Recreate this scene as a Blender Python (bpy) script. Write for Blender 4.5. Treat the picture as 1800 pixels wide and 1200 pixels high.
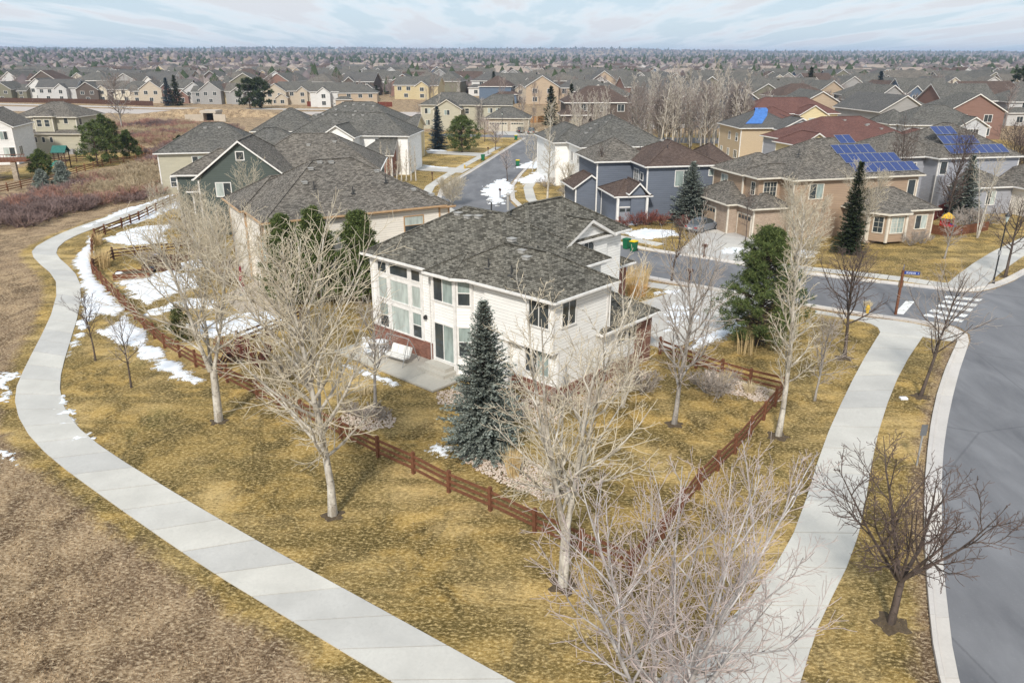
import bpy, math, random
import numpy as np
from mathutils import Vector, Matrix, noise as mnoise
PI = math.pi
R_ = math.radians
scene = bpy.context.scene
for o in list(bpy.data.objects): bpy.data.objects.remove(o)
COL = scene.collection
# ------------------------------------------------------------------ camera
FPX, HORY, CAMH = 1370.0, 98.0, 18.5            # focal length in photo pixels, horizon row, camera height
PITCH = math.atan((600 - HORY) / FPX)
cam = bpy.data.objects.new('camera', bpy.data.cameras.new('camera'))
COL.objects.link(cam); scene.camera = cam
cam.location = (0, 0, CAMH); cam.rotation_euler = (PI / 2 - PITCH, 0, 0)
cam.data.sensor_width = 36; cam.data.lens = 36 * FPX / 1800
cam.data.clip_start = 0.5; cam.data.clip_end = 30000
# ------------------------------------------------------------------ sky, sun, exposure
SUN_EL, SUN_AZ = R_(40), R_(192)                # azimuth the light comes from, clockwise from +Y
world = bpy.data.worlds.new('World'); scene.world = world; world.use_nodes = True
wn, wl = world.node_tree.nodes, world.node_tree.links
wn.clear()
w_out = wn.new('ShaderNodeOutputWorld'); w_bg = wn.new('ShaderNodeBackground')
sky = wn.new('ShaderNodeTexSky'); sky.sky_type = 'NISHITA'; sky.sun_disc = False
sky.sun_elevation = SUN_EL; sky.sun_rotation = SUN_AZ; sky.air_density = 1.0; sky.dust_density = 0.6; sky.ozone_density = 1.5
w_tc = wn.new('ShaderNodeTexCoord'); w_sep = wn.new('ShaderNodeSeparateXYZ')
wl.new(w_tc.outputs['Generated'], w_sep.inputs[0])
def wmath(op, a, b=None):
    n = wn.new('ShaderNodeMath'); n.operation = op
    for i, q in enumerate((a, b)):
        if q is None: continue
        if isinstance(q, (int, float)): n.inputs[i].default_value = q
        else: wl.new(q, n.inputs[i])
    return n.outputs[0]
zz = wmath('ADD', wmath('MAXIMUM', w_sep.outputs['Z'], 0.0), 0.06)
w_cmb = wn.new('ShaderNodeCombineXYZ')
wl.new(wmath('DIVIDE', w_sep.outputs['X'], zz), w_cmb.inputs[0])
wl.new(wmath('MULTIPLY', wmath('DIVIDE', w_sep.outputs['Y'], zz), 0.22), w_cmb.inputs[1])
w_no = wn.new('ShaderNodeTexNoise'); w_no.inputs['Scale'].default_value = 1.0; w_no.inputs['Detail'].default_value = 5
w_no.inputs['Roughness'].default_value = 0.55; w_no.inputs['Distortion'].default_value = 0.0
wl.new(w_cmb.outputs[0], w_no.inputs['Vector'])
w_mr = wn.new('ShaderNodeMapRange'); w_mr.inputs['From Min'].default_value = 0.44; w_mr.inputs['From Max'].default_value = 0.57
wl.new(w_no.outputs['Fac'], w_mr.inputs['Value'])
w_ramp = wn.new('ShaderNodeValToRGB')            # thin white edges, greyer thick cloud
w_ramp.color_ramp.elements[0].position = 0.35; w_ramp.color_ramp.elements[0].color = (9.9, 10.2, 10.5, 1)
w_ramp.color_ramp.elements[1].position = 1.0; w_ramp.color_ramp.elements[1].color = (7.7, 7.95, 8.3, 1)
wl.new(w_mr.outputs[0], w_ramp.inputs[0])
w_pale = wn.new('ShaderNodeMix'); w_pale.data_type = 'RGBA'     # thin high veil over the blue
w_pale.inputs['Factor'].default_value = 0.75
wl.new(sky.outputs[0], w_pale.inputs[6]); w_pale.inputs[7].default_value = (6.5, 7.95, 9.3, 1)
w_mix = wn.new('ShaderNodeMix'); w_mix.data_type = 'RGBA'
wl.new(w_mr.outputs[0], w_mix.inputs['Factor'])
wl.new(w_pale.outputs[2], w_mix.inputs[6]); wl.new(w_ramp.outputs[0], w_mix.inputs[7])
wl.new(w_mix.outputs[2], w_bg.inputs['Color']); w_bg.inputs['Strength'].default_value = 0.1
wl.new(w_bg.outputs[0], w_out.inputs['Surface'])
sl = bpy.data.lights.new('sun', 'SUN'); sl.energy = 3.7; sl.angle = R_(6); sl.color = (1.0, 0.95, 0.87)
sun = bpy.data.objects.new('sun', sl); COL.objects.link(sun); sun.location = (0, -30, 80)
sd = Vector((math.sin(SUN_AZ) * math.cos(SUN_EL), math.cos(SUN_AZ) * math.cos(SUN_EL), math.sin(SUN_EL)))
sun.rotation_euler = sd.to_track_quat('Z', 'Y').to_euler()
vs = scene.view_settings; vs.view_transform = 'Standard'; vs.look = 'None'; vs.gamma = 1; vs.use_curve_mapping = False
vs.exposure = 0.04
scene.cycles.max_bounces = 6; scene.cycles.transparent_max_bounces = 8; scene.cycles.volume_bounces = 0
# ------------------------------------------------------------------ helpers
def at(x, y, z=0.0):
    """the point at height z that a photo pixel looks at"""
    u, v = (x - 900) / FPX, (600 - y) / FPX
    c, s = math.cos(PITCH), math.sin(PITCH)
    r = (u, c + v * s, -s + v * c); t = (z - CAMH) / r[2]
    return Vector((r[0] * t, r[1] * t, z))
def px_of(p):
    c, s = math.cos(PITCH), math.sin(PITCH); dz = p[2] - CAMH
    fw = p[1] * c - dz * s
    return (900 + FPX * p[0] / fw, 600 - FPX * (p[1] * s + dz * c) / fw)
_rt = np.random.RandomState(7).rand(256, 256)
def vnoise(x, y):
    x = np.asarray(x, float); y = np.asarray(y, float)
    xi = np.floor(x).astype(int); yi = np.floor(y).astype(int); fx = x - xi; fy = y - yi
    fx = fx * fx * (3 - 2 * fx); fy = fy * fy * (3 - 2 * fy)
    g = lambda a, b: _rt[a & 255, b & 255]
    return (g(xi, yi) * (1 - fx) + g(xi + 1, yi) * fx) * (1 - fy) + (g(xi, yi + 1) * (1 - fx) + g(xi + 1, yi + 1) * fx) * fy
def fnoise(x, y, o=4):
    s = 0; a = 1; t = 0
    for i in range(o):
        s = s + a * vnoise(x * 2 ** i + 17 * i, y * 2 ** i + 31 * i); t += a; a *= .5
    return s / t
def sdist(px, py, poly):
    """signed distance (inside positive) of points to a polygon"""
    px = np.asarray(px, float); py = np.asarray(py, float); d = np.full(px.shape, 1e9); ins = np.zeros(px.shape, bool)
    n = len(poly)
    for i in range(n):
        x0, y0 = poly[i][0], poly[i][1]; x1, y1 = poly[(i + 1) % n][0], poly[(i + 1) % n][1]
        dx, dy = x1 - x0, y1 - y0; L = dx * dx + dy * dy + 1e-12
        t = np.clip(((px - x0) * dx + (py - y0) * dy) / L, 0, 1)
        d = np.minimum(d, np.hypot(px - x0 - t * dx, py - y0 - t * dy))
        if y0 != y1:
            c = ((y0 > py) != (y1 > py)) & (px < (x1 - x0) * (py - y0) / (y1 - y0) + x0); ins ^= c
    return np.where(ins, d, -d)
def sstep(a, b, x):
    t = np.clip((x - a) / (b - a), 0, 1); return t * t * (3 - 2 * t)
def hz(x, y):
    """ground height: level around the houses, rising gently to far ridges"""
    x = np.asarray(x, float); y = np.asarray(y, float)
    r = np.hypot(x, y)
    h = 17 * sstep(500, 2600, r) * sstep(500, -1500, x) + 7 * sstep(900, 3000, r)
    h = h + sstep(3800, 6500, r) * (42 + 9 * np.sin(x / 900 + 1.2) + 5 * np.sin(x / 380) - 14 * sstep(500, 4500, x))
    h = h + (fnoise(x / 260, y / 260, 3) - .5) * 10 * sstep(700, 2500, r)
    return h
def hz1(x, y): return float(hz(np.array([x]), np.array([y]))[0])
def uvs(me):
    n = len(me.loops)
    if not n: return
    co = np.empty(len(me.vertices) * 3); me.vertices.foreach_get('co', co); co = co.reshape(-1, 3)
    vi = np.empty(n, int); me.loops.foreach_get('vertex_index', vi)
    nr = np.empty(len(me.polygons) * 3); me.polygons.foreach_get('normal', nr); nr = nr.reshape(-1, 3)
    lt = np.empty(len(me.polygons), int); me.polygons.foreach_get('loop_total', lt)
    nl = np.repeat(nr, lt, axis=0)
    flat = np.abs(nl[:, 2]) > .995
    t = np.stack([-nl[:, 1], nl[:, 0], np.zeros(n)], 1); t[flat] = (1, 0, 0)
    t /= np.maximum(np.linalg.norm(t, axis=1, keepdims=True), 1e-9)
    b = np.cross(nl, t); b[flat] = (0, 1, 0)
    p = co[vi]
    uv = np.stack([(p * t).sum(1), (p * b).sum(1)], 1)
    l = me.uv_layers.new(name='UVMap'); l.data.foreach_set('uv', uv.ravel())
class MB:
    def __init__(s): s.v = []; s.f = []; s.m = []
    def poly(s, pts, m=0):
        k = len(s.v); s.v += [tuple(p) for p in pts]; s.f.append(tuple(range(k, k + len(pts)))); s.m.append(m); return s
    def prism(s, pts, z0, z1, m=0, mt=None):
        """vertical prism over a counter-clockwise outline; z may be lists"""
        n = len(pts); k = len(s.v); mt = m if mt is None else mt
        s.v += [(p[0], p[1], z0) for p in pts] + [(p[0], p[1], z1) for p in pts]
        s.f.append(tuple(range(k + n - 1, k - 1, -1))); s.m.append(m)
        s.f.append(tuple(range(k + n, k + 2 * n))); s.m.append(mt)
        for i in range(n):
            j = (i + 1) % n; s.f.append((k + i, k + j, k + n + j, k + n + i)); s.m.append(m)
        return s
    def box(s, x0, x1, y0, y1, z0, z1, m=0):
        return s.prism([(x0, y0), (x1, y0), (x1, y1), (x0, y1)], z0, z1, m)
    def bar(s, a, b, w, h, m=0, up=(0, 0, 1)):
        """box from a to b with width w and height h"""
        a = Vector(a); b = Vector(b); d = (b - a).normalized(); u = Vector(up)
        if abs(d.dot(u)) > .99: u = Vector((1, 0, 0))
        r = d.cross(u).normalized(); u = r.cross(d)
        k = len(s.v)
        for p in (a, b):
            for sx, sz in ((-1, -1), (1, -1), (1, 1), (-1, 1)): s.v.append(tuple(p + r * (sx * w / 2) + u * (sz * h / 2)))
        for f in ((3, 2, 1, 0), (4, 5, 6, 7), (0, 1, 5, 4), (1, 2, 6, 5), (2, 3, 7, 6), (3, 0, 4, 7)):
            s.f.append(tuple(k + i for i in f)); s.m.append(m)
        return s
    def tube(s, pts, rad, n=6, m=0, cap=True):
        pts = [Vector(p) for p in pts]; k = len(s.v)
        if isinstance(rad, (int, float)): rad = [rad] * len(pts)
        d0 = (pts[1] - pts[0]).normalized(); ref = Vector((0, 0, 1)) if abs(d0.z) < .9 else Vector((1, 0, 0))
        for i, p in enumerate(pts):
            d = (pts[min(i + 1, len(pts) - 1)] - pts[max(i - 1, 0)]).normalized()
            r = d.cross(ref)
            r = r.normalized() if r.length > 1e-6 else Vector((1, 0, 0))
            u = r.cross(d)
            for j in range(n):
                a = 2 * PI * j / n; s.v.append(tuple(p + (r * math.cos(a) + u * math.sin(a)) * rad[i]))
        for i in range(len(pts) - 1):
            for j in range(n):
                q = (j + 1) % n; s.f.append((k + i * n + j, k + i * n + q, k + (i + 1) * n + q, k + (i + 1) * n + j)); s.m.append(m)
        if cap:
            s.f.append(tuple(k + j for j in range(n - 1, -1, -1))); s.m.append(m)
            e = k + (len(pts) - 1) * n; s.f.append(tuple(e + j for j in range(n))); s.m.append(m)
        return s
    def lathe(s, prof, n=10, c=(0, 0), m=0):
        k = len(s.v)
        for r, z in prof:
            for j in range(n):
                a = 2 * PI * j / n; s.v.append((c[0] + r * math.cos(a), c[1] + r * math.sin(a), z))
        for i in range(len(prof) - 1):
            for j in range(n):
                q = (j + 1) % n; s.f.append((k + i * n + j, k + i * n + q, k + (i + 1) * n + q, k + (i + 1) * n + j)); s.m.append(m)
        s.f.append(tuple(k + j for j in range(n - 1, -1, -1))); s.m.append(m)
        e = k + (len(prof) - 1) * n; s.f.append(tuple(e + j for j in range(n))); s.m.append(m)
        return s
    def mesh(s, name, mats, smooth=False, uv=True):
        me = bpy.data.meshes.new(name); me.from_pydata(s.v, [], s.f)
        for m in (mats if isinstance(mats, (list, tuple)) else [mats]): me.materials.append(m)
        if any(s.m): me.polygons.foreach_set('material_index', s.m)
        if smooth: me.polygons.foreach_set('use_smooth', [True] * len(me.polygons))
        if uv: uvs(me)
        return me
    def build(s, name, mats, parent=None, smooth=False, uv=True, loc=None, rz=0):
        return link(name, s.mesh(name, mats, smooth, uv), parent, loc, rz)
def link(name, me, parent=None, loc=None, rz=0):
    o = bpy.data.objects.new(name, me); COL.objects.link(o)
    if parent is not None: o.parent = parent
    if loc is not None: o.location = loc
    if rz: o.rotation_euler = (0, 0, rz)
    return o
def tag(o, label=None, cat=None, group=None, kind=None):
    if label: o['label'] = label
    if cat: o['category'] = cat
    if group: o['group'] = group
    if kind: o['kind'] = kind
    return o
def thing(name, label, cat, loc=(0, 0, 0), rz=0, group=None):
    return tag(link(name, None, None, loc, rz), label, cat, group)
def npmesh(name, v, f, mats, mi=None, smooth=False):
    """mesh from numpy arrays; all faces have the same corner count"""
    me = bpy.data.meshes.new(name); v = np.asarray(v, np.float32); f = np.asarray(f, np.int32); k = f.shape[1]
    me.vertices.add(len(v)); me.vertices.foreach_set('co', v.ravel())
    me.loops.add(f.size); me.loops.foreach_set('vertex_index', f.ravel())
    me.polygons.add(len(f)); me.polygons.foreach_set('loop_start', np.arange(0, f.size, k, dtype=np.int32))
    for m in (mats if isinstance(mats, (list, tuple)) else [mats]): me.materials.append(m)
    if mi is not None: me.polygons.foreach_set('material_index', np.asarray(mi, np.int32))
    if smooth: me.polygons.foreach_set('use_smooth', np.ones(len(f), bool))
    me.update(calc_edges=True); me.validate()
    return me
# ------------------------------------------------------------------ materials
class NT:
    def __init__(s, name, rough=.9, spec=.2):
        s.mat = bpy.data.materials.new(name); s.mat.use_nodes = True; s.t = s.mat.node_tree; s.n = s.t.nodes; s.l = s.t.links
        s.b = s.n['Principled BSDF']; s.b.inputs['Roughness'].default_value = rough; s.b.inputs['Specular IOR Level'].default_value = spec
        s._tc = None
    def set(s, sock, val):
        if hasattr(val, 'is_output') or isinstance(val, bpy.types.NodeSocket): s.l.new(val, sock)
        else:
            if isinstance(val, (tuple, list)) and len(val) == 3 and sock.type == 'RGBA': val = (*val, 1)
            sock.default_value = val
    def co(s, k='Object'):
        if s._tc is None: s._tc = s.n.new('ShaderNodeTexCoord')
        return s._tc.outputs[k]
    def pos(s):
        return s.n.new('ShaderNodeNewGeometry').outputs['Position']
    def noise(s, vec, scale, detail=4, rough=.55, dist=0):
        q = s.n.new('ShaderNodeTexNoise'); s.set(q.inputs['Vector'], vec); q.inputs['Scale'].default_value = scale
        q.inputs['Detail'].default_value = detail; q.inputs['Roughness'].default_value = rough; q.inputs['Distortion'].default_value = dist
        return q.outputs['Fac']
    def mapv(s, vec, sc=(1, 1, 1), loc=(0, 0, 0), rot=(0, 0, 0)):
        q = s.n.new('ShaderNodeMapping'); s.set(q.inputs['Vector'], vec); q.inputs['Scale'].default_value = sc
        q.inputs['Location'].default_value = loc; q.inputs['Rotation'].default_value = rot; return q.outputs[0]
    def mr(s, v, a, b, c=0, d=1):
        q = s.n.new('ShaderNodeMapRange'); s.set(q.inputs['Value'], v)
        for k, x in zip(('From Min', 'From Max', 'To Min', 'To Max'), (a, b, c, d)): q.inputs[k].default_value = x
        return q.outputs[0]
    def mix(s, f, a, b, mode='MIX'):
        q = s.n.new('ShaderNodeMix'); q.data_type = 'RGBA'; q.blend_type = mode
        s.set(q.inputs['Factor'], f); s.set(q.inputs[6], a); s.set(q.inputs[7], b); return q.outputs[2]
    def math(s, op, a, b=0):
        q = s.n.new('ShaderNodeMath'); q.operation = op; s.set(q.inputs[0], a); s.set(q.inputs[1], b); return q.outputs[0]
    def attr(s, name):
        q = s.n.new('ShaderNodeAttribute'); q.attribute_name = name; return q.outputs['Fac']
    def orand(s): return s.n.new('ShaderNodeObjectInfo').outputs['Random']
    def col(s, c): s.set(s.b.inputs['Base Color'], c); return s
    def bump(s, h, strength=.5, dist=.02):
        q = s.n.new('ShaderNodeBump'); s.set(q.inputs['Height'], h); q.inputs['Strength'].default_value = strength; q.inputs['Distance'].default_value = dist
        s.l.new(q.outputs[0], s.b.inputs['Normal']); return s
MC = {}
def cached(fn):
    def w(*a):
        k = (fn.__name__,) + a
        if k not in MC: MC[k] = fn(*a)
        return MC[k]
    return w
def mul(c, k): return tuple(min(1, x * k) for x in c)
@cached
def plain(name, c, rough=.6, spec=.3, var=.12, scale=3.0):
    m = NT(name, rough, spec); n = m.noise(m.co(), scale, 4)
    m.col(m.mix(m.mr(n, .3, .7), mul(c, 1 - var), mul(c, 1 + var))); return m.mat
@cached
def siding(c, board=.19):
    """lap boards: each course ends in a thin lip"""
    m = NT('lap_siding', .65, .25); uv = m.co('UV')
    sp = m.n.new('ShaderNodeSeparateXYZ'); m.l.new(uv, sp.inputs[0])
    f = m.math('FRACT', m.math('DIVIDE', sp.outputs[1], board))
    n = m.noise(m.mapv(uv, (.6, 3, 1)), 1.0, 4); n2 = m.noise(m.mapv(uv, (8, .4, 1)), 1.0, 3)
    base = m.mix(m.mr(n, .3, .7), mul(c, .9), mul(c, 1.06))
    base = m.mix(m.mr(n2, .55, .8, 0, .25), base, mul(c, .78))
    base = m.mix(m.mr(f, .84, .97), base, mul(c, .52))          # shade under each lip, painted in as a dark groove
    m.col(base).bump(f, .6, .015); return m.mat
@cached
def shingle(c, c2, mortar):
    m = NT('asphalt_shingle', .95, .15); uv = m.co('UV')
    q = m.n.new('ShaderNodeTexBrick'); m.l.new(uv, q.inputs['Vector']); q.offset = .37; q.offset_frequency = 2
    q.inputs['Color1'].default_value = (*c, 1); q.inputs['Color2'].default_value = (*c2, 1); q.inputs['Mortar'].default_value = (*mortar, 1)
    q.inputs['Scale'].default_value = 1; q.inputs['Mortar Size'].default_value = .012; q.inputs['Mortar Smooth'].default_value = .2
    q.inputs['Brick Width'].default_value = .27; q.inputs['Row Height'].default_value = .13; q.inputs['Bias'].default_value = 0
    n = m.noise(uv, .35, 4); n3 = m.noise(uv, 14, 3)
    k = m.mix(m.mr(n, .35, .65), (.9, .9, .9), (1.08, 1.06, 1.03)); k3 = m.mix(n3, (.8, .8, .8), (1.2, 1.2, 1.2))
    m.col(m.mix(1, m.mix(1, q.outputs[0], k, 'MULTIPLY'), k3, 'MULTIPLY'))
    m.bump(q.outputs['Fac'], -.7, .012) if False else m.bump(m.math('ADD', m.math('MULTIPLY', q.outputs['Fac'], -1.0), n3), .6, .01)
    return m.mat
@cached
def brick(c, c2, mortar, bw=.22, bh=.075):
    m = NT('brickwork', .9, .2); uv = m.co('UV')
    q = m.n.new('ShaderNodeTexBrick'); m.l.new(uv, q.inputs['Vector'])
    q.inputs['Color1'].default_value = (*c, 1); q.inputs['Color2'].default_value = (*c2, 1); q.inputs['Mortar'].default_value = (*mortar, 1)
    q.inputs['Scale'].default_value = 1; q.inputs['Mortar Size'].default_value = .008; q.inputs['Brick Width'].default_value = bw; q.inputs['Row Height'].default_value = bh
    n = m.noise(uv, 1.5, 4)
    m.col(m.mix(1, q.outputs[0], m.mix(n, (.7, .7, .7), (1.25, 1.2, 1.15)), 'MULTIPLY')); m.bump(m.math('MULTIPLY', q.outputs['Fac'], -1.0), .5, .01); return m.mat
@cached
def glass(c, rough=.06):
    m = NT('window_glass', rough, .6); n = m.noise(m.mapv(m.co('Object'), (3.0, 1, .6)), 1.2, 2)
    m.col(m.mix(m.mr(n, .35, .65), mul(c, .75), mul(c, 1.15))); return m.mat
@cached
def concrete(c):
    m = NT('concrete', .9, .2); p = m.pos(); a = m.noise(p, .55, 5); b = m.noise(p, 9, 4, .65); r = m.orand()
    k = m.mix(m.mr(a, .3, .7), mul(c, .86), mul(c, 1.06)); k = m.mix(m.mr(b, .35, .75, 0, .35), k, mul(c, .74)); s3 = m.noise(p, 2.2, 5, .7, .8); k = m.mix(m.mr(s3, .58, .72, 0, .4), k, mul(c, .68))
    m.col(m.mix(1, k, m.mix(r, (.88, .885, .90), (1.05, 1.04, 1.01)), 'MULTIPLY')); m.bump(b, .25, .01); return m.mat
@cached
def bark(c, c2, sc=3.0):
    m = NT('bark', .9, .15); p = m.co(); a = m.noise(m.mapv(p, (1, 1, .35)), sc, 5, .65)
    b = m.noise(m.mapv(p, (1, 1, 2.5)), sc * 1.3, 3)
    k = m.mix(m.mr(a, .38, .62), c, c2); m.col(m.mix(m.mr(b, .58, .68, 0, .85), k, mul(c2, .45))); m.bump(a, .5, .02); return m.mat
@cached
def leafy(c, c2, tip):
    m = NT('needles', .8, .2); p = m.co(); a = m.noise(p, .9, 3); b = m.noise(p, 7, 3)
    k = m.mix(m.mr(a, .35, .65), c, c2); m.col(m.mix(m.mr(b, .46, .68), k, tip))
    m.b.inputs['Subsurface Weight'].default_value = 0; return m.mat
WHITE = plain('white_trim', (.74, .72, .69), .5)
CREAMT = plain('cream_trim', (.68, .63, .54), .5)
GLASS_D = glass((.05, .06, .064)); GLASS_B = glass((.30, .36, .34), .15); GLASS_C = glass((.45, .50, .47), .2)
BK_ = None
BLACKM = plain('black_metal', (.02, .02, .022), .4, .5)
GREYM = plain('grey_metal', (.30, .30, .30), .4, .5)
# ------------------------------------------------------------------ ground and paving
def wp(l, z=0.0): return [at(x, y, z) for x, y in l]
TRAIL_L = [(900,1330),(690,1196),(474,1068),(392,1018),(330,977),(277,941),(220,901),(165,861),(117,828),(77,795),(48,765),(30,733),(24,704),(27,680),(40,656),(53,627),(72,592),(92,555),(101,520),(102,492),(90,480),(70,465),(56,452),(54,442),(60,435),(82,422),(110,409),(140,397),(175,386),(215,372),(250,365),(300,350),(345,336)]
TRAIL_R = [(1140,1330),(905,1200),(640,1055),(540,1000),(455,953),(400,921),(335,884),(280,850),(222,815),(172,783),(138,755),(117,728),(108,708),(104,683),(106,660),(112,637),(122,603),(137,560),(144,525),(143,500),(136,482),(120,467),(103,455),(97,446),(99,436),(112,424),(132,415),(160,403),(190,394),(228,381),(262,371),(305,354),(350,339)]
WALK_L = [(1000,1330),(1145,1200),(1215,1151),(1268,1106),(1317,1057),(1366,994),(1395,945),(1418,880),(1437,807),(1455,760),(1478,710),(1497,672),(1517,630),(1547,585)]
WALK_R = [(1360,1330),(1411,1198),(1420,1150),(1435,1105),(1457,1057),(1490,1000),(1510,945),(1523,880),(1531,815),(1541,765),(1560,705),(1576,669),(1592,632),(1622,592)]
def smooth_pts(p, k=2):
    p = [Vector(q) for q in p]
    for _ in range(k):
        p = [p[0]] + [(p[i - 1] + p[i] * 2 + p[i + 1]) / 4 for i in range(1, len(p) - 1)] + [p[-1]]
    return p
def resample(L, Rr, step):
    """two edge polylines cut at equal distances along their middle line"""
    C = [(a + b) / 2 for a, b in zip(L, Rr)]
    s = [0]
    for i in range(1, len(C)): s.append(s[-1] + (C[i] - C[i - 1]).length)
    n = max(1, int(round(s[-1] / step))); q = np.linspace(0, s[-1], n + 1)
    f = lambda P: [Vector((np.interp(t, s, [p.x for p in P]), np.interp(t, s, [p.y for p in P]), 0)) for t in q]
    return f(L), f(Rr)
CONC = concrete((.565, .55, .515)); CONC2 = concrete((.60, .565, .53)); BED = plain('soil_bed', (.10, .075, .05), .95, .1, .3, 6)
def slab_path(name, L, Rr, step, z, mat=CONC, gap=.03, sub=4):
    """a soil bed with separately laid slabs on it"""
    fl, fr = resample(L, Rr, step / sub)
    b = MB()
    for i in range(len(fl) - 1): b.poly([fl[i] + Vector((0, 0, .012)), fr[i] + Vector((0, 0, .012)), fr[i + 1] + Vector((0, 0, .012)), fl[i + 1] + Vector((0, 0, .012))])
    root = tag(b.build(name, BED), kind='structure')
    for i in range(0, len(fl) - 1, sub):
        k = list(range(i, min(i + sub, len(fl) - 1) + 1))
        if len(k) < 2: continue
        e = (fl[k[-1]] - fl[k[0]]).normalized() * gap
        l = [fl[j].copy() for j in k]; r = [fr[j].copy() for j in k]
        l[0] += e; r[0] += e; l[-1] -= e; r[-1] -= e
        zz_ = z + random.uniform(-.004, .004)
        MB().prism(r + l[::-1], .0, zz_).build('concrete_slab', mat, root)
    return root
random.seed(3)
TL = smooth_pts(wp(TRAIL_L), 1); TR = smooth_pts(wp(TRAIL_R), 1)
WL = smooth_pts(wp(WALK_L), 1); WR = smooth_pts(wp(WALK_R), 1)
slab_path('trail', TL, TR, 2.42, .045)
slab_path('sidewalk', WL, WR, 2.75, .045)
def ribbon(pts, w):
    pts = [Vector((p[0], p[1], 0)) for p in pts]; L = []; Rr = []
    for i, p in enumerate(pts):
        d = (pts[min(i + 1, len(pts) - 1)] - pts[max(i - 1, 0)]).normalized(); n = Vector((-d.y, d.x, 0))
        L.append(p + n * w / 2); Rr.append(p - n * w / 2)
    return L, Rr
# kerbs: back edge and gutter edge
KB = wp([(1690,1330),(1647,1200),(1640,1150),(1635,1100),(1630,1050),(1627,1000),(1624,950),(1623,890),(1625,840),(1630,790),(1635,740),(1645,695),(1660,650),(1674,620),(1684,602),(1686,592),(1672,582),(1645,574),(1606,566),(1573,561),(1517,555.5),(1440,543),(1340,525),(1233,508),(1168,496),(1104,484)])
KG = wp([(1728,1330),(1682,1200),(1675,1150),(1670,1100),(1663,1050),(1658,1000),(1656,950),(1655,890),(1655,840),(1657,790),(1665,740),(1675,695),(1686,650),(1697,620),(1706,600),(1705,588),(1686,575),(1655,568),(1608,561),(1573,556),(1517,550),(1440,537.5),(1340,519),(1233,502),(1168,490),(1104,478)])
STL = [Vector(p) for p in ((10.6,69,0),(3.5,74.8,0),(-3.2,83,0),(-8,94,0),(-10.3,106,0),(-10.2,116,0),(-9.2,122,0),(-7.1,132,0),(-4.1,149,0),(0,174,0),(3.5,192,0))]
FK = wp([(1069,425),(1118,439),(1183,447.5),(1230,453),(1293,465),(1400,481),(1515,495),(1594,503),(1651,510),(1690,514),(1718,514),(1749,508),(1781,495),(1800,483),(1830,467)])
STR = [Vector(p) for p in ((10.2,81.1,0),(4.6,87.5,0),(1.2,97,0),(-.6,107,0),(-.8,117,0),(.9,130,0),(3.6,148,0),(7.6,170,0),(10.5,186,0))]
def asphalt():
    m = NT('asphalt', .85, .25); p = m.pos()
    a = m.noise(m.mapv(p, (.5, .16, 1), rot=(0, 0, R_(-28))), 1, 6, .6, .3); b = m.noise(p, 12, 3, .7); c = m.noise(p, .09, 4)
    k = m.mix(m.mr(a, .3, .72), (.115, .117, .127), (.225, .227, .238)); k = m.mix(m.mr(c, .4, .65, 0, .5), k, (.19, .19, .2))
    v = m.n.new('ShaderNodeTexVoronoi'); v.feature = 'DISTANCE_TO_EDGE'; v.inputs['Scale'].default_value = .11
    m.set(v.inputs['Vector'], m.mapv(p, (1, 1, 1))); wob = m.math('ADD', v.outputs['Distance'], m.math('MULTIPLY', b, .006))
    k = m.mix(m.mr(wob, .005, .010, .35, 0), k, (.07, .07, .075))          # sealed cracks
    m.col(m.mix(m.mr(b, .6, .8, 0, .35), k, (.34, .34, .34))); m.bump(b, .3, .01); return m.mat
ASPH = asphalt()
main_r = [Vector((95, 118, 0)), Vector((70, 92, 0))] + [p for p in FK[::-1]]
cross_top = [Vector((60, 176, 0)), Vector((60, 190, 0)), Vector((14, 196, 0)), Vector((-20, 203, 0)), Vector((-20, 196, 0))]
road_pts = KG + STL[1:] + [cross_top[4], cross_top[3], cross_top[2], cross_top[1], cross_top[0]] + STR[::-1][:-1] + FK + [Vector((70, 92, 0)), Vector((95, 118, 0)), Vector((140, 110, 0)), Vector((60, 15, 0)), Vector((40, 5, 0))]
b = MB(); b.poly([(p.x, p.y, .016) for p in road_pts]); road = tag(b.build('road', ASPH), kind='structure')
def kerb_run(name, back, gut, step):
    L, Rr = resample(smooth_pts(back, 1), smooth_pts(gut, 1), step / 2)
    bm_ = MB()
    for i in range(len(L) - 1): bm_.poly([Rr[i] + Vector((0, 0, .018)), Rr[i + 1] + Vector((0, 0, .018)), L[i + 1] + Vector((0, 0, .018)), L[i] + Vector((0, 0, .018))][::-1])
    root = tag(bm_.build(name, BED), kind='structure')
    for i in range(0, len(L) - 1, 2):
        k = [i, min(i + 1, len(L) - 1), min(i + 2, len(L) - 1)]; k = sorted(set(k)); m_ = MB(); rows = []
        e = (L[k[-1]] - L[k[0]]).normalized() * .01
        for q in k:
            sh = e if q == k[0] else (-e if q == k[-1] else Vector())
            l = L[q] + sh; r = Rr[q] + sh; d = r - l
            rows.append([l + Vector((0, 0, 0)), l + Vector((0, 0, .15)), l + d * .24 + Vector((0, 0, .145)), l + d * .33 + Vector((0, 0, .035)), r + Vector((0, 0, .03)), r + Vector((0, 0, 0))])
        for a, c in zip(rows, rows[1:]):
            for j in range(5): m_.poly([a[j], a[j + 1], c[j + 1], c[j]])
        m_.poly(rows[0]); m_.poly(rows[-1][::-1])
        m_.build('kerb_stone', CONC2, root)
def offs(P, w):
    o = []
    for i, p in enumerate(P):
        d = (P[min(i + 1, len(P) - 1)] - P[max(i - 1, 0)]).normalized(); o.append(p + Vector((-d.y, d.x, 0)) * w)
    return o
kerb_run('kerb', KB, KG, 3.05)
kerb_run('kerb_far_side', offs(FK, .62), FK, 3.05)
kerb_run('kerb_street_west', offs(STL, .62), STL, 4)
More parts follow.
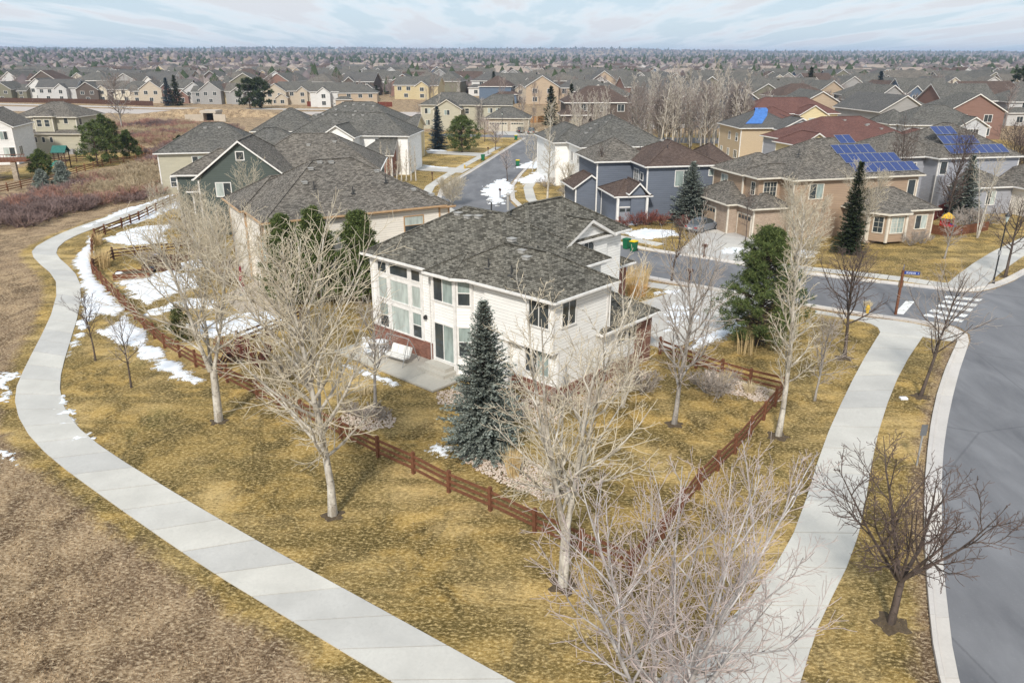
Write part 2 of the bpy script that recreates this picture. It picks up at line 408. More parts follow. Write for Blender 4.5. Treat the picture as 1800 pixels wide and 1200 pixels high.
kerb_run('kerb_street_east', offs(STR, -.62), STR, 4)
# corner plaza, sidewalks beside the streets, driveways
def flat(name, pts, z, mat, z0=0.0):
    if sum(a[0] * b_[1] - b_[0] * a[1] for a, b_ in zip(pts, pts[1:] + pts[:1])) < 0: pts = pts[::-1]
    return tag(MB().prism(pts, z0, z).build(name, mat), kind='structure')
flat('corner_pavement', [WR[-1], at(1650,598), at(1676,600), at(1684,594), at(1668,585), at(1640,577), at(1606,569), at(1573,564), at(1540,560.5), at(1480,553.5), at(1433,546), at(1433,551), at(1500,562), at(1530,569), at(1543,576), WL[-1] + Vector((.02, .03, 0))], .05, CONC)
slab_path('sidewalk_tan_house', *ribbon(smooth_pts(wp([(1225,444),(1290,456),(1345,465),(1420,474),(1531,483),(1600,491),(1650,500)])), 1.5), 1.6, .05)
slab_path('sidewalk_main_road', *ribbon(smooth_pts(wp([(1692,507),(1712,489),(1738,467),(1768,448),(1800,431),(1850,409)]), 1), 2.7), 2.6, .055)
flat('corner_ramp', [FK[8] + Vector((0, .65, 0)), FK[9] + Vector((-.1, .65, 0)), at(1722,509.5), at(1735,500), at(1712,486), at(1668,498), at(1640,496)], .048, CONC)
slab_path('sidewalk_street_west', *ribbon([(-1.9,84.6),(-6.2,93),(-9.3,103),(-12.2,112),(-12.3,118),(-11,128),(-8.6,142),(-6,156),(-3,172)], 1.4), 1.6, .05)
slab_path('sidewalk_street_east', *ribbon([(15.5,79.6),(10.5,84.5),(6.4,90.5),(4.2,98),(2.6,107),(2.4,117),(4.0,130),(6.6,147)], 1.4), 1.6, .05)
slab_path('sidewalk_beside_driveway', *ribbon(wp([(1112,496),(1150,502),(1200,509),(1225,514)]), 1.4), 1.6, .05)
DRIVE = concrete((.55, .53, .50))
def drive(name, rows, mat=DRIVE):
    """driveway of separate pads: rows of left and right edge points"""
    root = tag(MB().prism([r[1] for r in rows] + [r[0] for r in rows][::-1], 0, .02).build(name, BED), kind='structure')
    for a, c in zip(rows, rows[1:]):
        n = max(1, int(((a[1] - a[0]).length + (c[1] - c[0]).length) / 2 / 3.2 + .5)); e = (c[0] - a[0]).normalized() * .015
        for j in range(n):
            f = lambda r, t: r[0].lerp(r[1], t)
            g = .005
            q = [f(a, (j + 1) / n - g) + e, f(c, (j + 1) / n - g) - e, f(c, j / n + g) - e, f(a, j / n + g) + e]
            MB().prism(q, 0, .055 + random.uniform(-.003, .003)).build('concrete_slab', mat, root)
V2 = lambda x, y: Vector((x, y, 0))
def grid_drive(name, a, b_, c, d, n, mat=DRIVE):
    """corners a,b at the house, d,c at the street"""
    drive(name, [(a.lerp(d, t), b_.lerp(c, t)) for t in [i / n for i in range(n + 1)]], mat)
grid_drive('driveway_main_house', V2(4.2,54.2), V2(10.6,48.6), V2(21.2,59.6), V2(15.2,63.9), 5)
flat('patio_neighbour', wp([(392, 520), (455, 492), (522, 545), (445, 576)]), .06, concrete((.48, .42, .36)))
grid_drive('driveway_tan_house', at(1258,384), at(1392,410), at(1298,461), at(1190,444.5), 5)
grid_drive('driveway_grey_house', V2(10.5,94.5), V2(15.5,91), V2(8.2,85.0), V2(4.0,91.0), 3)
grid_drive('driveway_white_house', V2(-21.5,143), V2(-20.5,137.5), V2(-8.3,132.5), V2(-7.2,138), 3)
grid_drive('driveway_yellow_house', V2(-18,166), V2(-17,160.5), V2(-5.0,155), V2(-4.0,160), 3)
grid_drive('driveway_far_end', V2(-5,212), V2(6,210), V2(9,197.2), V2(-4.5,199.9), 3)
# crosswalk bars and stop line
PAINT = plain('road_paint', (.72, .72, .70), .7, .2, .1, 2)
for i, q in enumerate([[(1664,520),(1727,526),(1722,530),(1659,523.5)],[(1661,527.5),(1719,535),(1714,539.5),(1655,531)],[(1651,535),(1711,543.5),(1705,548),(1645,538.5)],[(1639,543.5),(1702,553.5),(1696,558),(1633,547.5)],[(1629,551.5),(1695,562.5),(1690,566.5),(1622,555)]]):
    tag(flat('crosswalk_bar', wp(q), .021, PAINT, .017), kind='structure')
flat('stop_line', wp([(1592,529.5),(1608,530),(1588,553),(1572,551)]), .021, PAINT, .017)
# ---- ground sheet
def axis(lo, a, b_, hi, st):
    m = list(np.arange(a, b_, st)); l = []; s = st; x = a
    while x > lo: s *= 1.17; x -= s; l.append(x)
    r = []; s = st; x = m[-1]
    while x < hi: s *= 1.17; x += s; r.append(x)
    return np.array(l[::-1] + m + r)
gx = axis(-14000, -64, 58, 14000, .75); gy = axis(-400, 12, 118, 14000, .75)
GX, GY = np.meshgrid(gx, gy); GZ = hz(GX, GY)
lawnpoly = [p + Vector((-1.1, -.9, 0)) for p in TL] + [V2(-40, 118)] + STL[::-1] + KB[::-1] + [V2(4, 6)]
lawn2 = [FK[0]] + FK[1:] + [V2(58, 82), V2(100, 130), V2(120, 200), V2(14, 200)] + STR[::-1]
lawn3 = [V2(-48, 112), V2(-10, 116)] + STL[6:] + [V2(0, 215), V2(-30, 205), V2(-42, 160)]
lawn4 = [at(0, 322), at(150, 300), at(265, 282), at(262, 268), at(170, 262), at(0, 300)]
L_ = np.maximum.reduce([sdist(GX, GY, q) for q in (lawnpoly, lawn2, lawn3, lawn4)])
L_ = np.clip(L_ / 3.0 + .35, 0, 1); L_ = np.where(GY > 330, .25, L_)
ny, nx = GX.shape
idx = np.arange(nx * ny).reshape(ny, nx)
F = np.stack([idx[:-1, :-1].ravel(), idx[:-1, 1:].ravel(), idx[1:, 1:].ravel(), idx[1:, :-1].ravel()], 1)
def ground_mat(name='dry_grass', tuft=False):
    m = NT(name, .95, .1); p = m.pos()
    lw = m.attr('lawn') if not tuft else m.attr('lawn')
    big = m.noise(p, .13, 4, .6, .4); mid = m.noise(m.mapv(p, (1, .8, 1), rot=(0, 0, R_(35))), .6, 5, .65, .5); fine = m.noise(m.mapv(p, (1, 1.7, 1), rot=(0, 0, R_(20))), 5.6, 6, .78); ff = m.noise(p, 15, 3, .75)
    st = m.noise(m.mapv(p, (.25, 1.4, 1), rot=(0, 0, R_(42))), .5, 4, .6)
    la = m.mix(m.mr(mid, .41, .58), (.10, .07, .024), (.43, .285, .09))
    la = m.mix(m.mr(big, .47, .64, 0, .9), la, (.56, .41, .19)); b2 = m.noise(p, .10, 5, .65, .6); la = m.mix(m.mr(b2, .45, .58, 0, .75), la, m.mix(m.mr(mid, .42, .57), (.075, .058, .02), (.24, .17, .06)))
    la = m.mix(m.mr(st, .46, .62, 0, .85), la, (.115, .085, .03))
    gr = m.noise(p, .22, 4, .6); la = m.mix(m.mr(gr, .60, .72, 0, .5), la, (.11, .105, .035))
    la = m.mix(m.mr(fine, .50, .64, 0, .9), la, (.70, .535, .26)); la = m.mix(m.mr(fine, .34, .47, .8, 0), la, (.045, .03, .008))
    na = m.mix(m.mr(mid, .40, .60), (.11, .07, .04), (.37, .265, .16))
    na = m.mix(m.mr(big, .42, .62, 0, .5), na, (.26, .18, .115))
    na = m.mix(m.mr(fine, .50, .63, 0, .9), na, (.62, .50, .345)); na = m.mix(m.mr(fine, .36, .48, .92, 0), na, (.05, .033, .018))
    e = m.math('ADD', lw, m.math('MULTIPLY', m.math('SUBTRACT', mid, .5), .7))
    k = m.mix(m.mr(e, .38, .62), na, la)
    m.col(m.mix(m.mr(ff, .3, .75, 0, .5), k, m.mix(1, k, (1.5, 1.45, 1.35), 'MULTIPLY')))
    if not tuft: m.bump(m.math('ADD', fine, m.math('MULTIPLY', ff, .5)), .9, .08)
    return m.mat
GRASS = ground_mat()
me = npmesh('ground', np.stack([GX.ravel(), GY.ravel(), GZ.ravel()], 1), F, GRASS, smooth=True)
at_ = me.attributes.new('lawn', 'FLOAT', 'POINT'); at_.data.foreach_set('value', L_.ravel().astype(np.float32))
tag(link('ground', me), kind='structure')
# ---- snow left in the shade
def snow_mat():
    m = NT('old_snow', .7, .3); p = m.pos(); a = m.noise(p, 1.2, 5, .6); b_ = m.noise(p, 9, 3)
    k = m.mix(m.mr(a, .35, .7), (.66, .70, .76), (.86, .87, .89)); g = m.noise(p, 16, 4, .7); e = m.math('SUBTRACT', m.mr(m.attr('depth'), 0, .55, .62, .25), g); k = m.mix(m.mr(b_, .62, .8, 0, .5), k, (.5, .46, .40)); m.col(m.mix(m.mr(e, -.02, .06), k, (.24, .18, .08))); m.bump(a, .4, .05); return m.mat
SNOW = snow_mat()
def snow(poly, label, th=.10, rag=.9, seed=0, base=.02):
    P = wp(poly) if not isinstance(poly[0], Vector) else poly
    x0, x1 = min(p.x for p in P) - .6, max(p.x for p in P) + .6; y0, y1 = min(p.y for p in P) - .6, max(p.y for p in P) + .6
    st = max(.09, math.sqrt((x1 - x0) * (y1 - y0) / 9000)); X, Y = np.meshgrid(np.arange(x0, x1, st), np.arange(y0, y1, st))
    d = sdist(X, Y, P); n = fnoise(X * 1.1 + seed * 7.3, Y * 1.1 + seed, 5) - .5; n2 = fnoise(X * .45 + seed, Y * .45, 3) - .5
    n3 = fnoise(X * 6 + seed, Y * 6, 3) - .5
    e = d + n * 2.2 * rag + n2 * 1.4 * rag + n3 * (.5 + .9 * rag) - .12 * rag
    Z = base + th * (1 - np.exp(-np.maximum(e, 0) * 1.6)) + n * .03 * (e > 0) + np.where(e < 0, np.maximum(e, -.3) * .5 - .012, 0)
    ny, nx = X.shape; I = np.arange(nx * ny).reshape(ny, nx)
    F_ = np.stack([I[:-1, :-1].ravel(), I[:-1, 1:].ravel(), I[1:, 1:].ravel(), I[1:, :-1].ravel()], 1)
    ok = (Z.ravel()[F_] > base - .02).any(1)
    F_ = F_[ok]
    if not len(F_): return
    u, inv = np.unique(F_, return_inverse=True)
    V_ = np.stack([X.ravel(), Y.ravel(), Z.ravel()], 1)[u]
    me = npmesh('snow_patch', V_, inv.reshape(F_.shape), SNOW, smooth=True); da = me.attributes.new('depth', 'FLOAT', 'POINT'); da.data.foreach_set('value', np.clip(e, 0, 2).ravel()[u].astype(np.float32))
    o = link('snow_patch', me); tag(o, kind='stuff', label=label, cat='snow')
SN = [
 ([(128,462),(158,408),(166,420),(166,480),(218,545),(205,556),(172,550),(155,585),(132,610),(116,640),(128,590),(146,525),(138,485)], 'snow bank between trail bend and brown rail fence', .12, .4),
 ([(168,585),(222,552),(264,602),(357,668),(345,682),(300,664),(258,640),(235,612),(205,600)], 'snow lying along fence beside two young bare trees', .10, .55),
 ([(178,420),(240,398),(300,395),(290,428),(215,434)], 'snow in upper corner of neighbour yard by fence', .1, .8),
 ([(204,494),(300,474),(352,486),(350,505),(262,536),(230,522)], 'snow in front of raised wooden planter', .12, .8),
 ([(258,545),(330,522),(375,520),(405,543),(380,548),(300,545),(258,556)], 'thin snow strip across middle of neighbour yard', .07, 1.1),
 ([(330,572),(420,552),(480,540),(500,562),(470,582),(370,596),(335,592)], 'snow under big white tree in neighbour yard', .1, .7),
 ([(300,470),(345,452),(372,460),(360,474),(310,480)], 'snow beside cluttered garden beds', .08, .8),
 ([(140,399),(205,372),(305,340),(312,344),(215,378),(150,405)], 'long snow line on far side of trail', .08, .5),
 ([(310,352),(330,343),(342,348),(330,360),(250,392),(175,404),(200,394)], 'snow between upper trail and rail fence', .08, .6),
 ([(-8,640),(10,640),(16,700),(4,704),(-8,690)], 'scattered snow crumbs in dry field at left edge', .03, 1.9),
 ([(0,790),(22,788),(34,808),(20,815),(0,805)], 'broken snow patch in dry field below the trail bend', .03, 1.9),
 ([(107,690),(113,700),(122,735),(150,770),(146,774),(116,742),(105,710)], 'thin snow edge inside trail bend', .04, 1.0),
 ([(733,788),(768,776),(800,788),(786,803),(752,803)], 'small snow patch on back lawn near the spruce', .06, .55),
 ([(596,636),(640,648),(704,672),(694,678),(645,664),(598,646)], 'narrow snow strip along patio edge', .06, .35),
 ([(1203,614),(1228,594),(1290,566),(1312,570),(1300,584),(1222,618)], 'snow bank along driveway below the pine', .14, .3),
 ([(1165,556),(1200,538),(1225,540),(1205,566),(1180,580)], 'thin melting snow film on main driveway', .02, 1.9),
 ([(1088,410),(1128,401),(1172,405),(1198,409),(1192,415),(1142,421),(1102,417)], 'snow patch on blue-grey house lawn by the bins', .14, .7),
 ([(1038,386),(1060,381),(1084,386),(1070,392),(1044,392)], 'snow beside blue-grey house entry walk', .1, .7),
 ([(1094,391),(1112,388),(1130,394),(1112,399)], 'small snow patch by red shrubs', .1, .6),
 ([(846,334),(872,318),(888,314),(902,322),(898,342),(876,362),(858,358)], 'ploughed snow on inside of street bend', .16, 1.2),
 ([(905,318),(935,305),(968,297),(985,306),(962,320),(920,326)], 'snow on lawn behind street bend', .15, 1.1),
 ([(900,296),(930,284),(962,281),(975,288),(940,297)], 'snow under tall white aspen', .12, 1.0),
 ([(1262,442),(1292,436),(1310,437),(1308,446),(1268,448)], 'snow beside tan house driveway', .12, .6),
 ([(1143,514),(1172,509),(1192,512),(1180,518),(1150,519)], 'snow tongue between tall grasses and driveway', .1, .5),
 ([(1385,446),(1410,440),(1432,444),(1420,452),(1392,452)], 'snow by foot of dark juniper', .1, .8),
 ([(1172,592),(1180,588),(1192,596),(1182,604)], 'snow speck at garage corner', .05, .8),
 ([(752,262),(780,263),(786,266),(756,267)], 'snow strip in front of dark blue spruce', .1, .6),
 ([(745,290),(790,294),(786,297),(745,294)], 'snow strip on straw lawn by brick house', .08, .6),
]
for i, (p, l, th, rg) in enumerate(SN): snow(p, l, th, rg, i + 1, .062 if 'film' in l else .02)
# ------------------------------------------------------------------ houses
WC = {}
def win_mesh(w, h, style, fm):
    k = (w, h, style, fm.name)
    if k in WC: return WC[k]
    fr = .09; b = MB(); ps = []
    def ring(x0, x1, z0, z1, t, d0, d1):
        b.box(x0 - t, x1 + t, d0, d1, z1, z1 + t); b.box(x0 - t, x1 + t, d0 - .02, d1, z0 - t, z0)
        b.box(x0 - t, x0, d0, d1, z0, z1); b.box(x1, x1 + t, d0, d1, z0, z1)
    x0, x1 = -w / 2, w / 2
    if style == 'arch':
        n = 8; hs = h - w / 2
        pts = [(x0, 0), (x1, 0), (x1, hs)] + [(w / 2 * math.cos(PI * i / n), hs + w / 2 * math.sin(PI * i / n)) for i in range(1, n)] + [(x0, hs)]
        q = [(p[0] * (1 + .2 / w), p[1] * (1 + .1 / h) - .03) for p in pts]
        for i in range(len(pts)):
            j = (i + 1) % len(pts); A, B_, C_, D = q[i], q[j], pts[j], pts[i]
            b.poly([(A[0], -.07, A[1]), (B_[0], -.07, B_[1]), (C_[0], -.07, C_[1]), (D[0], -.07, D[1])])
            b.poly([(A[0], .02, A[1]), (B_[0], .02, B_[1]), (B_[0], -.07, B_[1]), (A[0], -.07, A[1])])
        b.box(-.025, .025, -.05, -.02, .02, h - .04)
        pb = MB(); pb.poly([(p[0], -.015, p[1]) for p in pts]); pb.poly([(p[0], .0, p[1]) for p in pts][::-1])
        ps.append(pb.mesh('pane', [GLASS_D]))
    else:
        ring(x0, x1, 0, h, fr, -.06, .02)
        if style == 'slide': cells = [(x0, -.025, 0, h), (.025, x1, 0, h)]; b.box(-.025, .025, -.05, .01, 0, h)
        elif style == 'dh': cells = [(x0, x1, 0, h / 2 - .025), (x0, x1, h / 2 + .025, h)]; b.box(x0, x1, -.05, .01, h / 2 - .025, h / 2 + .025)
        elif style in ('grid', 'gridh'):
            cells = [(x0, -.03, 0, h), (.03, x1, 0, h)] if style == 'grid' else [(x0, x1, 0, h)]
            if style == 'grid': b.box(-.03, .03, -.05, .01, 0, h)
            for i in (1, 2): b.box(x0, x1, -.035, -.01, h * i / 3 - .012, h * i / 3 + .012)
            for xx in ((x0 / 2, x1 / 2) if style == 'grid' else (0,)): b.box(xx - .012, xx + .012, -.035, -.01, 0, h)
        else: cells = [(x0, x1, 0, h)]
        for c in cells: ps.append(MB().box(c[0], c[1], -.018, -.002, c[2], c[3]).mesh('pane', [GLASS_D]))
    WC[k] = (b.mesh('window', fm), ps); return WC[k]
class House:
    def __init__(s, name, label, loc, deg, wall, roofm, trim=None, group=None, cat='house'):
        s.root = thing(name, label, cat, (loc[0], loc[1], 0), R_(deg), group); s.wall = wall; s.rm = roofm; s.trim = trim or WHITE
        s.rnd = random.Random(sum(map(ord, label)))
    def walls(s, pts, z0, z1, mat=None, name='wall'):
        return MB().prism(pts, z0, z1).build(name, mat or s.wall, s.root)
    def roof(s, x0, x1, y0, y1, z, p=.6, ax='x', a='hip', b='hip', mat=None, th=.2, caps=True, gut=True):
        sw = ax == 'y'
        f = (lambda u, v, w: (v, u, w)) if sw else (lambda u, v, w: (u, v, w))
        u0, u1, v0, v1 = (y0, y1, x0, x1) if sw else (x0, x1, y0, y1)
        hf = (v1 - v0) / 2; vm = (v0 + v1) / 2; zr = z + p * hf
        r0 = u0 + (hf if a == 'hip' else 0); r1 = u1 - (hf if b == 'hip' else 0)
        if r1 < r0 + .02: r0 = r1 = (r0 + r1) / 2; r1 += .02
        T = [(u0, v0, z), (u1, v0, z), (u1, v1, z), (u0, v1, z), (r0, vm, zr), (r1, vm, zr)]
        top = [f(*q) for q in T]; bot = [f(q[0], q[1], q[2] - th) for q in T]
        F_ = [(0, 1, 5, 4), (2, 3, 4, 5)] + ([(3, 0, 4)] if a == 'hip' else []) + ([(1, 2, 5)] if b == 'hip' else [])
        m = MB()
        for q in F_:
            q = q[::-1] if sw else q
            m.poly([top[i] for i in q], 0); m.poly([bot[i] for i in q[::-1]], 1)
        ed = [(0, 1), (2, 3)]
        ed += [(3, 0)] if a == 'hip' else [(3, 4), (4, 0)]
        ed += [(1, 2)] if b == 'hip' else [(1, 5), (5, 2)]
        for i, j in ed:
            q = [top[i], bot[i], bot[j], top[j]]
            m.poly(q[::-1] if sw else q, 1)
        o = m.build('roof', [mat or s.rm, s.trim], s.root)
        if caps:
            c = MB(); L = [(4, 5)]
            if a == 'hip': L += [(0, 4), (3, 4)]
            if b == 'hip': L += [(1, 5), (2, 5)]
            for i, j in L:
                A, B_ = Vector(top[i]), Vector(top[j])
                if (B_ - A).length > .3: c.bar(A + Vector((0, 0, .015)), B_ + Vector((0, 0, .015)), .26, .045)
            c.build('ridge_cap', mat or s.rm, o)
        if gut:
            g = MB(); e = .06
            for i, j in ((0, 1), (2, 3)) + (((3, 0),) if a == 'hip' else ()) + (((1, 2),) if b == 'hip' else ()):
                A, B_ = Vector(top[i]), Vector(top[j]); d = (B_ - A).normalized(); nrm = Vector((d.y, -d.x, 0)) * (1 if not sw else -1)
                g.bar(A + nrm * e + Vector((0, 0, -.075)) - d * e, B_ + nrm * e + Vector((0, 0, -.075)) + d * e, .11, .12)
            g.build('gutter', s.trim, s.root)
        return o
    def block(s, x0, x1, y0, y1, ez, p=.6, ax='x', a='hip', b='hip', z0=0, inset=.42, mat=None, rmat=None, caps=True, gut=True, corners=True, gmat=None):
        """walls under an eave rectangle plus its roof; gable ends get a gable wall"""
        wx0, wx1, wy0, wy1 = x0 + inset, x1 - inset, y0 + inset, y1 - inset
        s.walls([(wx0, wy0), (wx1, wy0), (wx1, wy1), (wx0, wy1)], z0, ez - .1, mat)
        for e, fl in ((a, 0), (b, 1)):
            if e != 'gable': continue
            m = MB()
            if ax == 'x':
                xx = wx0 if fl == 0 else wx1; q = [(wy0, ez - .12), (wy1, ez - .12), ((y0 + y1) / 2, ez + p * (y1 - y0) / 2 - .22)]
                d = .1 if fl == 0 else -.1
                A = [(xx + (.002 if fl == 0 else -.002), v, w) for v, w in q]; B_ = [(xx + d, v, w) for v, w in q]
            else:
                yy = wy0 if fl == 0 else wy1; q = [(wx0, ez - .12), (wx1, ez - .12), ((x0 + x1) / 2, ez + p * (x1 - x0) / 2 - .22)]
                d = .1 if fl == 0 else -.1
                A = [(v, yy + (.002 if fl == 0 else -.002), w) for v, w in q]; B_ = [(v, yy + d, w) for v, w in q]
            m.poly(A if (ax == 'y') == (fl == 0) else A[::-1]); m.poly(B_)
            for i in range(3): j = (i + 1) % 3; m.poly([A[i], A[j], B_[j], B_[i]])
            m.build('gable_wall', gmat or mat or s.wall, s.root)
        if corners:
            for X, Y in ((wx0, wy0), (wx1, wy0), (wx1, wy1), (wx0, wy1)): MB().box(X - .05 if X == wx0 else X - .1, X + .1 if X == wx0 else X + .05, Y - .05 if Y == wy0 else Y - .1, Y + .1 if Y == wy0 else Y + .05, z0, ez - .14).build('corner_board', s.trim, s.root)
        return s.roof(x0, x1, y0, y1, ez, p, ax, a, b, rmat, caps=caps, gut=gut)
    def win(s, x, y, z, w, h, deg=0, style='slide', glass_=None, trim=None):
        fm_, ps = win_mesh(round(w, 2), round(h, 2), style, trim or s.trim)
        o = link('window', fm_, s.root, (x, y, z), R_(deg))
        for i, p in enumerate(ps):
            c = link('pane', p, o)
            g = glass_ if glass_ else s.rnd.choice((GLASS_D, GLASS_D, GLASS_B, GLASS_C))
            if isinstance(g, tuple): g = g[i % len(g)]
            if g is not GLASS_D: c.material_slots[0].link = 'OBJECT'; c.material_slots[0].material = g
        return o
    def vents(s, pts, kind='box'):
        for x, y, z in pts:
            if kind == 'box':
                m = MB().box(-.2, .2, -.2, .2, 0, .16); m.box(-.24, .24, -.24, .24, .16, .2)
                m.build('roof_vent', VENT, s.root, loc=(x, y, z - .06))
            else:
                MB().tube([(0, 0, -.2), (0, 0, .5)], .05, 6).box(-.18, .18, -.18, .18, -.14, -.06).build('vent_pipe', PIPE, s.root, loc=(x, y, z))
    def garage(s, x, y, w, h, deg=0, mat=None, z=.03):
        n = 4; m = MB(); m.box(-w / 2, w / 2, -.03, .02, 0, h)
        o = m.build('garage_door', mat or s.trim, s.root, loc=(x, y, z), rz=R_(deg))
        k = max(2, int(w / .62))
        pm = MB()
        for i in range(n):
            for j in range(k):
                a = -w / 2 + w * j / k; zz0 = h * i / n
                if i < n - 1 or w < 2: pm.box(a + .06, a + w / k - .06, -.05, -.03, zz0 + .07, zz0 + h / n - .07)
        pm.build('door_panel', mat or s.trim, o)
        g = MB()
        for j in range(k): a = -w / 2 + w * j / k; g.box(a + .08, a + w / k - .08, -.045, -.03, h * .79, h * .95)
        g.build('door_glass', GLASS_D, o)
        f = MB(); f.box(-w / 2 - .12, -w / 2, -.07, .02, 0, h + .12); f.box(w / 2, w / 2 + .12, -.07, .02, 0, h + .12); f.box(-w / 2, w / 2, -.07, .02, h, h + .12)
        f.build('door_frame', s.trim, o)
    def autowin(s, x0, x1, y0, y1, zs, faces='sewn', gap=3.2, inset=.42, style=None):
        for fc in faces:
            L = (x1 - x0 if fc in 'sn' else y1 - y0) - 2 * inset; n = max(1, int(L / gap))
            for z in zs:
                for i in range(n):
                    if s.rnd.random() < .12: continue
                    t = inset + L * (i + .5) / n; w = s.rnd.choice((1.0, 1.5, 1.5)); st = style or s.rnd.choice(('slide', 'dh'))
                    if fc == 's': s.win(x0 + t, y0 + inset, z, w, 1.3, 0, st)
                    if fc == 'n': s.win(x0 + t, y1 - inset, z, w, 1.3, 180, st)
                    if fc == 'w': s.win(x0 + inset, y0 + t, z, w, 1.3, -90, st)
                    if fc == 'e': s.win(x1 - inset, y0 + t, z, w, 1.3, 90, st)
    def solar(s, x0, z0, rows, y0, p, pw=1.0, ph=1.65, deg=0, label='blue solar array on the roof slope'):
        """panels on a slope that rises along +y from (y0, z0); rows of (first x, count, offset up the slope)"""
        sl = math.atan(p); R4 = Matrix.Translation((x0, y0, z0)) @ Matrix.Rotation(R_(deg), 4, 'Z') @ Matrix.Rotation(sl, 4, 'X')
        arr = link('solar_array', None, s.root); arr.matrix_local = R4; arr['label'] = label
        me_ = MB(); me_.box(.02, pw - .02, .02, ph - .02, .08, .12, 0)
        t = .025
        me_.box(0, pw, 0, t, .075, .125, 1).box(0, pw, ph - t, ph, .075, .125, 1).box(0, t, t, ph - t, .075, .125, 1).box(pw - t, pw, t, ph - t, .075, .125, 1)
        me_ = me_.mesh('solar_panel', [SOLAR, GREYM])
        for fx, n, off in rows:
            for i in range(n): link('solar_panel', me_, arr, (fx + i * (pw + .02), off, 0))
            MB().box(fx, fx + n * (pw + .02), off + ph * .3, off + ph * .3 + .05, .02, .07).build('mounting_rail', GREYM, arr)
def solar_mat():
    m = NT('solar_cell', .12, .6); p = m.co(); q = m.n.new('ShaderNodeTexBrick'); m.set(q.inputs['Vector'], p); q.offset = 0
    q.inputs['Color1'].default_value = (.012, .028, .13, 1); q.inputs['Color2'].default_value = (.02, .045, .19, 1); q.inputs['Mortar'].default_value = (.06, .075, .14, 1)
    q.inputs['Scale'].default_value = 1; q.inputs['Brick Width'].default_value = .16; q.inputs['Row Height'].default_value = .16; q.inputs['Mortar Size'].default_value = .006
    m.col(q.outputs[0]); return m.mat
SOLAR = solar_mat(); VENT = plain('vent_metal', (.36, .35, .33), .5, .4); PIPE = plain('dark_pipe', (.05, .05, .05), .6)
RF_OLIVE = shingle((.062, .058, .048), (.225, .213, .182), (.03, .028, .024)); RF_GREY = shingle((.08, .077, .07), (.20, .193, .178), (.045, .044, .04))
RF_TAUPE = shingle((.09, .081, .071), (.25, .228, .2), (.045, .042, .038)); RF_BROWN = shingle((.085, .06, .05), (.15, .112, .096), (.04, .03, .028))
RF_MAROON = shingle((.14, .07, .06), (.19, .10, .088), (.06, .035, .03)); RF_DARK = shingle((.10, .098, .095), (.16, .155, .15), (.04, .04, .04))
BR_RED = brick((.17, .06, .042), (.29, .13, .092), (.26, .21, .18)); BR_TAN = brick((.34, .25, .19), (.46, .36, .28), (.42, .38, .33)); BR_STONE = brick((.30, .25, .19), (.48, .42, .34), (.2, .17, .14), .34, .16)
S_CREAM = siding((.90, .89, .86)); S_WHITE = siding((.76, .75, .73)); S_CREAM2 = siding((.84, .79, .71)); S_GREEN = siding((.088, .108, .098)); S_BLUE = siding((.145, .165, .205))
S_TAN = siding((.40, .29, .205)); S_GREYB = siding((.36, .37, .41)); S_YEL = siding((.68, .58, .36)); S_BEIGE = siding((.47, .44, .34)); S_LG = siding((.55, .56, .58)); S_STUC = plain('stucco', (.50, .40, .28), .9, .1, .06, 8)
# ---- the main house
H = House('suburban_house', 'cream two-storey house with grey hip roof at centre, behind the brown fence', (2.245, 39.21), -42.5, S_CREAM, RF_OLIVE)
E6 = 6.3
H.walls([(-16.2, .5), (-9.5, .5), (-9.5, -.08), (-7.6, -.08), (-6.72, .56), (-3.9, .56), (-3.9, 9.4), (-16.2, 9.4)], .0, 6.2)
H.walls([(-5.6, .42), (-.4, .42), (-.4, 5.42), (-5.6, 5.42)], 3.18, 6.2)                 # upper floor of the wing juts out
H.walls([(-5.6, .95), (-.43, .95), (-.43, 5.4), (-5.6, 5.4)], .0, 3.2)
MB().box(-5.6, -.38, .40, .97, 3.10, 3.178).build('soffit', WHITE, H.root)
H.walls([(-11.6, 9.39), (-5.6, 9.39), (-5.6, 14.0), (-11.6, 14.0)], 0, 7.15)
H.roof(-16.65, -3.45, .05, 9.9, E6, .6)
H.roof(-9.2, .0, .0, 5.83, E6 + .006, .6, caps=True)
H.roof(-12.05, -5.2, 4.0, 14.5, 7.26, .65, 'y')
# bay roof
ap = (-8.4, 1.75, 6.3 + .6 * 1.7 + .03); zb = E6 + .02
e1, e2, e3 = (-9.92, -.47, zb), (-7.5, -.47, zb), (-6.3, .12, zb); e0 = (-9.92, .5, zb + .3); e4 = (-6.0, .5, zb + .3)
m = MB(); m.poly([e1, e2, ap]); m.poly([e0, e1, ap]); m.poly([e2, e3, ap]); m.poly([e3, e4, ap])
dn = lambda q: (q[0], q[1], q[2] - .2)
for i, j in ((e0, e1), (e1, e2), (e2, e3), (e3, e4)): m.poly([i, dn(i), dn(j), j], 1)
m.poly([dn(e4), dn(e3), dn(e2), dn(e1), dn(e0)], 1)
br_ = m.build('bay_roof', [RF_OLIVE, WHITE], H.root)
c = MB(); [c.bar(Vector(q) + Vector((0, 0, .02)), Vector(ap) + Vector((0, 0, .02)), .24, .045) for q in (e1, e2)]; c.build('ridge_cap', RF_OLIVE, br_)
g = MB(); [g.bar(Vector(i) + Vector((0, -.05, -.08)), Vector(j) + Vector((.02, -.05, -.08)), .11, .12) for i, j in ((e1, e2), (e2, e3))]; g.build('gutter', WHITE, H.root)
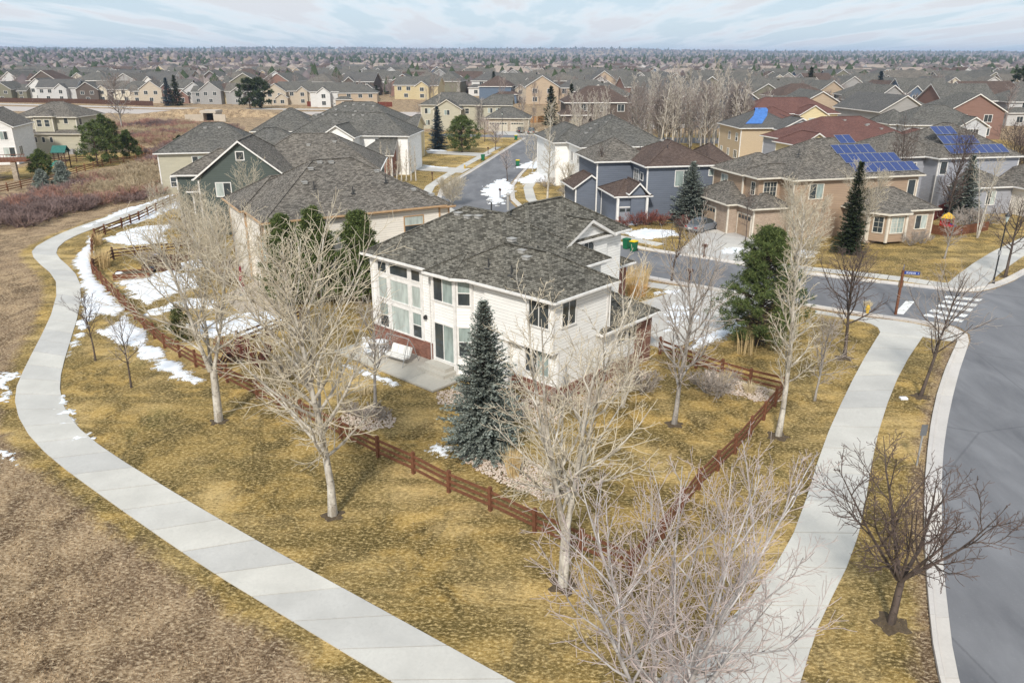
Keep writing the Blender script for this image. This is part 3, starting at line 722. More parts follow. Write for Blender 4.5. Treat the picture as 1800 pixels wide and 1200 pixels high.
# gabled dormer towards the side street
H.walls([(-8.6, 7.75), (-5.4, 7.75), (-5.4, 12.1), (-8.6, 12.1)], 5.4, 7.3)
m = MB(); A_ = [(-5.398, 7.75, 7.24), (-5.398, 12.1, 7.24), (-5.398, 9.93, 8.30)]; m.poly(A_); B_ = [(-5.55, q[1], q[2]) for q in A_]; m.poly(B_[::-1])
for i in range(3): m.poly([A_[i], B_[i], B_[(i + 1) % 3], A_[(i + 1) % 3]])
m.build('gable_wall', S_CREAM, H.root)
H.roof(-9.0, -5.02, 7.3, 12.56, 7.25, .5, 'x', 'gable', 'gable')
H.win(-5.398, 9.93, 5.95, 1.2, 1.2, 90, 'arch', GLASS_D)
# garage wing and front wing
H.walls([(-6.0, 5.42), (-.5, 5.42), (-.5, 10.3), (-6.0, 10.3)], 0, 3.2)
H.roof(-8.6, -.08, 4.6, 10.72, 3.3, .58)
H.walls([(-13, 14.02), (-8.6, 14.02), (-8.6, 19.3), (-13, 19.3)], 0, 3.3, BR_RED)
H.roof(-13.5, -8.15, 13.4, 19.75, 3.42, .5)
for q in ((-.52, -.44, 8.6, 10.36, 0, 3.1), (-.9, -.52, 10.29, 10.37, 0, 3.1)): MB().box(*q).build('brick_corner', BR_RED, H.root)
H.garage(-3.0, 10.34, 4.2, 2.3, 180)
# brick skirting
m = MB(); m.box(-16.26, -9.56, .44, .6, 0, 1.22); m.box(-16.28, -9.56, .40, .6, 1.22, 1.3); m.build('brick_skirting', BR_RED, H.root)
for q in ((-5.65, -.36, .90, 1.0, 0, .95), (-.44, -.36, 1.0, 8.6, 0, .95), (-6.9, -5.65, .5, .6, 0, .5)): MB().box(*q).build('brick_skirting', BR_RED, H.root)
# corner boards and downpipes
for x, y in ((-16.2, .5), (-9.5, -.08), (-7.6, -.08), (-6.72, .5)): MB().box(x - .1, x + .1, y - .05, y + .08, .0 if y < .4 else 1.3, 6.1).build('corner_board', WHITE, H.root)
for q in ((-.5, -.36, .38, .5, 3.1, 6.15), (-.5, -.37, 5.3, 5.46, 3.4, 6.15), (-.5, -.39, .9, 1.0, .95, 3.1)): MB().box(*q).build('corner_board', WHITE, H.root)
MB().tube([(-10.4, .38, 6.15), (-10.4, .42, 5.9), (-10.4, .42, .2)], .045, 6).build('downpipe', WHITE, H.root); MB().tube([(-.32, 5.5, 6.1), (-.32, 5.5, 3.5)], .045, 6).build('downpipe', WHITE, H.root)
# window wall of the great room
def mainwin(cx, z, w, h, st, g): H.win(cx, .5, z, w, h, 0, st, g)
for cx, w in ((-15.06, .85), (-13.38, 1.75), (-11.72, .8)):
    mainwin(cx, 5.17, w, .66, 'pic', GLASS_D); mainwin(cx, 3.42, w, 1.36, 'pic', (GLASS_C,))
    mainwin(cx, 1.40, w, 1.62, 'pic' if w > 1 else 'dh', (GLASS_C,) if w > 1 else (GLASS_D, GLASS_B))
for x in (-15.75, -14.45, -12.3, -11.15): MB().box(x - .1, x + .1, .44, .52, 1.3, 5.95).build('window_mullion', WHITE, H.root)
for z in (3.2, 4.96): MB().box(-15.6, -11.3, .45, .52, z - .1, z + .1).build('window_transom', WHITE, H.root)
H.win(-8.62, -.08, 4.58, 1.75, 1.42, 0, 'slide', (GLASS_D, GLASS_B)); dd = R_(36)
d_ = H.win(-8.62, -.08, .82, 1.75, 2.28, 0, 'slide', (GLASS_D, GLASS_B)); d_.name = 'sliding_door'
H.win(-7.14, .255, 4.58, .70, 1.5, 36, 'dh', (GLASS_D, GLASS_B)); H.win(-7.14, .255, 1.36, .70, 1.8, 36, 'dh', (GLASS_D, GLASS_B))
H.win(-1.42, .42, 4.55, 1.4, 1.4, 0, 'slide', (GLASS_D, GLASS_D)); H.win(-1.95, .95, 1.45, 1.7, 1.72, 0, 'slide', (GLASS_D, GLASS_B))
H.win(-.4, 1.72, 4.55, 1.15, 1.35, 90, 'slide', (GLASS_D, GLASS_D)); H.win(-.5, 7.1, 2.05, .8, .75, 90, 'pic', GLASS_D); H.win(-.5, 8.2, 2.05, .8, .75, 90, 'pic', GLASS_D)
MB().box(-.09, .09, -.2, 0, 0, .2).box(-.05, .05, -.12, -.02, .2, .26).build('wall_lamp', BLACKM, H.root, loc=(-10.85, .5, 2.85))
MB().box(-.2, .2, -.1, 0, 0, .6).tube([(0, -.05, .6), (0, -.05, 1.3)], .03, 6).build('electric_meter', GREYM, H.root, loc=(-.36, 1.5, 1.0), rz=PI / 2)
rz_ = lambda x, y: 6.3 + .6 * min(y - .05, 9.9 - y, x + 16.65)
H.vents([(x, y, rz_(x, y)) for x, y in ((-11.7, 4.3), (-10.7, 4.2), (-9.9, 4.35), (-6.0, 3.2), (-4.6, 2.6))], 'box'); H.vents([(-3.9, 2.2, 7.62)], 'box')
H.vents([(-9.4, 5.0, 9.3), (-5.9, 1.1, 6.98), (-4.0, 1.0, 6.93), (-4.8, 4.2, 7.35)], 'pipe')
MB().lathe([(.09, 0), (.09, .9), (.14, .92), (.14, 1.0), (.05, 1.1)], 8).build('chimney_pipe', VENT, H.root, loc=(-8.7, 5.8, 9.3))
HM = Matrix.Translation((2.245, 39.21, 0)) @ Matrix.Rotation(R_(-42.5), 4, 'Z')
hl = lambda x, y, z=0: HM @ Vector((x, y, z))
# patio with steps, foundation bed
PAT = concrete((.50, .475, .42))
pr = tag(MB().prism([hl(-16.6, -2.75), hl(-6.8, -2.75), hl(-6.8, .5), hl(-16.6, .5)], 0, .02).build('patio', BED), kind='structure')
for i in range(4):
    a = -16.6 + 2.45 * i; MB().prism([hl(a, -2.75), hl(a + 2.435, -2.75), hl(a + 2.435, .44), hl(a, .44)], 0, .13 + .002 * (i % 2)).build('concrete_slab', PAT, pr)
st_ = thing('porch_steps', 'two concrete steps below the sliding door', 'steps', hl(-8.6, -.6))
HMr = R_(-42.5)
for i, (x0, x1, y0, z0, z1) in enumerate(((-1.35, 1.05, -.60, .13, .36), (-1.1, .8, -.22, .36, .6))):
    MB().box(x0, x1, y0, .5, z0, z1).build('step', PAT, st_, rz=HMr)
# ---- neighbouring houses
ORT = plain('ochre_trim', (.46, .30, .17), .6)
N = House('suburban_house', 'cream house with ochre trim and broad grey hip roof left of the centre house', (-19.45, 60.01), 30, S_CREAM2, RF_TAUPE, ORT)
N.block(0, 15.8, 0, 12.2, 6.3, .62); N.block(-.35, 8, 6.2, 13.5, 6.28, .6); N.block(11.5, 18.6, 4, 11, 5.4, .55)
for z, h, st, w in ((4.75, 1.2, 'arch', 1.1), (2.7, 1.7, 'pic', 1.3), (.6, 1.8, 'dh', 1.3)):
    N.win(.42, 2.0, z, w, h, -90, st, GLASS_D if st == 'arch' else GLASS_B); 
    if st != 'arch': N.win(.42, 3.5, z, .8, h, -90, 'pic', GLASS_C); N.win(.42, .95, z, .6, h, -90, 'pic', GLASS_B)
N.win(7.7, .42, 4.0, 1.6, 1.45, 0, 'slide', GLASS_C); N.win(12.9, .42, 4.0, 1.7, 1.5, 0, 'dh', (GLASS_D, GLASS_C)); N.win(3.5, .42, 1, 1.6, 1.4, 0, 'slide'); N.win(10, .42, 1, 1.6, 1.4)
N.vents([(5.6, 5.0, 9.45), (6.6, 5.7, 9.85), (7.6, 5.6, 9.8), (11.2, 4.3, 8.95), (4.6, 3.6, 8.55), (13.6, 1.9, 7.5), (15, 1.2, 7.05)]); N.vents([(8.2, 2.1, 7.7), (11.5, 3.0, 8.25), (5.2, 3.0, 8.2)], 'pipe')
G = House('suburban_house', 'dark green house with white-trimmed front gable on the left', (-34.12, 84.12), 5, S_GREEN, RF_TAUPE)
G.block(0, 10.2, 0, 12, 6.1, .78, 'y', 'gable', 'hip'); G.block(3, 19.5, 5, 17, 6.2, .6, 'x'); G.block(-4.5, 5, 7, 16, 5.6, .55); G.block(-1.2, 1.6, 1.5, 9, 4.6, .5, 'y')
G.win(5.1, .42, 8.05, .75, .8, 0, 'pic', GLASS_D); G.win(3.0, .42, 4.2, 1.5, 1.4, 0, 'slide'); G.win(7.5, .42, 4.2, 1.5, 1.4, 0, 'slide'); G.win(5, .42, 1, 2, 1.9)
G.vents([(11, 9, 8.6), (14, 9.5, 8.9)])
WH = House('suburban_house', 'white house with red brick ground floor behind a row of pale aspens', (-30.5, 127.5), -6, S_CREAM, RF_GREY)
WH.walls([(-.05, .36), (5.2, .36), (5.2, .5), (-.05, .5)], 0, 3.1, BR_RED, 'brick_wall')
WH.block(-.4, 5.6, 0, 12, 6.3, .62, 'y', 'gable', 'hip'); WH.block(-7, 13.5, 4, 15, 6.25, .6, 'x'); WH.block(5.2, 11.5, 1.0, 8, 3.5, .7, 'x', mat=BR_RED, b='gable'); WH.block(9, 13.2, 7, 14.5, 6.1, .55, 'y', 'gable', 'hip')
WH.win(2.2, .42, 4.1, 1.7, 1.35, 0, 'slide', (GLASS_D, GLASS_B)); WH.win(2.2, .36, .9, 1.4, 1.5, 0, 'dh'); WH.win(8.5, 4.42, 4.4, 1.6, 1.3, 0, 'slide', (GLASS_D, GLASS_C)); WH.win(11.1, 7.42, 4.2, 1.4, 1.3)
WH.vents([(-3.5, 8.8, 9.1), (-2.3, 8.9, 9.15), (0, 8.8, 9.1), (3, 8.8, 9.1), (4.6, 8.8, 9.1)])
YE = House('suburban_house', 'pale yellow house with hip roof left of the dark blue spruce', (-31, 149), -8, S_YEL, RF_GREY)
YE.block(-9, 10.5, 0, 14, 6.4, .55); YE.block(8.5, 13, 3, 10, 5.9, .6, 'x', 'hip', 'gable'); YE.block(6, 12.5, -2.5, 3.5, 3.3, .6, mat=BR_TAN)
YE.win(6.5, .42, 4.2, 1.0, 1.4, 0, 'dh', GLASS_D); YE.win(0, .42, 4.2, 1.4, 1.3); YE.win(11.2, -2.08, 1, 1.2, 1.3)
YE.vents([(x, y, 6.4 + .55 * y) for x, y in ((-3, 4.5), (-1.5, 5.5), (0, 6), (2, 6), (4, 5.6), (1, 4), (3, 2.6), (3.4, 2.6), (-4, 6.2))])
X1 = House('suburban_house', 'dark hip-roofed house just beyond the green gable house', (-50, 111), 12, S_BEIGE, RF_GREY); X1.block(0, 15, 0, 12.5, 5.7, .58); X1.block(10, 21, 3, 12, 5.7, .58); X1.autowin(0, 15, 0, 12.5, (1, 3.8), 'sw'); X1.vents([(6.5, 5, 8.6), (8.5, 5, 8.6)]); X1.vents([(12, 3.2, 7.5)], 'pipe')
X2 = House('suburban_house', 'grey-roofed house with peaked hip beside the marsh', (-46, 141), 4, S_BEIGE, RF_GREY); X2.block(0, 12.5, 0, 12, 6.0, .6); X2.block(6, 17, 2, 11, 5.8, .6); X2.autowin(0, 12.5, 0, 12, (1, 4), 'sw'); X2.vents([(5.2, 5.4, 9.1)])
K = House('suburban_house', 'blue-grey lap-sided house with brown roof right of the street bend', (15.45, 91.6), 10, siding((.145, .165, .205), .24), RF_BROWN)
K.walls([(.3, .34), (10.2, .34), (10.2, .5), (.3, .5)], 0, .95, BR_RED, 'brick_wall')
K.block(0, 9.6, 0, 11, 6.85, .5, 'y', rmat=RF_BROWN); K.block(8.2, 12.0, 1.2, 10, 6.8, .45); K.block(-4.5, 3, 5.5, 15, 6.82, .5, rmat=RF_TAUPE)
K.block(-3.9, .6, -1.2, 6, 3.7, .4, 'x', a='hip', b='hip', mat=S_BLUE)
K.block(-2.3, .2, -1.5, 3, 4.0, 1.0, 'y', 'gable', 'gable', corners=False, gmat=S_BLUE); K.block(-7, -2.4, 6, 12.5, 3.6, .7, 'y', 'gable', 'hip', mat=S_BLUE, gmat=S_BLUE)
K.win(4.9, .42, 4.45, 2.0, 1.75, 0, 'slide', (GLASS_B, GLASS_D)); K.win(.42, 2.3, 5.0, 1.0, .8, -90, 'pic'); K.win(.42, 4.3, 4.4, 1.6, 1.6, -90, 'grid'); K.win(10.8, 1.62, 4.6, 1.3, 1.2, 0, 'pic', GLASS_D); K.win(8.5, .42, 5.6, .9, .6, 0, 'pic', GLASS_B)
K.garage(-2.0, -.78, 2.4, 2.3, 0, plain('grey_door', (.25, .26, .29), .6))
m = MB(); m.box(-.3, .3, -.3, .3, 0, 1.0, 1); m.box(-.12, .12, -.12, .12, 1.0, 3.5, 0); 
for x in (-3.6, -.1): link('porch_column', m.mesh('porch_column', [WHITE, BR_RED]), K.root, (x, -1.5, 0))
K.root.location.z = -.4
K.vents([(4.2, 6.5, 9.05), (5.4, 6.4, 9.0)]); K.vents([(3.8, 3.3, 8.4), (6.6, 3.6, 8.2), (7.0, 4.0, 8.1), (2.0, 8, 7.8)], 'pipe')
K2 = House('suburban_house', 'pale house with long grey roof full of vents behind the blue-grey house', (9.5, 111), 10, S_CREAM, RF_GREY); K2.block(0, 13.5, 0, 16, 6.5, .55, 'y'); K2.block(-2, 6, 8, 22, 6.4, .55, 'y'); K2.win(2, .42, 4.2, 1.6, 1.4); K2.autowin(0, 13.5, 0, 16, (1, 4), 'w')
K2.vents([(2.4 + i, 6 + 1.1 * (i % 3), 7.85 + .5 * i) for i in range(5)]); K2.vents([(10, 9, 8.4), (9, 11, 9.0), (8, 13, 9.5)]); K2.vents([(7, 9, 10.2), (5.6, 7.5, 9.5), (4, 5, 8.7), (9, 6, 8.9)], 'pipe')
T = House('suburban_house', 'tan house with brick garage front and solar panels on its grey roof', (29.37, 82.10), 15, S_TAN, RF_TAUPE, CREAMT)
T.block(0, 16.4, 0, 12.5, 6.3, .56); T.block(-2.9, 5, 5.2, 12.6, 6.26, .5); T.walls([(-2.2, 2.9), (1, 2.9), (1, 5.7), (-2.2, 5.7)], 2.9, 6.15); T.roof(-2.75, 4, 2.3, 7, 6.28, .5)
T.block(-5.1, 1.2, 4.0, 12.8, 3.3, .5, mat=BR_TAN); T.block(-3.9, 1.0, .8, 5, 3.32, .6, mat=BR_TAN)
T.garage(-4.7, 9.6, 5.0, 2.3, -90, plain('tan_door', (.42, .31, .22), .6)); T.garage(-3.5, 2.9, 2.6, 2.3, -90, plain('tan_door', (.42, .31, .22), .6))
T.block(6.6, 15.6, -3.9, 3, 3.3, .55, mat=BR_TAN); T.walls([(7.3, -3.4), (8.4, -4.9), (10.6, -4.9), (11.4, -3.45), (11.4, -2), (7.3, -2)], .3, 3.2, S_TAN, 'bay_wall')
m = MB(); ap = (9.4, -2.2, 4.7); P5 = [(6.8, -3.5, 3.33), (8.1, -5.35, 3.33), (10.9, -5.35, 3.33), (11.9, -3.5, 3.33)]
for i in range(3): m.poly([P5[i], P5[i + 1], ap]); m.poly([P5[i], dn(P5[i]), dn(P5[i + 1]), P5[i + 1]], 1)
m.poly([dn(q) for q in P5[::-1]], 1); m.build('bay_roof', [RF_TAUPE, CREAMT], T.root)
for x, y in ((7.3, -3.4), (8.4, -4.9), (10.6, -4.9), (11.4, -3.45)): MB().box(x - .13, x + .13, y - .1, y + .1, .25, 3.1).build('corner_board', CREAMT, T.root)
T.win(9.5, -4.9, 1.25, 1.5, 1.6, 0, 'grid'); T.win(7.85, -4.15, 1.25, .9, 1.6, -53.7, 'gridh'); T.win(11.0, -4.17, 1.25, .8, 1.6, 60, 'dh'); T.win(13.7, -3.48, 1.2, 1.4, 1.4, 0, 'slide')
T.win(-2.2, 3.9, 4.3, .7, 1.3, -90, 'gridh'); T.win(-.8, 2.9, 4.2, 1.5, 1.5, 0, 'grid'); T.win(-2.48, 9.6, 4.5, 1.4, 1.2, -90, 'grid'); T.win(3.2, .42, 4.2, 1.6, 1.5, 0, 'slide', (GLASS_D, GLASS_B)); T.win(15.2, .42, 4.0, .9, 1.7, 0, 'pic', GLASS_D)
T.solar(8.0, 6.45, [(0, 8, .35), (-.3, 7, 2.05), (-.5, 5, 3.75), (1.0, 2, 5.6)], .3, .56, 1.0, 1.62, label='four rows of blue solar panels on the tan house')
T.vents([(3.0, 4.0, 8.5)], 'pipe')
B = House('suburban_house', 'blue-grey two-storey house with arched window and solar panels at right', (52.68, 98.01), 12, S_GREYB, RF_TAUPE)
B.block(0, 12.5, 0, 14, 6.6, .58, 'y'); B.block(-6, 4, 2.5, 13, 6.55, .5); B.block(1.5, 9.5, -3.2, 4, 3.4, .5); B.block(8.6, 16, -5.5, 4, 3.4, .5, mat=S_CREAM2); B.walls([(.42, -.6), (5.6, -.6), (5.6, 1), (.42, 1)], 0, 4.4)
B.win(-3.2, 2.92, 4.3, 1.5, 1.75, 0, 'arch', GLASS_D); B.win(-1.2, 2.92, 4.3, .9, 1.4, 0, 'pic', GLASS_D); B.win(-3.2, 2.92, 1.6, 1.3, 1.7, 0, 'dh', GLASS_C); B.win(-1.2, 2.92, 1.6, .9, 1.7, 0, 'dh', GLASS_D); B.win(1.2, .42, 4.6, .9, 1.5, 0, 'pic', GLASS_D); B.win(10.4, -5.08, 1.4, 1.6, 1.3, 0, 'grid', GLASS_C); B.win(13.2, -5.08, 1.4, 1.6, 1.3, 0, 'grid', GLASS_C); B.win(6, -2.78, 1.2, 1.2, 1.6)
B.solar(2.0, 6.75, [(0, 8, .4), (.2, 5, 2.4), (.3, 3, 4.4)], .2, .58, 1.05, 1.75, label='three rows of dark blue solar panels')
TP = House('suburban_house', 'stucco house with bright blue tarp on its dark roof', (40.5, 143), 5, S_STUC, RF_DARK); TP.block(0, 11, 0, 12, 6.4, .5); TP.block(6, 14, -3, 6, 6.3, .5, 'y', 'gable', 'hip', mat=S_LG); TP.win(8.7, -2.58, 4.3, .7, 1.6, 0, 'dh'); TP.win(11, -2.58, 4.0, 1.3, 1.7, 0, 'grid'); TP.autowin(0, 11, 0, 12, (1, 4), 'w')
MR = House('suburban_house', 'house with broad dark maroon hip roof behind the tan house', (47, 120.5), 14, S_GREYB, RF_MAROON); MR.block(-3, 17, 0, 13, 6.2, .5); MR.block(14, 20, -4.5, 5, 6.0, .6, 'y', 'gable', 'hip', mat=S_LG); MR.block(-5, 1, -1.5, 6, 6.0, .6, 'y', 'gable', 'hip', mat=S_YEL); MR.win(-2, -1.08, 4, 1.4, 1.5, 0, 'grid'); MR.vents([(7, 5.5, 8.9), (10, 4, 8.2), (10.4, 4.2, 8.3), (12, 3, 7.7)])
MC2 = House('suburban_house', 'maroon-roofed house with small cream gable up the right side', (62, 184), 4, S_YEL, RF_MAROON); MC2.block(-8, 14, 2, 14, 6, .55); MC2.block(3, 10, -1, 6, 5.9, .6, 'y', 'gable', 'hip'); MC2.block(-8, 4, -2, 8, 4.6, .5, 'y'); MC2.win(6.5, -.58, 3.6, 2.0, 1.5, 0, 'grid'); MC2.autowin(-8, 14, 2, 14, (3.8,), 's')
GR = House('suburban_house', 'light grey house with white trim and twin gables at upper right', (74, 152), 0, S_LG, RF_GREY); GR.block(0, 16, 0, 12, 6.2, .55); GR.block(9.5, 15.5, -1.5, 5, 6.0, .6, 'y', 'gable', 'hip'); GR.block(-1.5, 4, 3, 13, 6.1, .5); GR.win(12.5, -1.08, 3.9, 2, 1.6, 0, 'grid'); GR.win(6.5, .42, 4.0, 1.3, 1.5, 0, 'dh'); GR.win(3, .42, 4, 1.3, 1.5); GR.win(3, .42, .9, 2, 1.7); GR.win(6.5, .42, .9, 1.6, 1.7)
GR2 = House('suburban_house', 'grey house with long dark roof above the right solar panels', (98, 140), -4, S_LG, RF_DARK); GR2.block(0, 22, 0, 11, 5.6, .55); GR2.block(-3, 2.5, -2, 6, 5.6, .8, 'y', 'gable', 'hip'); GR2.block(16, 22, -4, 5, 5.4, .6, 'y', 'gable', 'hip'); GR2.autowin(0, 22, 0, 11, (3.4,), 's', 4)
GR3 = House('suburban_house', 'grey gabled house at far right edge below the dark roofs', (84, 118), 8, S_LG, RF_TAUPE); GR3.block(0, 14, 0, 10, 5.8, .6, 'x', 'gable', 'hip'); GR3.block(2, 7, -2.5, 4, 3.2, .8, 'y', 'gable', 'hip'); GR3.autowin(0, 14, 0, 10, (3.4, .9), 'sw')
FE = House('suburban_house', 'beige house with stone garage at the end of the street', (-19, 213), -4, S_BEIGE, RF_GREY, CREAMT); FE.block(-6, 11, 3, 14, 6.2, .55); FE.block(9, 19, 3, 12, 6.1, .6, 'x', 'hip', 'gable'); FE.block(12, 24, -3, 6, 3.3, .55, mat=BR_STONE); FE.block(-2, 6, -1, 6, 5.4, .6, 'y', 'gable', 'hip'); FE.garage(15.6, -2.58, 4.6, 2.2, 0, plain('beige_door', (.5, .45, .36), .6)); FE.garage(20.6, -2.58, 3.2, 2.2, 0, plain('beige_door', (.5, .45, .36), .6)); FE.win(2, -.58, 3.9, 1.4, 1.2); FE.win(13, 3.42, 4.2, 1.2, 1.2); FE.win(15, 3.42, 4.2, 1.0, 1.2); FE.autowin(-6, 9, 3, 14, (1, 4), 's')
# blue tarp over the ridge
def tarp(h, pts, label):
    m = MB(); top = [Vector(p) for p in pts]; n = len(top) // 2
    for i in range(n - 1): m.poly([top[2 * i], top[2 * i + 1], top[2 * i + 3], top[2 * i + 2]])
    for i in range(n - 1): m.poly([q - Vector((0, 0, .03)) for q in (top[2 * i + 2], top[2 * i + 3], top[2 * i + 1], top[2 * i])])
    Mx = Matrix.Translation(h.root.location) @ Matrix.Rotation(h.root.rotation_euler.z, 4, 'Z')
    o = m.build('tarp', TARP); o.matrix_world = Mx; tag(o, label, 'tarp')
TARP = plain('blue_tarp', (.06, .17, .46), .45, .4, .2, 2)
tarp(TP, [(1.4, 1.2, 7.08), (4.4, 1.2, 7.08), (3.6, 3.5, 8.25), (6.2, 3.6, 8.28), (4.6, 5.4, 9.2), (7.0, 5.4, 9.2), (4.8, 6.2, 9.48), (7.0, 6.2, 9.48), (4.9, 7.3, 8.9), (7.0, 7.3, 8.9)], 'blue tarp draped over the ridge of a dark roof')
tarp(TP, [(9.3, 4.7, 8.35), (10.6, 4.7, 7.9), (8.9, 6.0, 8.65), (10.4, 6.0, 8.0)], 'small blue tarp piece on the right slope of a dark roof')
# ---- far left: beige house and white house with deck
LB = House('suburban_house', 'beige stucco two-tier house beyond the marsh at left edge', (-100.3, 160.5), -2, S_BEIGE, RF_TAUPE, CREAMT)
LB.block(0.3, 13.4, 1.2, 12, 7.0, .5); LB.block(4.6, 9.2, .2, 5, 7.2, .5, 'y'); LB.block(-.2, 14.6, -.4, 5, 3.9, .32)
for x, z, y in ((3.6, 5.2, 1.62), (10.9, 5.7, 1.62)): LB.win(x, y, z, .8, 1.1, 0, 'pic', GLASS_D)
for x in (6.0, 7.6): LB.win(x, .62, 5.2, .95, 1.3, 0, 'dh', GLASS_D)
for x in (5.0, 6.6, 8.2): LB.win(x, .02, 2.2, .6, 1.0, 0, 'pic', GLASS_D)
LB.win(13.0, 3, 5.4, .9, 1.2, 90, 'pic', GLASS_D); LB.vents([(3.5, 6, 8.9)])
LW = House('suburban_house', 'white house with raised red deck at left edge', (-98.0, 141.0), 14, S_WHITE, RF_TAUPE); LW.block(0, 9.5, 0, 12, 6.6, .6, 'y', 'gable', 'gable'); LW.win(7.6, .42, 4.4, 1.2, 1.4); LW.win(8.0, .42, 1.4, 1.8, 1.6, 0, 'slide'); LW.win(9.08, 3, 1.4, 1.6, 1.6, 90)
# ------------------------------------------------------------------ trees and shrubs
def tubes_np(lines, n):
    """many tapered tubes at once: list of (points, radii)"""
    V_, F_, k = [], [], 0
    by = {}
    for pts, rad in lines: by.setdefault(len(pts), []).append((pts, rad))
    for L, grp in by.items():
        P = np.array([g[0] for g in grp]); Rd = np.array([g[1] for g in grp])            # B,L,3  B,L
        D = np.empty_like(P); D[:, 1:-1] = P[:, 2:] - P[:, :-2]; D[:, 0] = P[:, 1] - P[:, 0]; D[:, -1] = P[:, -1] - P[:, -2]
        D /= np.maximum(np.linalg.norm(D, axis=2, keepdims=True), 1e-9)
        ref = np.zeros_like(D); ref[..., 0] = .53; ref[..., 1] = .84; ref[..., 2] = .1
        A = np.cross(D, ref); A /= np.maximum(np.linalg.norm(A, axis=2, keepdims=True), 1e-9); B_ = np.cross(A, D)
        an = np.arange(n) * 2 * PI / n
        W = P[:, :, None] + (A[:, :, None] * np.cos(an)[None, None, :, None] + B_[:, :, None] * np.sin(an)[None, None, :, None]) * Rd[:, :, None, None]
        Bn = len(grp); V_.append(W.reshape(-1, 3))
        base = k + (np.arange(Bn) * L * n)[:, None, None] + (np.arange(L - 1) * n)[None, :, None]
        j = np.arange(n)[None, None, :]; q = (np.arange(n)[None, None, :] + 1) % n
        F_.append(np.stack([base + j, base + q, base + n + q, base + n + j], -1).reshape(-1, 4)); k += Bn * L * n
    return np.concatenate(V_), np.concatenate(F_)
def unit(v): return v / max(np.linalg.norm(v), 1e-9)
class Tree:
    """bare tree: trunk and limbs in one mesh, twigs in another"""
    def __init__(s, seed, H, kids=(30, 10, 6), ang=(55, 45, 40), ratio=(.36, .42, .45), start=.2, r0=.16, rmin=.009, stems=None, droop=0., up=.35, wig=.10, shape='oval', tshare=.93):
        s.r = np.random.RandomState(seed); s.lim, s.tw = [], []; s.o = dict(kids=kids, ang=ang, ratio=ratio, start=start, rmin=rmin, up=up, wig=wig, shape=shape, droop=droop)
        s.H = H
        if stems is None: s.grow(np.zeros(3), np.array([s.r.uniform(-.04, .04), s.r.uniform(-.04, .04), 1.]), H * tshare, r0, 0)
        else:
            n, spread, fork = stems
            if fork > 0:
                p = np.linspace(0, fork, 4); s.lim.append((np.stack([p * .03, p * 0, p], 1), np.linspace(r0 * 1.15, r0 * .9, 4)))
            for i in range(n):
                a = 2 * PI * i / n + s.r.uniform(-.4, .4); t = math.radians(spread * s.r.uniform(.35, 1.1))
                d = np.array([math.cos(a) * math.sin(t), math.sin(a) * math.sin(t), math.cos(t)])
                s.grow(np.array([math.cos(a) * r0 * .5, math.sin(a) * r0 * .5, max(0, fork - .1 * s.r.rand())]), d, (H - fork) * s.r.uniform(.8, 1.05), r0 * (.75 if fork else 1) * s.r.uniform(.55, .85), 0)
    def grow(s, p, d, L, r, lv):
        o = s.o; n = (9, 6, 4, 3)[min(lv, 3)]; seg = L / (n - 1); pts = [p]; dirs = [unit(d)]; d = unit(d)
        for i in range(n - 1):
            d = unit(d + s.r.normal(0, o['wig'] * (.35 if lv == 0 else 1), 3) + np.array([0, 0, (o['up'] if lv else .08) * (.3 if lv < 3 else .2) - o['droop'] * (lv >= 2) * .25]))
            p = p + d * seg; pts.append(p); dirs.append(d)
        e = max(o['rmin'] * .8, r * (.12 if lv == 0 else .3)); rad = np.linspace(1, 0, n) ** (.9 if lv == 0 else 1) * (r - e) + e
        if lv == 0: rad[0] *= 1.22
        (s.lim if lv <= 1 else s.tw).append((np.array(pts), rad))
        if lv >= len(o['kids']): return
        k = max(1, int(o['kids'][lv] * s.r.uniform(.8, 1.2) * (1 if lv == 0 else min(1.3, .45 + L / (s.H * .25)))))
        ga = s.r.uniform(0, 6.28); st = o['start'] if lv == 0 else .12
        for i in range(k):
            t = st + (.985 - st) * ((i + s.r.uniform(.1, .9)) / k); f = t * (n - 1); j = min(int(f), n - 2); q = pts[j] + (pts[j + 1] - pts[j]) * (f - j); dd = dirs[j]
            ga += 2.4 + s.r.uniform(-.5, .5)
            u = np.cross(dd, [.3, .9, .2]); u = unit(u); v = np.cross(dd, u)
            an = math.radians(o['ang'][min(lv, len(o['ang']) - 1)] * s.r.uniform(.75, 1.25) * ((1.15 - .55 * t) if lv == 0 else 1))
            cd = dd * math.cos(an) + (u * math.cos(ga) + v * math.sin(ga)) * math.sin(an)
            if lv == 0:
                sh = {'oval': math.sin(PI * min(1, (t - st) / (1 - st) * .80 + .18)) , 'cone': 1.05 - .75 * t, 'vase': .55 + .5 * t * (1.4 - t), 'narrow': .75 - .35 * t}[o['shape']]
                CL = L * o['ratio'][0] * sh * s.r.uniform(.75, 1.2)
            else: CL = L * o['ratio'][lv] * (1.15 - .6 * t) * s.r.uniform(.7, 1.3)
            rr = max(o['rmin'], min(rad[j] * .62, CL * .022 + o['rmin'] * .5))
            s.grow(q, cd, CL, rr, lv + 1)
    def meshes(s, bk, tw, sides=(6, 3)):
        v, f = tubes_np(s.lim, sides[0]); a = npmesh('trunk', v, f, bk, smooth=True)
        v, f = tubes_np(s.tw, sides[1]); b_ = npmesh('crown', v, f, tw)
        return a, b_
    def single(s, bk, tw):
        v, f = tubes_np(s.lim, 4); v2, f2 = tubes_np(s.tw, 3)
        return npmesh('bare_tree', np.concatenate([v, v2]), np.concatenate([f, f2 + len(v)]), [bk, tw], np.r_[np.zeros(len(f), int), np.ones(len(f2), int)])
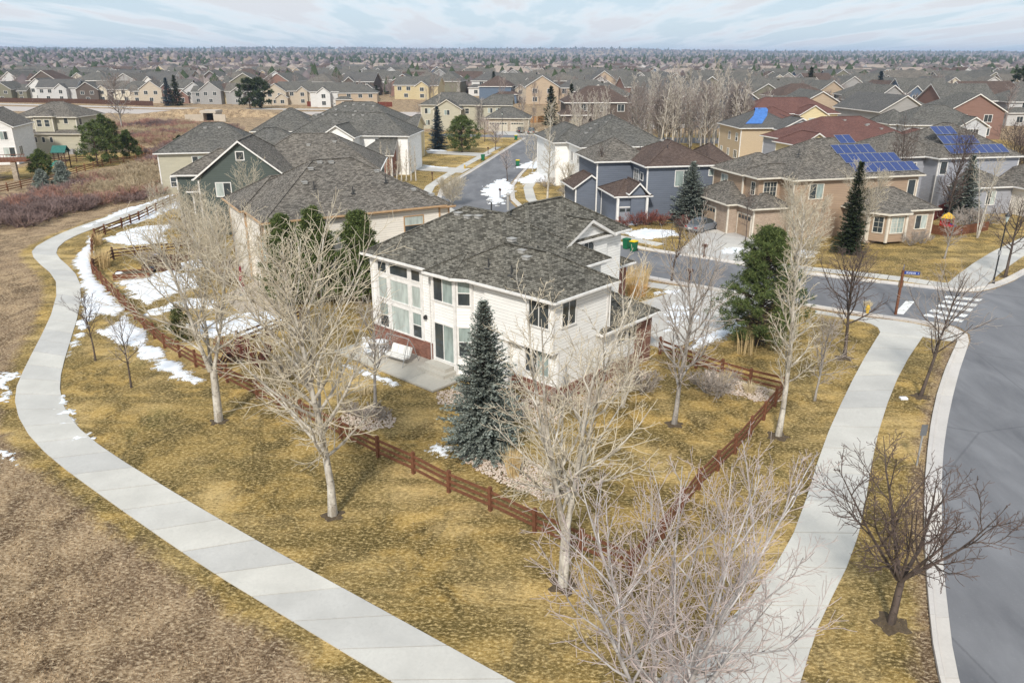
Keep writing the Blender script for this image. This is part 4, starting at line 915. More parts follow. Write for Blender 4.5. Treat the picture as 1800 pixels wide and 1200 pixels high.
BK_WHITE = bark((.62, .58, .51), (.30, .26, .21)); TW_CREAM = plain('cream_twig', (.58, .51, .39), .9, .1, .2, 2)
BK_GREY = bark((.40, .37, .34), (.20, .18, .16)); TW_GREY = plain('grey_twig', (.42, .36, .31), .9, .1, .2, 2)
BK_DARK = bark((.13, .10, .085), (.07, .055, .045)); TW_DARK = plain('brown_twig', (.15, .11, .095), .9, .1, .25, 2)
TW_PINK = plain('pinkish_twig', (.50, .42, .39), .9, .1, .2, 2); TW_RED = plain('red_twig', (.24, .075, .06), .9, .1, .3, 2); BK_SILV = bark((.56, .53, .51), (.30, .28, .27))
def bare_tree(loc, label, T, bk, tw, rz=0, name='bare_tree', cat='tree', lean=None):
    a, b_ = T.meshes(bk, tw); r = thing(name, label, cat, loc, rz)
    link('trunk', a, r); link('crown', b_, r)
    if lean: r.rotation_euler = (lean[0], lean[1], rz)
    return r
def ht(bx, by, ty):
    """height of a tree whose foot and top rows are known"""
    p = at(bx, by); lo, hi = 0., 40.
    for _ in range(40):
        m_ = (lo + hi) / 2
        if px_of((p.x, p.y, m_))[1] > ty: lo = m_
        else: hi = m_
    return lo
P0 = lambda x, y: at(x, y)
bare_tree(P0(585, 905), 'tall white-barked bare tree in front of the fence, left of centre', Tree(11, ht(585, 905, 392), (36, 12, 5), start=.22, r0=.18, up=.5, ratio=(.42, .42, .44), rmin=.0105), BK_WHITE, TW_CREAM)
bare_tree(P0(385, 740), 'big spreading white-barked bare tree beside the neighbour yard fence', Tree(23, ht(385, 740, 318), (20, 11, 5), start=.08, r0=.2, up=.4, ratio=(.52, .42, .44), stems=(3, 18, 3.0), rmin=.0105), BK_WHITE, TW_CREAM)
bare_tree(P0(990, 1028), 'multi-stemmed pale bare tree at the front fence corner', Tree(31, ht(990, 1028, 470), (13, 9, 5), start=.06, r0=.19, up=.3, ratio=(.40, .40, .44), stems=(4, 15, 2.6), shape='cone', rmin=.0085), BK_WHITE, TW_CREAM, .7)
bare_tree(P0(1368, 766), 'slender white aspen outside the side fence', Tree(41, ht(1368, 766, 335), (34, 10, 5), start=.22, r0=.15, up=.6, ratio=(.29, .42, .44), shape='narrow', rmin=.010), BK_WHITE, TW_CREAM, lean=(0, .06))
bare_tree(P0(1185, 745), 'grey-barked bare tree inside the side lawn', Tree(52, ht(1185, 745, 440), (18, 8, 4), start=.22, r0=.14, up=.75, ratio=(.5, .42, .42), shape='vase', rmin=.011), BK_GREY, TW_GREY)
bare_tree(P0(660, 716), 'small dark-stemmed bare tree by the patio', Tree(61, ht(660, 716, 545), (14, 7, 4), start=.36, r0=.11, up=.5, ratio=(.52, .45, .42), shape='vase'), BK_GREY, TW_GREY)
bare_tree(P0(1566, 1096), 'dark spreading bare tree on the verge by the road, nearest', Tree(72, ht(1566, 1096, 800), (9, 8, 4), start=.10, r0=.12, up=.4, ratio=(.45, .44, .45), stems=(7, 47, 1.9), wig=.15, rmin=.010), BK_DARK, TW_DARK)
bare_tree(P0(1618, 697), 'slim dark bare tree on the verge near the crosswalk', Tree(81, ht(1618, 697, 470), (22, 8, 4), start=.3, r0=.10, up=.5, ratio=(.42, .42, .42)), BK_DARK, TW_GREY, lean=(0, .10))
bare_tree(P0(1484, 629), 'dark bare tree between the pine and the street sign', Tree(91, ht(1484, 629, 440), (20, 9, 4), start=.3, r0=.12, up=.45, ratio=(.5, .42, .42)), BK_DARK, TW_DARK)
bare_tree(P0(1767, 487), 'dark bare tree beside the street lamp', Tree(95, ht(1767, 487, 350), (16, 9, 4), start=.3, r0=.13, up=.45, ratio=(.5, .42, .42)), BK_DARK, TW_DARK)
bare_tree(P0(168, 634), 'young thin bare tree by the trail, left one of two', Tree(101, ht(168, 634, 515), (16, 6, 4), start=.35, r0=.06, rmin=.007, up=.4, ratio=(.42, .42, .42)), BK_DARK, TW_DARK)
bare_tree(P0(231, 681), 'young thin bare tree by the trail, right one of two', Tree(102, ht(231, 681, 545), (16, 6, 4), start=.3, r0=.06, rmin=.007, up=.4, ratio=(.40, .42, .42)), BK_DARK, TW_GREY)
bare_tree(P0(1432, 704), 'small bushy bare tree between aspen and sidewalk', Tree(103, ht(1432, 704, 555), (18, 8, 4), start=.2, r0=.07, up=.35, ratio=(.48, .45, .42)), BK_GREY, TW_GREY)
bare_tree(P0(1165, 1330), 'large many-stemmed grey bare tree at bottom edge beside sidewalk', Tree(111, ht(1160, 1330, 818), (14, 8, 4), start=.12, r0=.15, up=.62, ratio=(.38, .42, .44), stems=(8, 34, .9), rmin=.0085), BK_SILV, TW_PINK)
bare_tree(P0(1095, 715), 'thicket of pale young aspens beside the house corner', Tree(121, ht(1095, 715, 470), (12, 7, 4), start=.1, r0=.09, up=.4, ratio=(.34, .42, .42), stems=(4, 16, .2), shape='cone', rmin=.009), BK_WHITE, TW_CREAM)
bare_tree(P0(1040, 745), 'second pale aspen clump in front of house corner', Tree(122, ht(1040, 745, 600), (11, 7, 4), start=.1, r0=.06, up=.4, ratio=(.40, .42, .42), stems=(3, 18, .2), rmin=.008), BK_WHITE, TW_CREAM)
bare_tree(P0(1180, 495), 'dark leafless tree beside the street behind the house', Tree(131, ht(1180, 495, 375), (12, 6, 4), start=.25, r0=.10, up=.5, ratio=(.45, .42, .42)), BK_DARK, TW_DARK)
bare_tree(P0(962, 356), 'tall white aspen behind the main roof', Tree(141, ht(962, 356, 168), (36, 9, 4), start=.25, r0=.16, up=.6, ratio=(.22, .42, .42), shape='narrow', rmin=.014), BK_WHITE, TW_CREAM)
bare_tree(P0(992, 362), 'shorter white aspen right of the tall one', Tree(142, ht(992, 362, 285), (22, 9, 4), start=.2, r0=.12, up=.5, ratio=(.4, .42, .42), rmin=.014), BK_WHITE, TW_CREAM)
bare_tree(P0(1508, 445), 'white forked aspen beside the dark juniper', Tree(143, ht(1490, 480, 300), (30, 9, 4), start=.25, r0=.13, up=.6, ratio=(.3, .42, .42), stems=(2, 10, 1.0), rmin=.012), BK_WHITE, TW_CREAM)
bare_tree(P0(1402, 520), 'tall branching white aspen left of the tan house bay', Tree(144, ht(1420, 560, 330), (30, 10, 4), start=.2, r0=.14, up=.6, ratio=(.3, .42, .42), stems=(3, 11, .6), rmin=.011), BK_WHITE, TW_CREAM)
bare_tree(P0(1664, 394), 'dark upright bare tree before the blue-grey house', Tree(145, ht(1650, 400, 235), (26, 10, 4), start=.18, r0=.13, up=.7, ratio=(.34, .42, .42), shape='vase', rmin=.014), BK_DARK, TW_DARK)
bare_tree(P0(1568, 385), 'dark bushy tree left of the arched window', Tree(146, ht(1570, 385, 235), (26, 10, 4), start=.12, r0=.12, up=.7, ratio=(.4, .42, .42), shape='vase', rmin=.014), BK_DARK, TW_DARK)
bare_tree(P0(1718, 418), 'three-stemmed white aspen by the toy slide', Tree(147, ht(1718, 418, 270), (9, 6, 3), start=.45, r0=.12, up=.7, ratio=(.2, .42, .42), stems=(3, 10, .1), rmin=.012), BK_WHITE, TW_CREAM)
bare_tree(P0(1780, 345), 'big dark bare tree at right edge', Tree(148, ht(1780, 345, 215), (22, 10, 4), start=.15, r0=.16, up=.5, ratio=(.45, .42, .42), stems=(3, 30, 1.0), rmin=.016), BK_DARK, TW_DARK)
bare_tree(P0(1404, 262), 'round reddish-twigged tree in front of maroon roof', Tree(149, ht(1404, 262, 212), (26, 9, 5), start=.15, r0=.12, up=.6, ratio=(.4, .42, .42), stems=(6, 45, .8), rmin=.02), BK_DARK, TW_RED)
bare_tree(P0(440, 440), 'white bare tree in front of the green gable', Tree(150, ht(440, 405, 280), (18, 8, 4), start=.25, r0=.11, up=.8, ratio=(.5, .42, .42), shape='vase', rmin=.012), BK_WHITE, TW_CREAM)
bare_tree(P0(1660, 455), 'low pinkish bare tree on the corner lawn', Tree(151, 4.6, (16, 8, 4), start=.25, r0=.09, up=.4, ratio=(.5, .42, .42), rmin=.011), BK_GREY, TW_GREY)
bare_tree(P0(1310, 425), 'thin bare sapling by the blue crate', Tree(152, ht(1310, 425, 330), (14, 6, 4), start=.3, r0=.06, up=.4, ratio=(.35, .42, .42), rmin=.010), BK_DARK, TW_DARK)
bare_tree(P0(892, 318), 'bare sapling in snow by the street bend', Tree(153, ht(892, 318, 262), (16, 7, 4), start=.3, r0=.08, up=.4, ratio=(.42, .42, .42), rmin=.014), BK_DARK, TW_PINK)
bare_tree(P0(871, 264), 'low purplish tree by the far street corner, left one', Tree(154, 5.5, (18, 8, 4), start=.2, r0=.1, up=.3, ratio=(.55, .42, .42), rmin=.02), BK_DARK, TW_PINK)
bare_tree(P0(852, 249), 'low purplish tree by the far street corner, right one', Tree(155, 5.2, (18, 8, 4), start=.2, r0=.1, up=.3, ratio=(.55, .42, .42), rmin=.02), BK_DARK, TW_PINK)
bare_tree(P0(1060, 372), 'dark narrow bare tree at blue-grey house porch', Tree(156, ht(1040, 395, 262), (30, 7, 4), start=.2, r0=.1, up=.9, ratio=(.25, .42, .42), shape='narrow', rmin=.014), BK_DARK, TW_DARK)
bare_tree(P0(795, 362), 'pale low tree at right end of the cream neighbour house', Tree(157, 4.2, (20, 8, 4), start=.1, r0=.08, up=.6, ratio=(.5, .42, .42), stems=(5, 35, .3), rmin=.012), BK_WHITE, TW_CREAM)
bare_tree(P0(1262, 700), 'tangled grey shrub tree at back fence', Tree(158, 1.9, (8, 6, 3), start=.05, r0=.05, up=.3, ratio=(.6, .42, .42), stems=(7, 50, .1), rmin=.008), BK_GREY, TW_GREY)
for i, (x, y, h, st, lb) in enumerate([(345, 432, 6.0, 4, 'tangled pale tree between green house and neighbour yard'), (300, 398, 5.0, 3, 'pale shrub tree at upper neighbour fence'), (382, 478, 6.0, 4, 'pale many-stemmed tree at neighbour house corner'), (936, 302, 7.0, 1, 'white sapling in snow left of tall aspen'), (1008, 318, 7.0, 3, 'pale clump at left of blue-grey porch'), (1000, 275, 8.0, 2, 'white aspen before the vented roof'), (925, 270, 7.5, 1, 'thin white tree by the far street bend')]):
    bare_tree(P0(x, y), lb, Tree(170 + i, h, (16, 8, 4), start=.12, r0=.09, up=.55, ratio=(.4, .42, .42), stems=(st, 22, .3) if st > 1 else None, rmin=.012), BK_WHITE, TW_CREAM)
# row of aspen stems in front of the brick house
for i in range(8):
    x = 672 + i * 8.5; T_ = Tree(200 + i, ht(x, 318, 246 + (i % 3) * 7), (22, 7, 4), start=.2, r0=.12, up=.8, ratio=(.2, .42, .42), shape='narrow', rmin=.014)
    bare_tree(P0(x, 318), ['first', 'second', 'third', 'fourth', 'fifth', 'sixth', 'seventh', 'eighth'][i] + ' from left in the aspen row before the brick house', T_, BK_WHITE, TW_CREAM)['group'] = 'aspen row before the brick house'
# ---- conifers
def quads(C0, D, Wd, L, w):
    """leaf-like quads: base points, directions, width directions"""
    a = C0 - Wd * w[:, None] * .35; b_ = C0 + Wd * w[:, None] * .35; c_ = C0 + D * (L * .55)[:, None] + Wd * w[:, None] * .5; d_ = C0 + D * L[:, None]; e_ = C0 + D * (L * .55)[:, None] - Wd * w[:, None] * .5
    v = np.stack([a, c_, d_, e_], 1).reshape(-1, 3); n = len(C0); return v, np.arange(4 * n).reshape(n, 4)
def rdir(r, n):
    v = r.normal(0, 1, (n, 3)); return v / np.linalg.norm(v, axis=1, keepdims=True)
def spruce_mesh(seed, H, Rb, mat, bk, dens=1.0, full=.97, leaf=.30):
    r = np.random.RandomState(seed); C_, D_, L_2, W_ = [], [], [], []; lines = [(np.array([[0, 0, 0], [0, 0, H * .5], [0, 0, H * .98]]), np.array([H * .016, H * .009, .01]))]
    z = H * .035
    while z < H * .985:
        t = z / H; R = Rb * (1 - t) ** .82 * full * r.uniform(.78, 1.12); n = max(4, int((7 + 9 * (1 - t)) * dens)); a0 = r.uniform(0, 6.28)
        for i in range(n):
            a = a0 + 2 * PI * i / n + r.uniform(-.25, .25); rl = R * r.uniform(.55, 1.18) + .12; dz = -.22 + .75 * t + r.uniform(-.08, .08)
            d = unit(np.array([math.cos(a), math.sin(a), dz])); m_ = max(4, int((rl / .12) * dens))
            s_ = np.linspace(.15, 1, m_); q = np.array([0, 0, z])[None] + d[None] * (rl * s_)[:, None]; q[:, 2] += .10 * rl * s_ ** 2
            lines.append((np.array([[0, 0, z], np.array([0, 0, z]) + d * rl * .55, q[-1]]), np.array([.03, .02, .006])))
            for sd_ in (-1, 1, 0):
                side = np.cross(d, [0, 0, 1]) * sd_; dd = d[None] * .8 + side[None] * r.uniform(.45, .95, (m_, 1)) + r.normal(0, .22, (m_, 3)) + np.array([0, 0, .08 if sd_ else .4])[None]
                dd /= np.linalg.norm(dd, axis=1, keepdims=True); C_.append(q + r.normal(0, .03, (m_, 3))); D_.append(dd); L_2.append(leaf * r.uniform(.6, 1.25, m_) * (1.15 - .5 * s_) * (.6 + .5 * (1 - t))); W_.append(leaf * .42 * r.uniform(.7, 1.2, m_))
        z += (.24 + .12 * (1 - t)) / max(.7, dens) * (H / 9) ** .5
    C_ = np.concatenate(C_); D_ = np.concatenate(D_); L_2 = np.concatenate(L_2); W_ = np.concatenate(W_)
    wd = np.cross(D_, rdir(r, len(D_)) * .5 + np.array([0, 0, 1.])); wd /= np.maximum(np.linalg.norm(wd, axis=1, keepdims=True), 1e-6)
    v, f = quads(C_, D_, wd, L_2, W_); v2, f2 = tubes_np(lines, 4)
    return npmesh('trunk', v2, f2, bk), npmesh('crown', v, f, mat)
def pine_mesh(seed, H, Rb, mat, bk, tufts=900, low=.1, shape='egg', nd=14, tl=.30, tw=.035):
    r = np.random.RandomState(seed); lines = [(np.array([[0, 0, 0], [.1, .05, H * .5], [0, .1, H * .93]]), np.array([H * .022, H * .014, .03]))]; C_ = []
    nb = int(tufts / 12)
    for i in range(nb):
        t = low + (1 - low) * ((i + r.rand()) / nb); z = H * t
        R = Rb * (math.sin(PI * min(1, .22 + .80 * (t - low) / (1 - low))) ** .8 if shape == 'egg' else ((1 - t) ** .6 * min(1, .55 + 2.2 * t) + .04 if shape == 'pine' else (1 - t) ** .75 + .08)) * r.uniform(.5, 1.25)
        a = i * 2.399 + r.uniform(-.3, .3); d = unit(np.array([math.cos(a), math.sin(a), .35 * t + r.uniform(-.1, .25)])); rl = R
        e = np.array([0, 0, z * .97]) + d * rl; e[2] += .12 * rl
        lines.append((np.array([[0, 0, z * .93], (np.array([0, 0, z * .93]) + e) / 2 + [0, 0, -.05 * rl], e]), np.array([.05, .03, .012])))
        for k in range(12):
            s_ = 1 - .42 * r.rand() ** 2; C_.append(np.array([0, 0, z * .93]) * (1 - s_) + e * s_ + r.normal(0, .10 + .05 * rl, 3) * np.array([1, 1, .75]))
    C_ = np.array(C_); n = len(C_); C_[:, 2] = np.clip(C_[:, 2], .15, H)
    out = C_ * np.array([1, 1, 0]); out /= np.maximum(np.linalg.norm(out, axis=1, keepdims=True), 1e-6)
    ax = out * .6 + np.array([0, 0, .9]) + r.normal(0, .35, (n, 3)); ax /= np.linalg.norm(ax, axis=1, keepdims=True)
    CC = np.repeat(C_, nd, 0); D_ = np.repeat(ax, nd, 0) * .55 + rdir(r, n * nd); D_ /= np.maximum(np.linalg.norm(D_, axis=1, keepdims=True), 1e-6)
    wd = np.cross(D_, rdir(r, n * nd)); wd /= np.maximum(np.linalg.norm(wd, axis=1, keepdims=True), 1e-6)
    v, f = quads(CC, D_, wd, tl * r.uniform(.7, 1.3, n * nd), np.full(n * nd, tw) * r.uniform(.8, 1.6, n * nd)); v2, f2 = tubes_np(lines, 5)
    return npmesh('trunk', v2, f2, bk), npmesh('crown', v, f, mat)
ND_BLUE = leafy((.11, .135, .115), (.20, .23, .20), (.42, .45, .40)); ND_DBLUE = leafy((.035, .06, .075), (.06, .095, .115), (.11, .155, .18))
ND_PINE = leafy((.028, .048, .014), (.070, .10, .028), (.22, .26, .09)); ND_DARK = leafy((.022, .036, .018), (.042, .06, .028), (.085, .105, .05)); ND_OLIVE = leafy((.05, .062, .02), (.09, .10, .036), (.15, .155, .06))
BK_CON = bark((.11, .08, .06), (.06, .045, .035))
def conifer(loc, label, ms, name='spruce_tree', rz=0, cat='tree', group=None):
    r = thing(name, label, cat, loc, rz, group); link('trunk', ms[0], r); link('crown', ms[1], r); return r
conifer(P0(853, 792), 'blue-green spruce standing behind the front fence', spruce_mesh(5, ht(853, 792, 528), 2.2, ND_BLUE, BK_CON, 1.5, leaf=.24))
conifer(P0(1211, 393), 'blue spruce beside the blue-grey house', spruce_mesh(6, ht(1211, 393, 284), 2.7, ND_BLUE, BK_CON, 1.2, leaf=.32))
conifer(P0(770, 263), 'dark blue spruce beside the far street', spruce_mesh(7, ht(770, 263, 187), 2.3, ND_DBLUE, BK_CON, 1.0, leaf=.42))
conifer(P0(1491, 445), 'tall narrow dark juniper at the tan house', spruce_mesh(8, ht(1491, 445, 283), 1.5, ND_DARK, BK_CON, 1.2, 1.0, leaf=.34), 'juniper_tree')
conifer(P0(1331, 606), 'broad green pine between driveway and aspen', pine_mesh(9, ht(1331, 606, 398), 3.0, ND_PINE, BK_CON, 2300, .04, 'pine', 20, .27, .026), 'pine_tree')
conifer(P0(812, 268), 'round green pine right of dark blue spruce', pine_mesh(10, ht(812, 268, 203), 3.3, ND_PINE, BK_CON, 1200, .06, 'egg', 12, .42, .06), 'pine_tree')
for i, (x, y, ty, rb, lb) in enumerate([(508, 565, 378, 2.0, 'left'), (562, 565, 366, 2.1, 'middle'), (638, 560, 372, 2.3, 'right')]):
    conifer(P0(x, y - 30), lb + ' one of three dark pines between the two cream houses', pine_mesh(12 + i, ht(x, y - 30, ty), rb, ND_PINE, BK_CON, 1500, .06, 'pine', 16, .34, .04), 'pine_tree')
conifer(P0(322, 600), 'small olive juniper bush tree in neighbour yard', pine_mesh(17, 2.6, .75, ND_OLIVE, BK_CON, 300, .05, 'egg', 12, .22, .04), 'juniper_tree')
conifer(P0(1690, 385), 'large grey-green spruce behind the white aspens', spruce_mesh(18, 7.5, 2.3, ND_BLUE, BK_CON, 1.0, leaf=.4))
for i, (x, y, h, rb, sh, mt, lb) in enumerate([(165, 262, 6.5, 2.0, 'egg', ND_OLIVE, 'olive pine right of the beige house'), (200, 268, 6.5, 1.8, 'egg', ND_OLIVE, 'olive pine nearest the marsh path'), (172, 292, 7.5, 3.2, 'egg', ND_PINE, 'broad low pine behind the left rail fence'), (190, 285, 8.5, 2.8, 'egg', ND_PINE, 'taller pine leaning right behind left rail fence'), (228, 278, 5, 2.0, 'cone', ND_PINE, 'small pine beside the left fence end'), (76, 313, 4.4, 1.5, 'egg', ND_PINE, 'dark bushy juniper by the red deck'), (112, 330, 3.6, 1.1, 'cone', ND_BLUE, 'young grey-green spruce outside left fence'), (76, 333, 2.6, .8, 'cone', ND_BLUE, 'smallest young spruce outside left fence'), (318, 262, 2.5, .9, 'egg', ND_DARK, 'small dark shrub by the marsh')]):
    conifer(P0(x, y), lb, pine_mesh(30 + i, h, rb, mt, BK_CON, 420, .05, sh, 11, .5, .09), 'pine_tree')

# mulch rings at the feet of planted trees
for i, (x, y, q) in enumerate(((1566, 1096, .62), (1618, 697, .55), (1484, 629, .6), (1368, 766, .6), (1767, 487, .6), (585, 905, .5), (385, 740, .5), (1185, 745, .5), (660, 716, .55), (990, 1028, .6))):
    p = at(x, y); m = MB(); n = 18; rr = [q * (1 + .25 * math.sin(j * 1.7 + i) + random.uniform(-.1, .1)) for j in range(n)]
    for j in range(n):
        a0, a1 = 2 * PI * j / n, 2 * PI * (j + 1) / n; A = (rr[j] * math.cos(a0), rr[j] * math.sin(a0), -.004); B_ = (rr[(j + 1) % n] * math.cos(a1), rr[(j + 1) % n] * math.sin(a1), -.004); m.poly([(0, 0, .05), A, B_])
    tag(m.build('mulch_ring', BED, loc=p, uv=False), kind='structure')
# ------------------------------------------------------------------ fences
def wood(c):
    m = NT('stained_wood', .85, .15); p = m.co(); a = m.noise(m.mapv(p, (2, 2, 2)), 2.5, 5, .6); b_ = m.noise(m.mapv(p, (18, 18, 3)), 1, 3)
    k = m.mix(m.mr(a, .3, .7), mul(c, .65), mul(c, 1.25)); m.col(m.mix(m.mr(b_, .55, .8, 0, .5), k, mul(c, .5))); m.bump(b_, .3, .01); return m.mat
W_RED = wood((.175, .075, .042)); W_BRN = wood((.26, .13, .07)); W_DK = wood((.10, .055, .04)); W_ORG = wood((.42, .23, .10))
def rail_fence(label, pts, step=2.45, h=1.12, mat=None, rails=(.30, .62, .94), skip=()):
    mat = mat or W_RED; P = [Vector((p[0], p[1], 0)) for p in pts]; r = thing('rail_fence', label, 'fence', P[0]); o = P[0]
    pm = MB().box(-.075, .075, -.075, .075, 0, h); pm.v = [v for v in pm.v]; pm = pm.box(-.06, .06, -.06, .06, h, h + .03).mesh('post', mat)
    Q = []
    for a, b_ in zip(P, P[1:]):
        n = max(1, round((b_ - a).length / step))
        for i in range(n): Q.append(a.lerp(b_, i / n))
    Q.append(P[-1])
    for i, q in enumerate(Q):
        d = (Q[min(i + 1, len(Q) - 1)] - Q[max(i - 1, 0)]); po = link('post', pm, r, q - o, math.atan2(d.y, d.x)); po.scale = (1, 1, random.uniform(.95, 1.06)); po.rotation_euler.x = random.uniform(-.03, .03)
    for a, b_ in zip(Q, Q[1:]):
        L = (b_ - a).length
        key = (round(L, 2), mat.name)
        if key not in RC: RC[key] = MB().box(.03, L - .03, -.025, .025, -.065, .065).mesh('rail', mat)
        for z in rails:
            ro = link('rail', RC[key], r, a - o + Vector((0, 0, z + random.uniform(-.02, .02))), math.atan2((b_ - a).y, (b_ - a).x)); ro.rotation_euler.y = random.uniform(-.006, .006)
    return r
RC = {}
gp = lambda *l: [at(x, y) for x, y in l]
rail_fence('long brown three-rail fence along the front of the yards', gp((164, 482), (190, 512), (222, 545), (255, 580), (290, 612), (345, 645), (400, 672), (453, 700), (530, 735), (600, 770), (665, 803), (727, 832), (789, 865), (862, 897), (940, 935), (1020, 972), (1108, 1010)))
rail_fence('brown rail fence along the side lawn toward the aspen', gp((1108, 1010), (1165, 945), (1228, 860), (1292, 797), (1342, 738), (1380, 692)))
rail_fence('brown rail fence from garage corner to the side fence', gp((1380, 692), (1318, 677), (1268, 662), (1223, 647), (1160, 622)), mat=W_RED)
rail_fence('brown rail fence beside the upper trail bend', gp((164, 482), (163, 440), (168, 420), (185, 412), (215, 400), (245, 388), (275, 372), (300, 360), (322, 352)))
rail_fence('low brown fence dividing the neighbour yards', gp((388, 662), (418, 610), (470, 590), (530, 568)), mat=W_DK)
rail_fence('brown fence behind the garden planters', gp((166, 476), (200, 456), (275, 448), (345, 440)), mat=W_DK)
rail_fence('orange-brown rail fence below the beige and white houses', gp((-10, 342), (60, 326), (105, 316), (150, 301), (195, 288), (240, 284), (268, 276), (246, 263), (206, 258)), 3.0, 1.2, W_BRN)
rail_fence('dark rail fence behind the left play set', gp((62, 293), (110, 287), (160, 284)), 3.0, 1.2, W_DK)
def board_fence(label, pts, h=1.7, mat=None, bw=.30):
    """closed board fence, every board a part"""
    mat = mat or W_DK; P = [Vector((p[0], p[1], 0)) for p in pts]; r = thing('board_fence', label, 'fence', P[0]); o = P[0]
    bm_ = MB().box(0, bw - .012, -.012, .012, .04, h).mesh('board', mat)
    for a, b_ in zip(P, P[1:]):
        L = (b_ - a).length; an = math.atan2((b_ - a).y, (b_ - a).x); d = (b_ - a).normalized()
        for i in range(int(L / bw)):
            q = link('board', bm_, r, a - o + d * (i * bw), an); q.scale = (1, 1, random.uniform(.98, 1.02))
        for z in (.4, h - .35): MB().bar(a - o + Vector((0, 0, z)) + Vector((-d.y, d.x, 0)) * .035, b_ - o + Vector((0, 0, z)) + Vector((-d.y, d.x, 0)) * .035, .04, .09).build('rail', mat, r)
    return r
board_fence('dark red board fence right of the tan house', gp((1624, 396), (1650, 384), (1680, 374), (1708, 369)), 1.7, wood((.14, .035, .03)))
board_fence('red picket fence section around the toy slide', gp((1633, 410), (1665, 416), (1690, 413), (1738, 405)), 1.05, W_RED, .34)
board_fence('orange board fence beside far street-end house', gp((928, 216), (945, 216), (956, 214)), 1.8, W_ORG, .5)
board_fence('light wooden gate by the beige house', gp((150, 268), (163, 266)), 2.0, W_ORG, .35)
# ------------------------------------------------------------------ small things
def car(loc, rz, label, paint, cat='car'):
    """saloon: lofted lower body and glasshouse"""
    r = thing('parked_car', label, cat, loc, rz)
    st = [(-2.35, .52, .62, .40), (-2.28, .72, .84, .30), (-1.6, .88, .95, .22), (-.8, .90, .93, .2), (.4, .90, .92, .2), (1.2, .89, .90, .2), (1.9, .84, .80, .24), (2.25, .70, .66, .30), (2.36, .5, .56, .40)]
    m = MB(); k = []
    for x, hw, zt, zb in st:
        k.append([(x, -hw * .92, zb), (x, -hw, (zb + zt) * .5), (x, -hw * .96, zt - .06), (x, -hw * .82, zt), (x, hw * .82, zt), (x, hw * .96, zt - .06), (x, hw, (zb + zt) * .5), (x, hw * .92, zb)])
    for a, b_ in zip(k, k[1:]):
        for i in range(8): j = (i + 1) % 8; m.poly([a[i], b_[i], b_[j], a[j]][::-1])
    m.poly(k[0]); m.poly(k[-1][::-1]); m.build('body', paint, r, smooth=True)
    g = MB(); ks = [(-1.75, .66, .93, .93), (-1.05, .70, .93, 1.36), (-.3, .70, .93, 1.45), (.35, .70, .93, 1.40), (1.15, .70, .90, .92)]; kk = []
    for x, hw, zb, zt in ks: t = (zt - .9) / .55; kk.append([(x, -hw - .08, zb - .04), (x, -hw - .06 + .16 * t, zt), (x, hw + .06 - .16 * t, zt), (x, hw + .08, zb - .04)])
    for a, b_ in zip(kk, kk[1:]):
        for i in range(3): g.poly([a[i], b_[i], b_[i + 1], a[i + 1]][::-1])
    g.build('windows', GLASS_D, r)
    f = MB(); f.poly([(-1.02, -.56, 1.375), (-.3, -.56, 1.467), (.33, -.56, 1.418), (.33, .56, 1.418), (-.3, .56, 1.467), (-1.02, .56, 1.375)])
    for sy in (-1, 1):
        for xa, za, xb, zb in ((-1.75, .95, -1.02, 1.37), (.33, 1.41, 1.15, .94), (-.32, .93, -.32, 1.46)): f.bar((xa, sy * .74, za), (xb, sy * (.60 if zb > 1.2 else .74), zb), .06, .05)
    f.build('roof', paint, r)
    for sx in (-1.42, 1.42):
        for sy in (-1, 1):
            w = MB().tube([(sx, sy * .80, .32), (sx, sy * .925, .32)], .32, 14).build('wheel', plain('tyre', (.018, .018, .018), .8), r)
            MB().tube([(sx, sy * .90, .32), (sx, sy * .935, .32)], .21, 10).build('rim', GREYM, w)
    for sy in (-1, 1):
        MB().box(-2.36, -2.2, sy * .62 - .13, sy * .62 + .13, .62, .78).build('tail_light', plain('red_lens', (.35, .01, .012), .2, .5), r)
        MB().box(2.16, 2.30, sy * .56 - .14, sy * .56 + .14, .52, .64).build('headlight', GLASS_C, r)
        MB().box(.72, .86, sy * .98 - .09, sy * .98 + .09, .9, 1.02).build('mirror', paint, r)
    MB().box(-2.40, -2.33, -.26, .26, .5, .62).build('number_plate', WHITE, r)
    return r
def carpaint(c):
    m = NT('car_paint', .25, .5); m.col(c); m.b.inputs['Coat Weight'].default_value = .6; return m.mat
a, b_ = at(1208, 412), at(1256, 400); car((a + b_) / 2 + Vector((.2, .3, 0)), math.atan2((b_ - a).y, (b_ - a).x), 'dark grey saloon car on the tan house driveway', carpaint((.17, .19, .22)))
car(V2(2.2, 205.5), R_(95), 'dark car parked at the street-end garage', carpaint((.02, .022, .028)))
car(V2(4.9, 202.5), R_(85), 'black pickup-sized car beside the blue cover', carpaint((.015, .015, .018)))
def bin_(loc, rz, label, lid):
    r = thing('wheelie_bin', label, 'bin', loc, rz); G_ = plain('green_plastic', (.012, .13, .055), .5, .3)
    m = MB(); A = [(-.24, -.27), (.24, -.27), (.24, .27), (-.24, .27)]; k = len(m.v)
    m.v += [(x, y, .06) for x, y in A] + [(x * 1.25, y * 1.22, 1.0) for x, y in A]; m.f += [(3, 2, 1, 0), (4, 5, 6, 7), (0, 1, 5, 4), (1, 2, 6, 5), (2, 3, 7, 6), (3, 0, 4, 7)]; m.m += [0] * 6
    m.build('body', G_, r); MB().box(-.33, .33, -.38, .36, 1.0, 1.05).box(-.27, .27, -.30, .30, 1.05, 1.1).build('lid', lid or G_, r); MB().tube([(-.28, .38, .98), (.28, .38, .98)], .025, 6).build('handle', G_, r)
    for sx in (-1, 1): MB().tube([(sx * .24, .28, .12), (sx * .31, .28, .12)], .12, 10).build('wheel', BLACKM, r)
YLID = plain('yellow_plastic', (.75, .55, .02), .5)
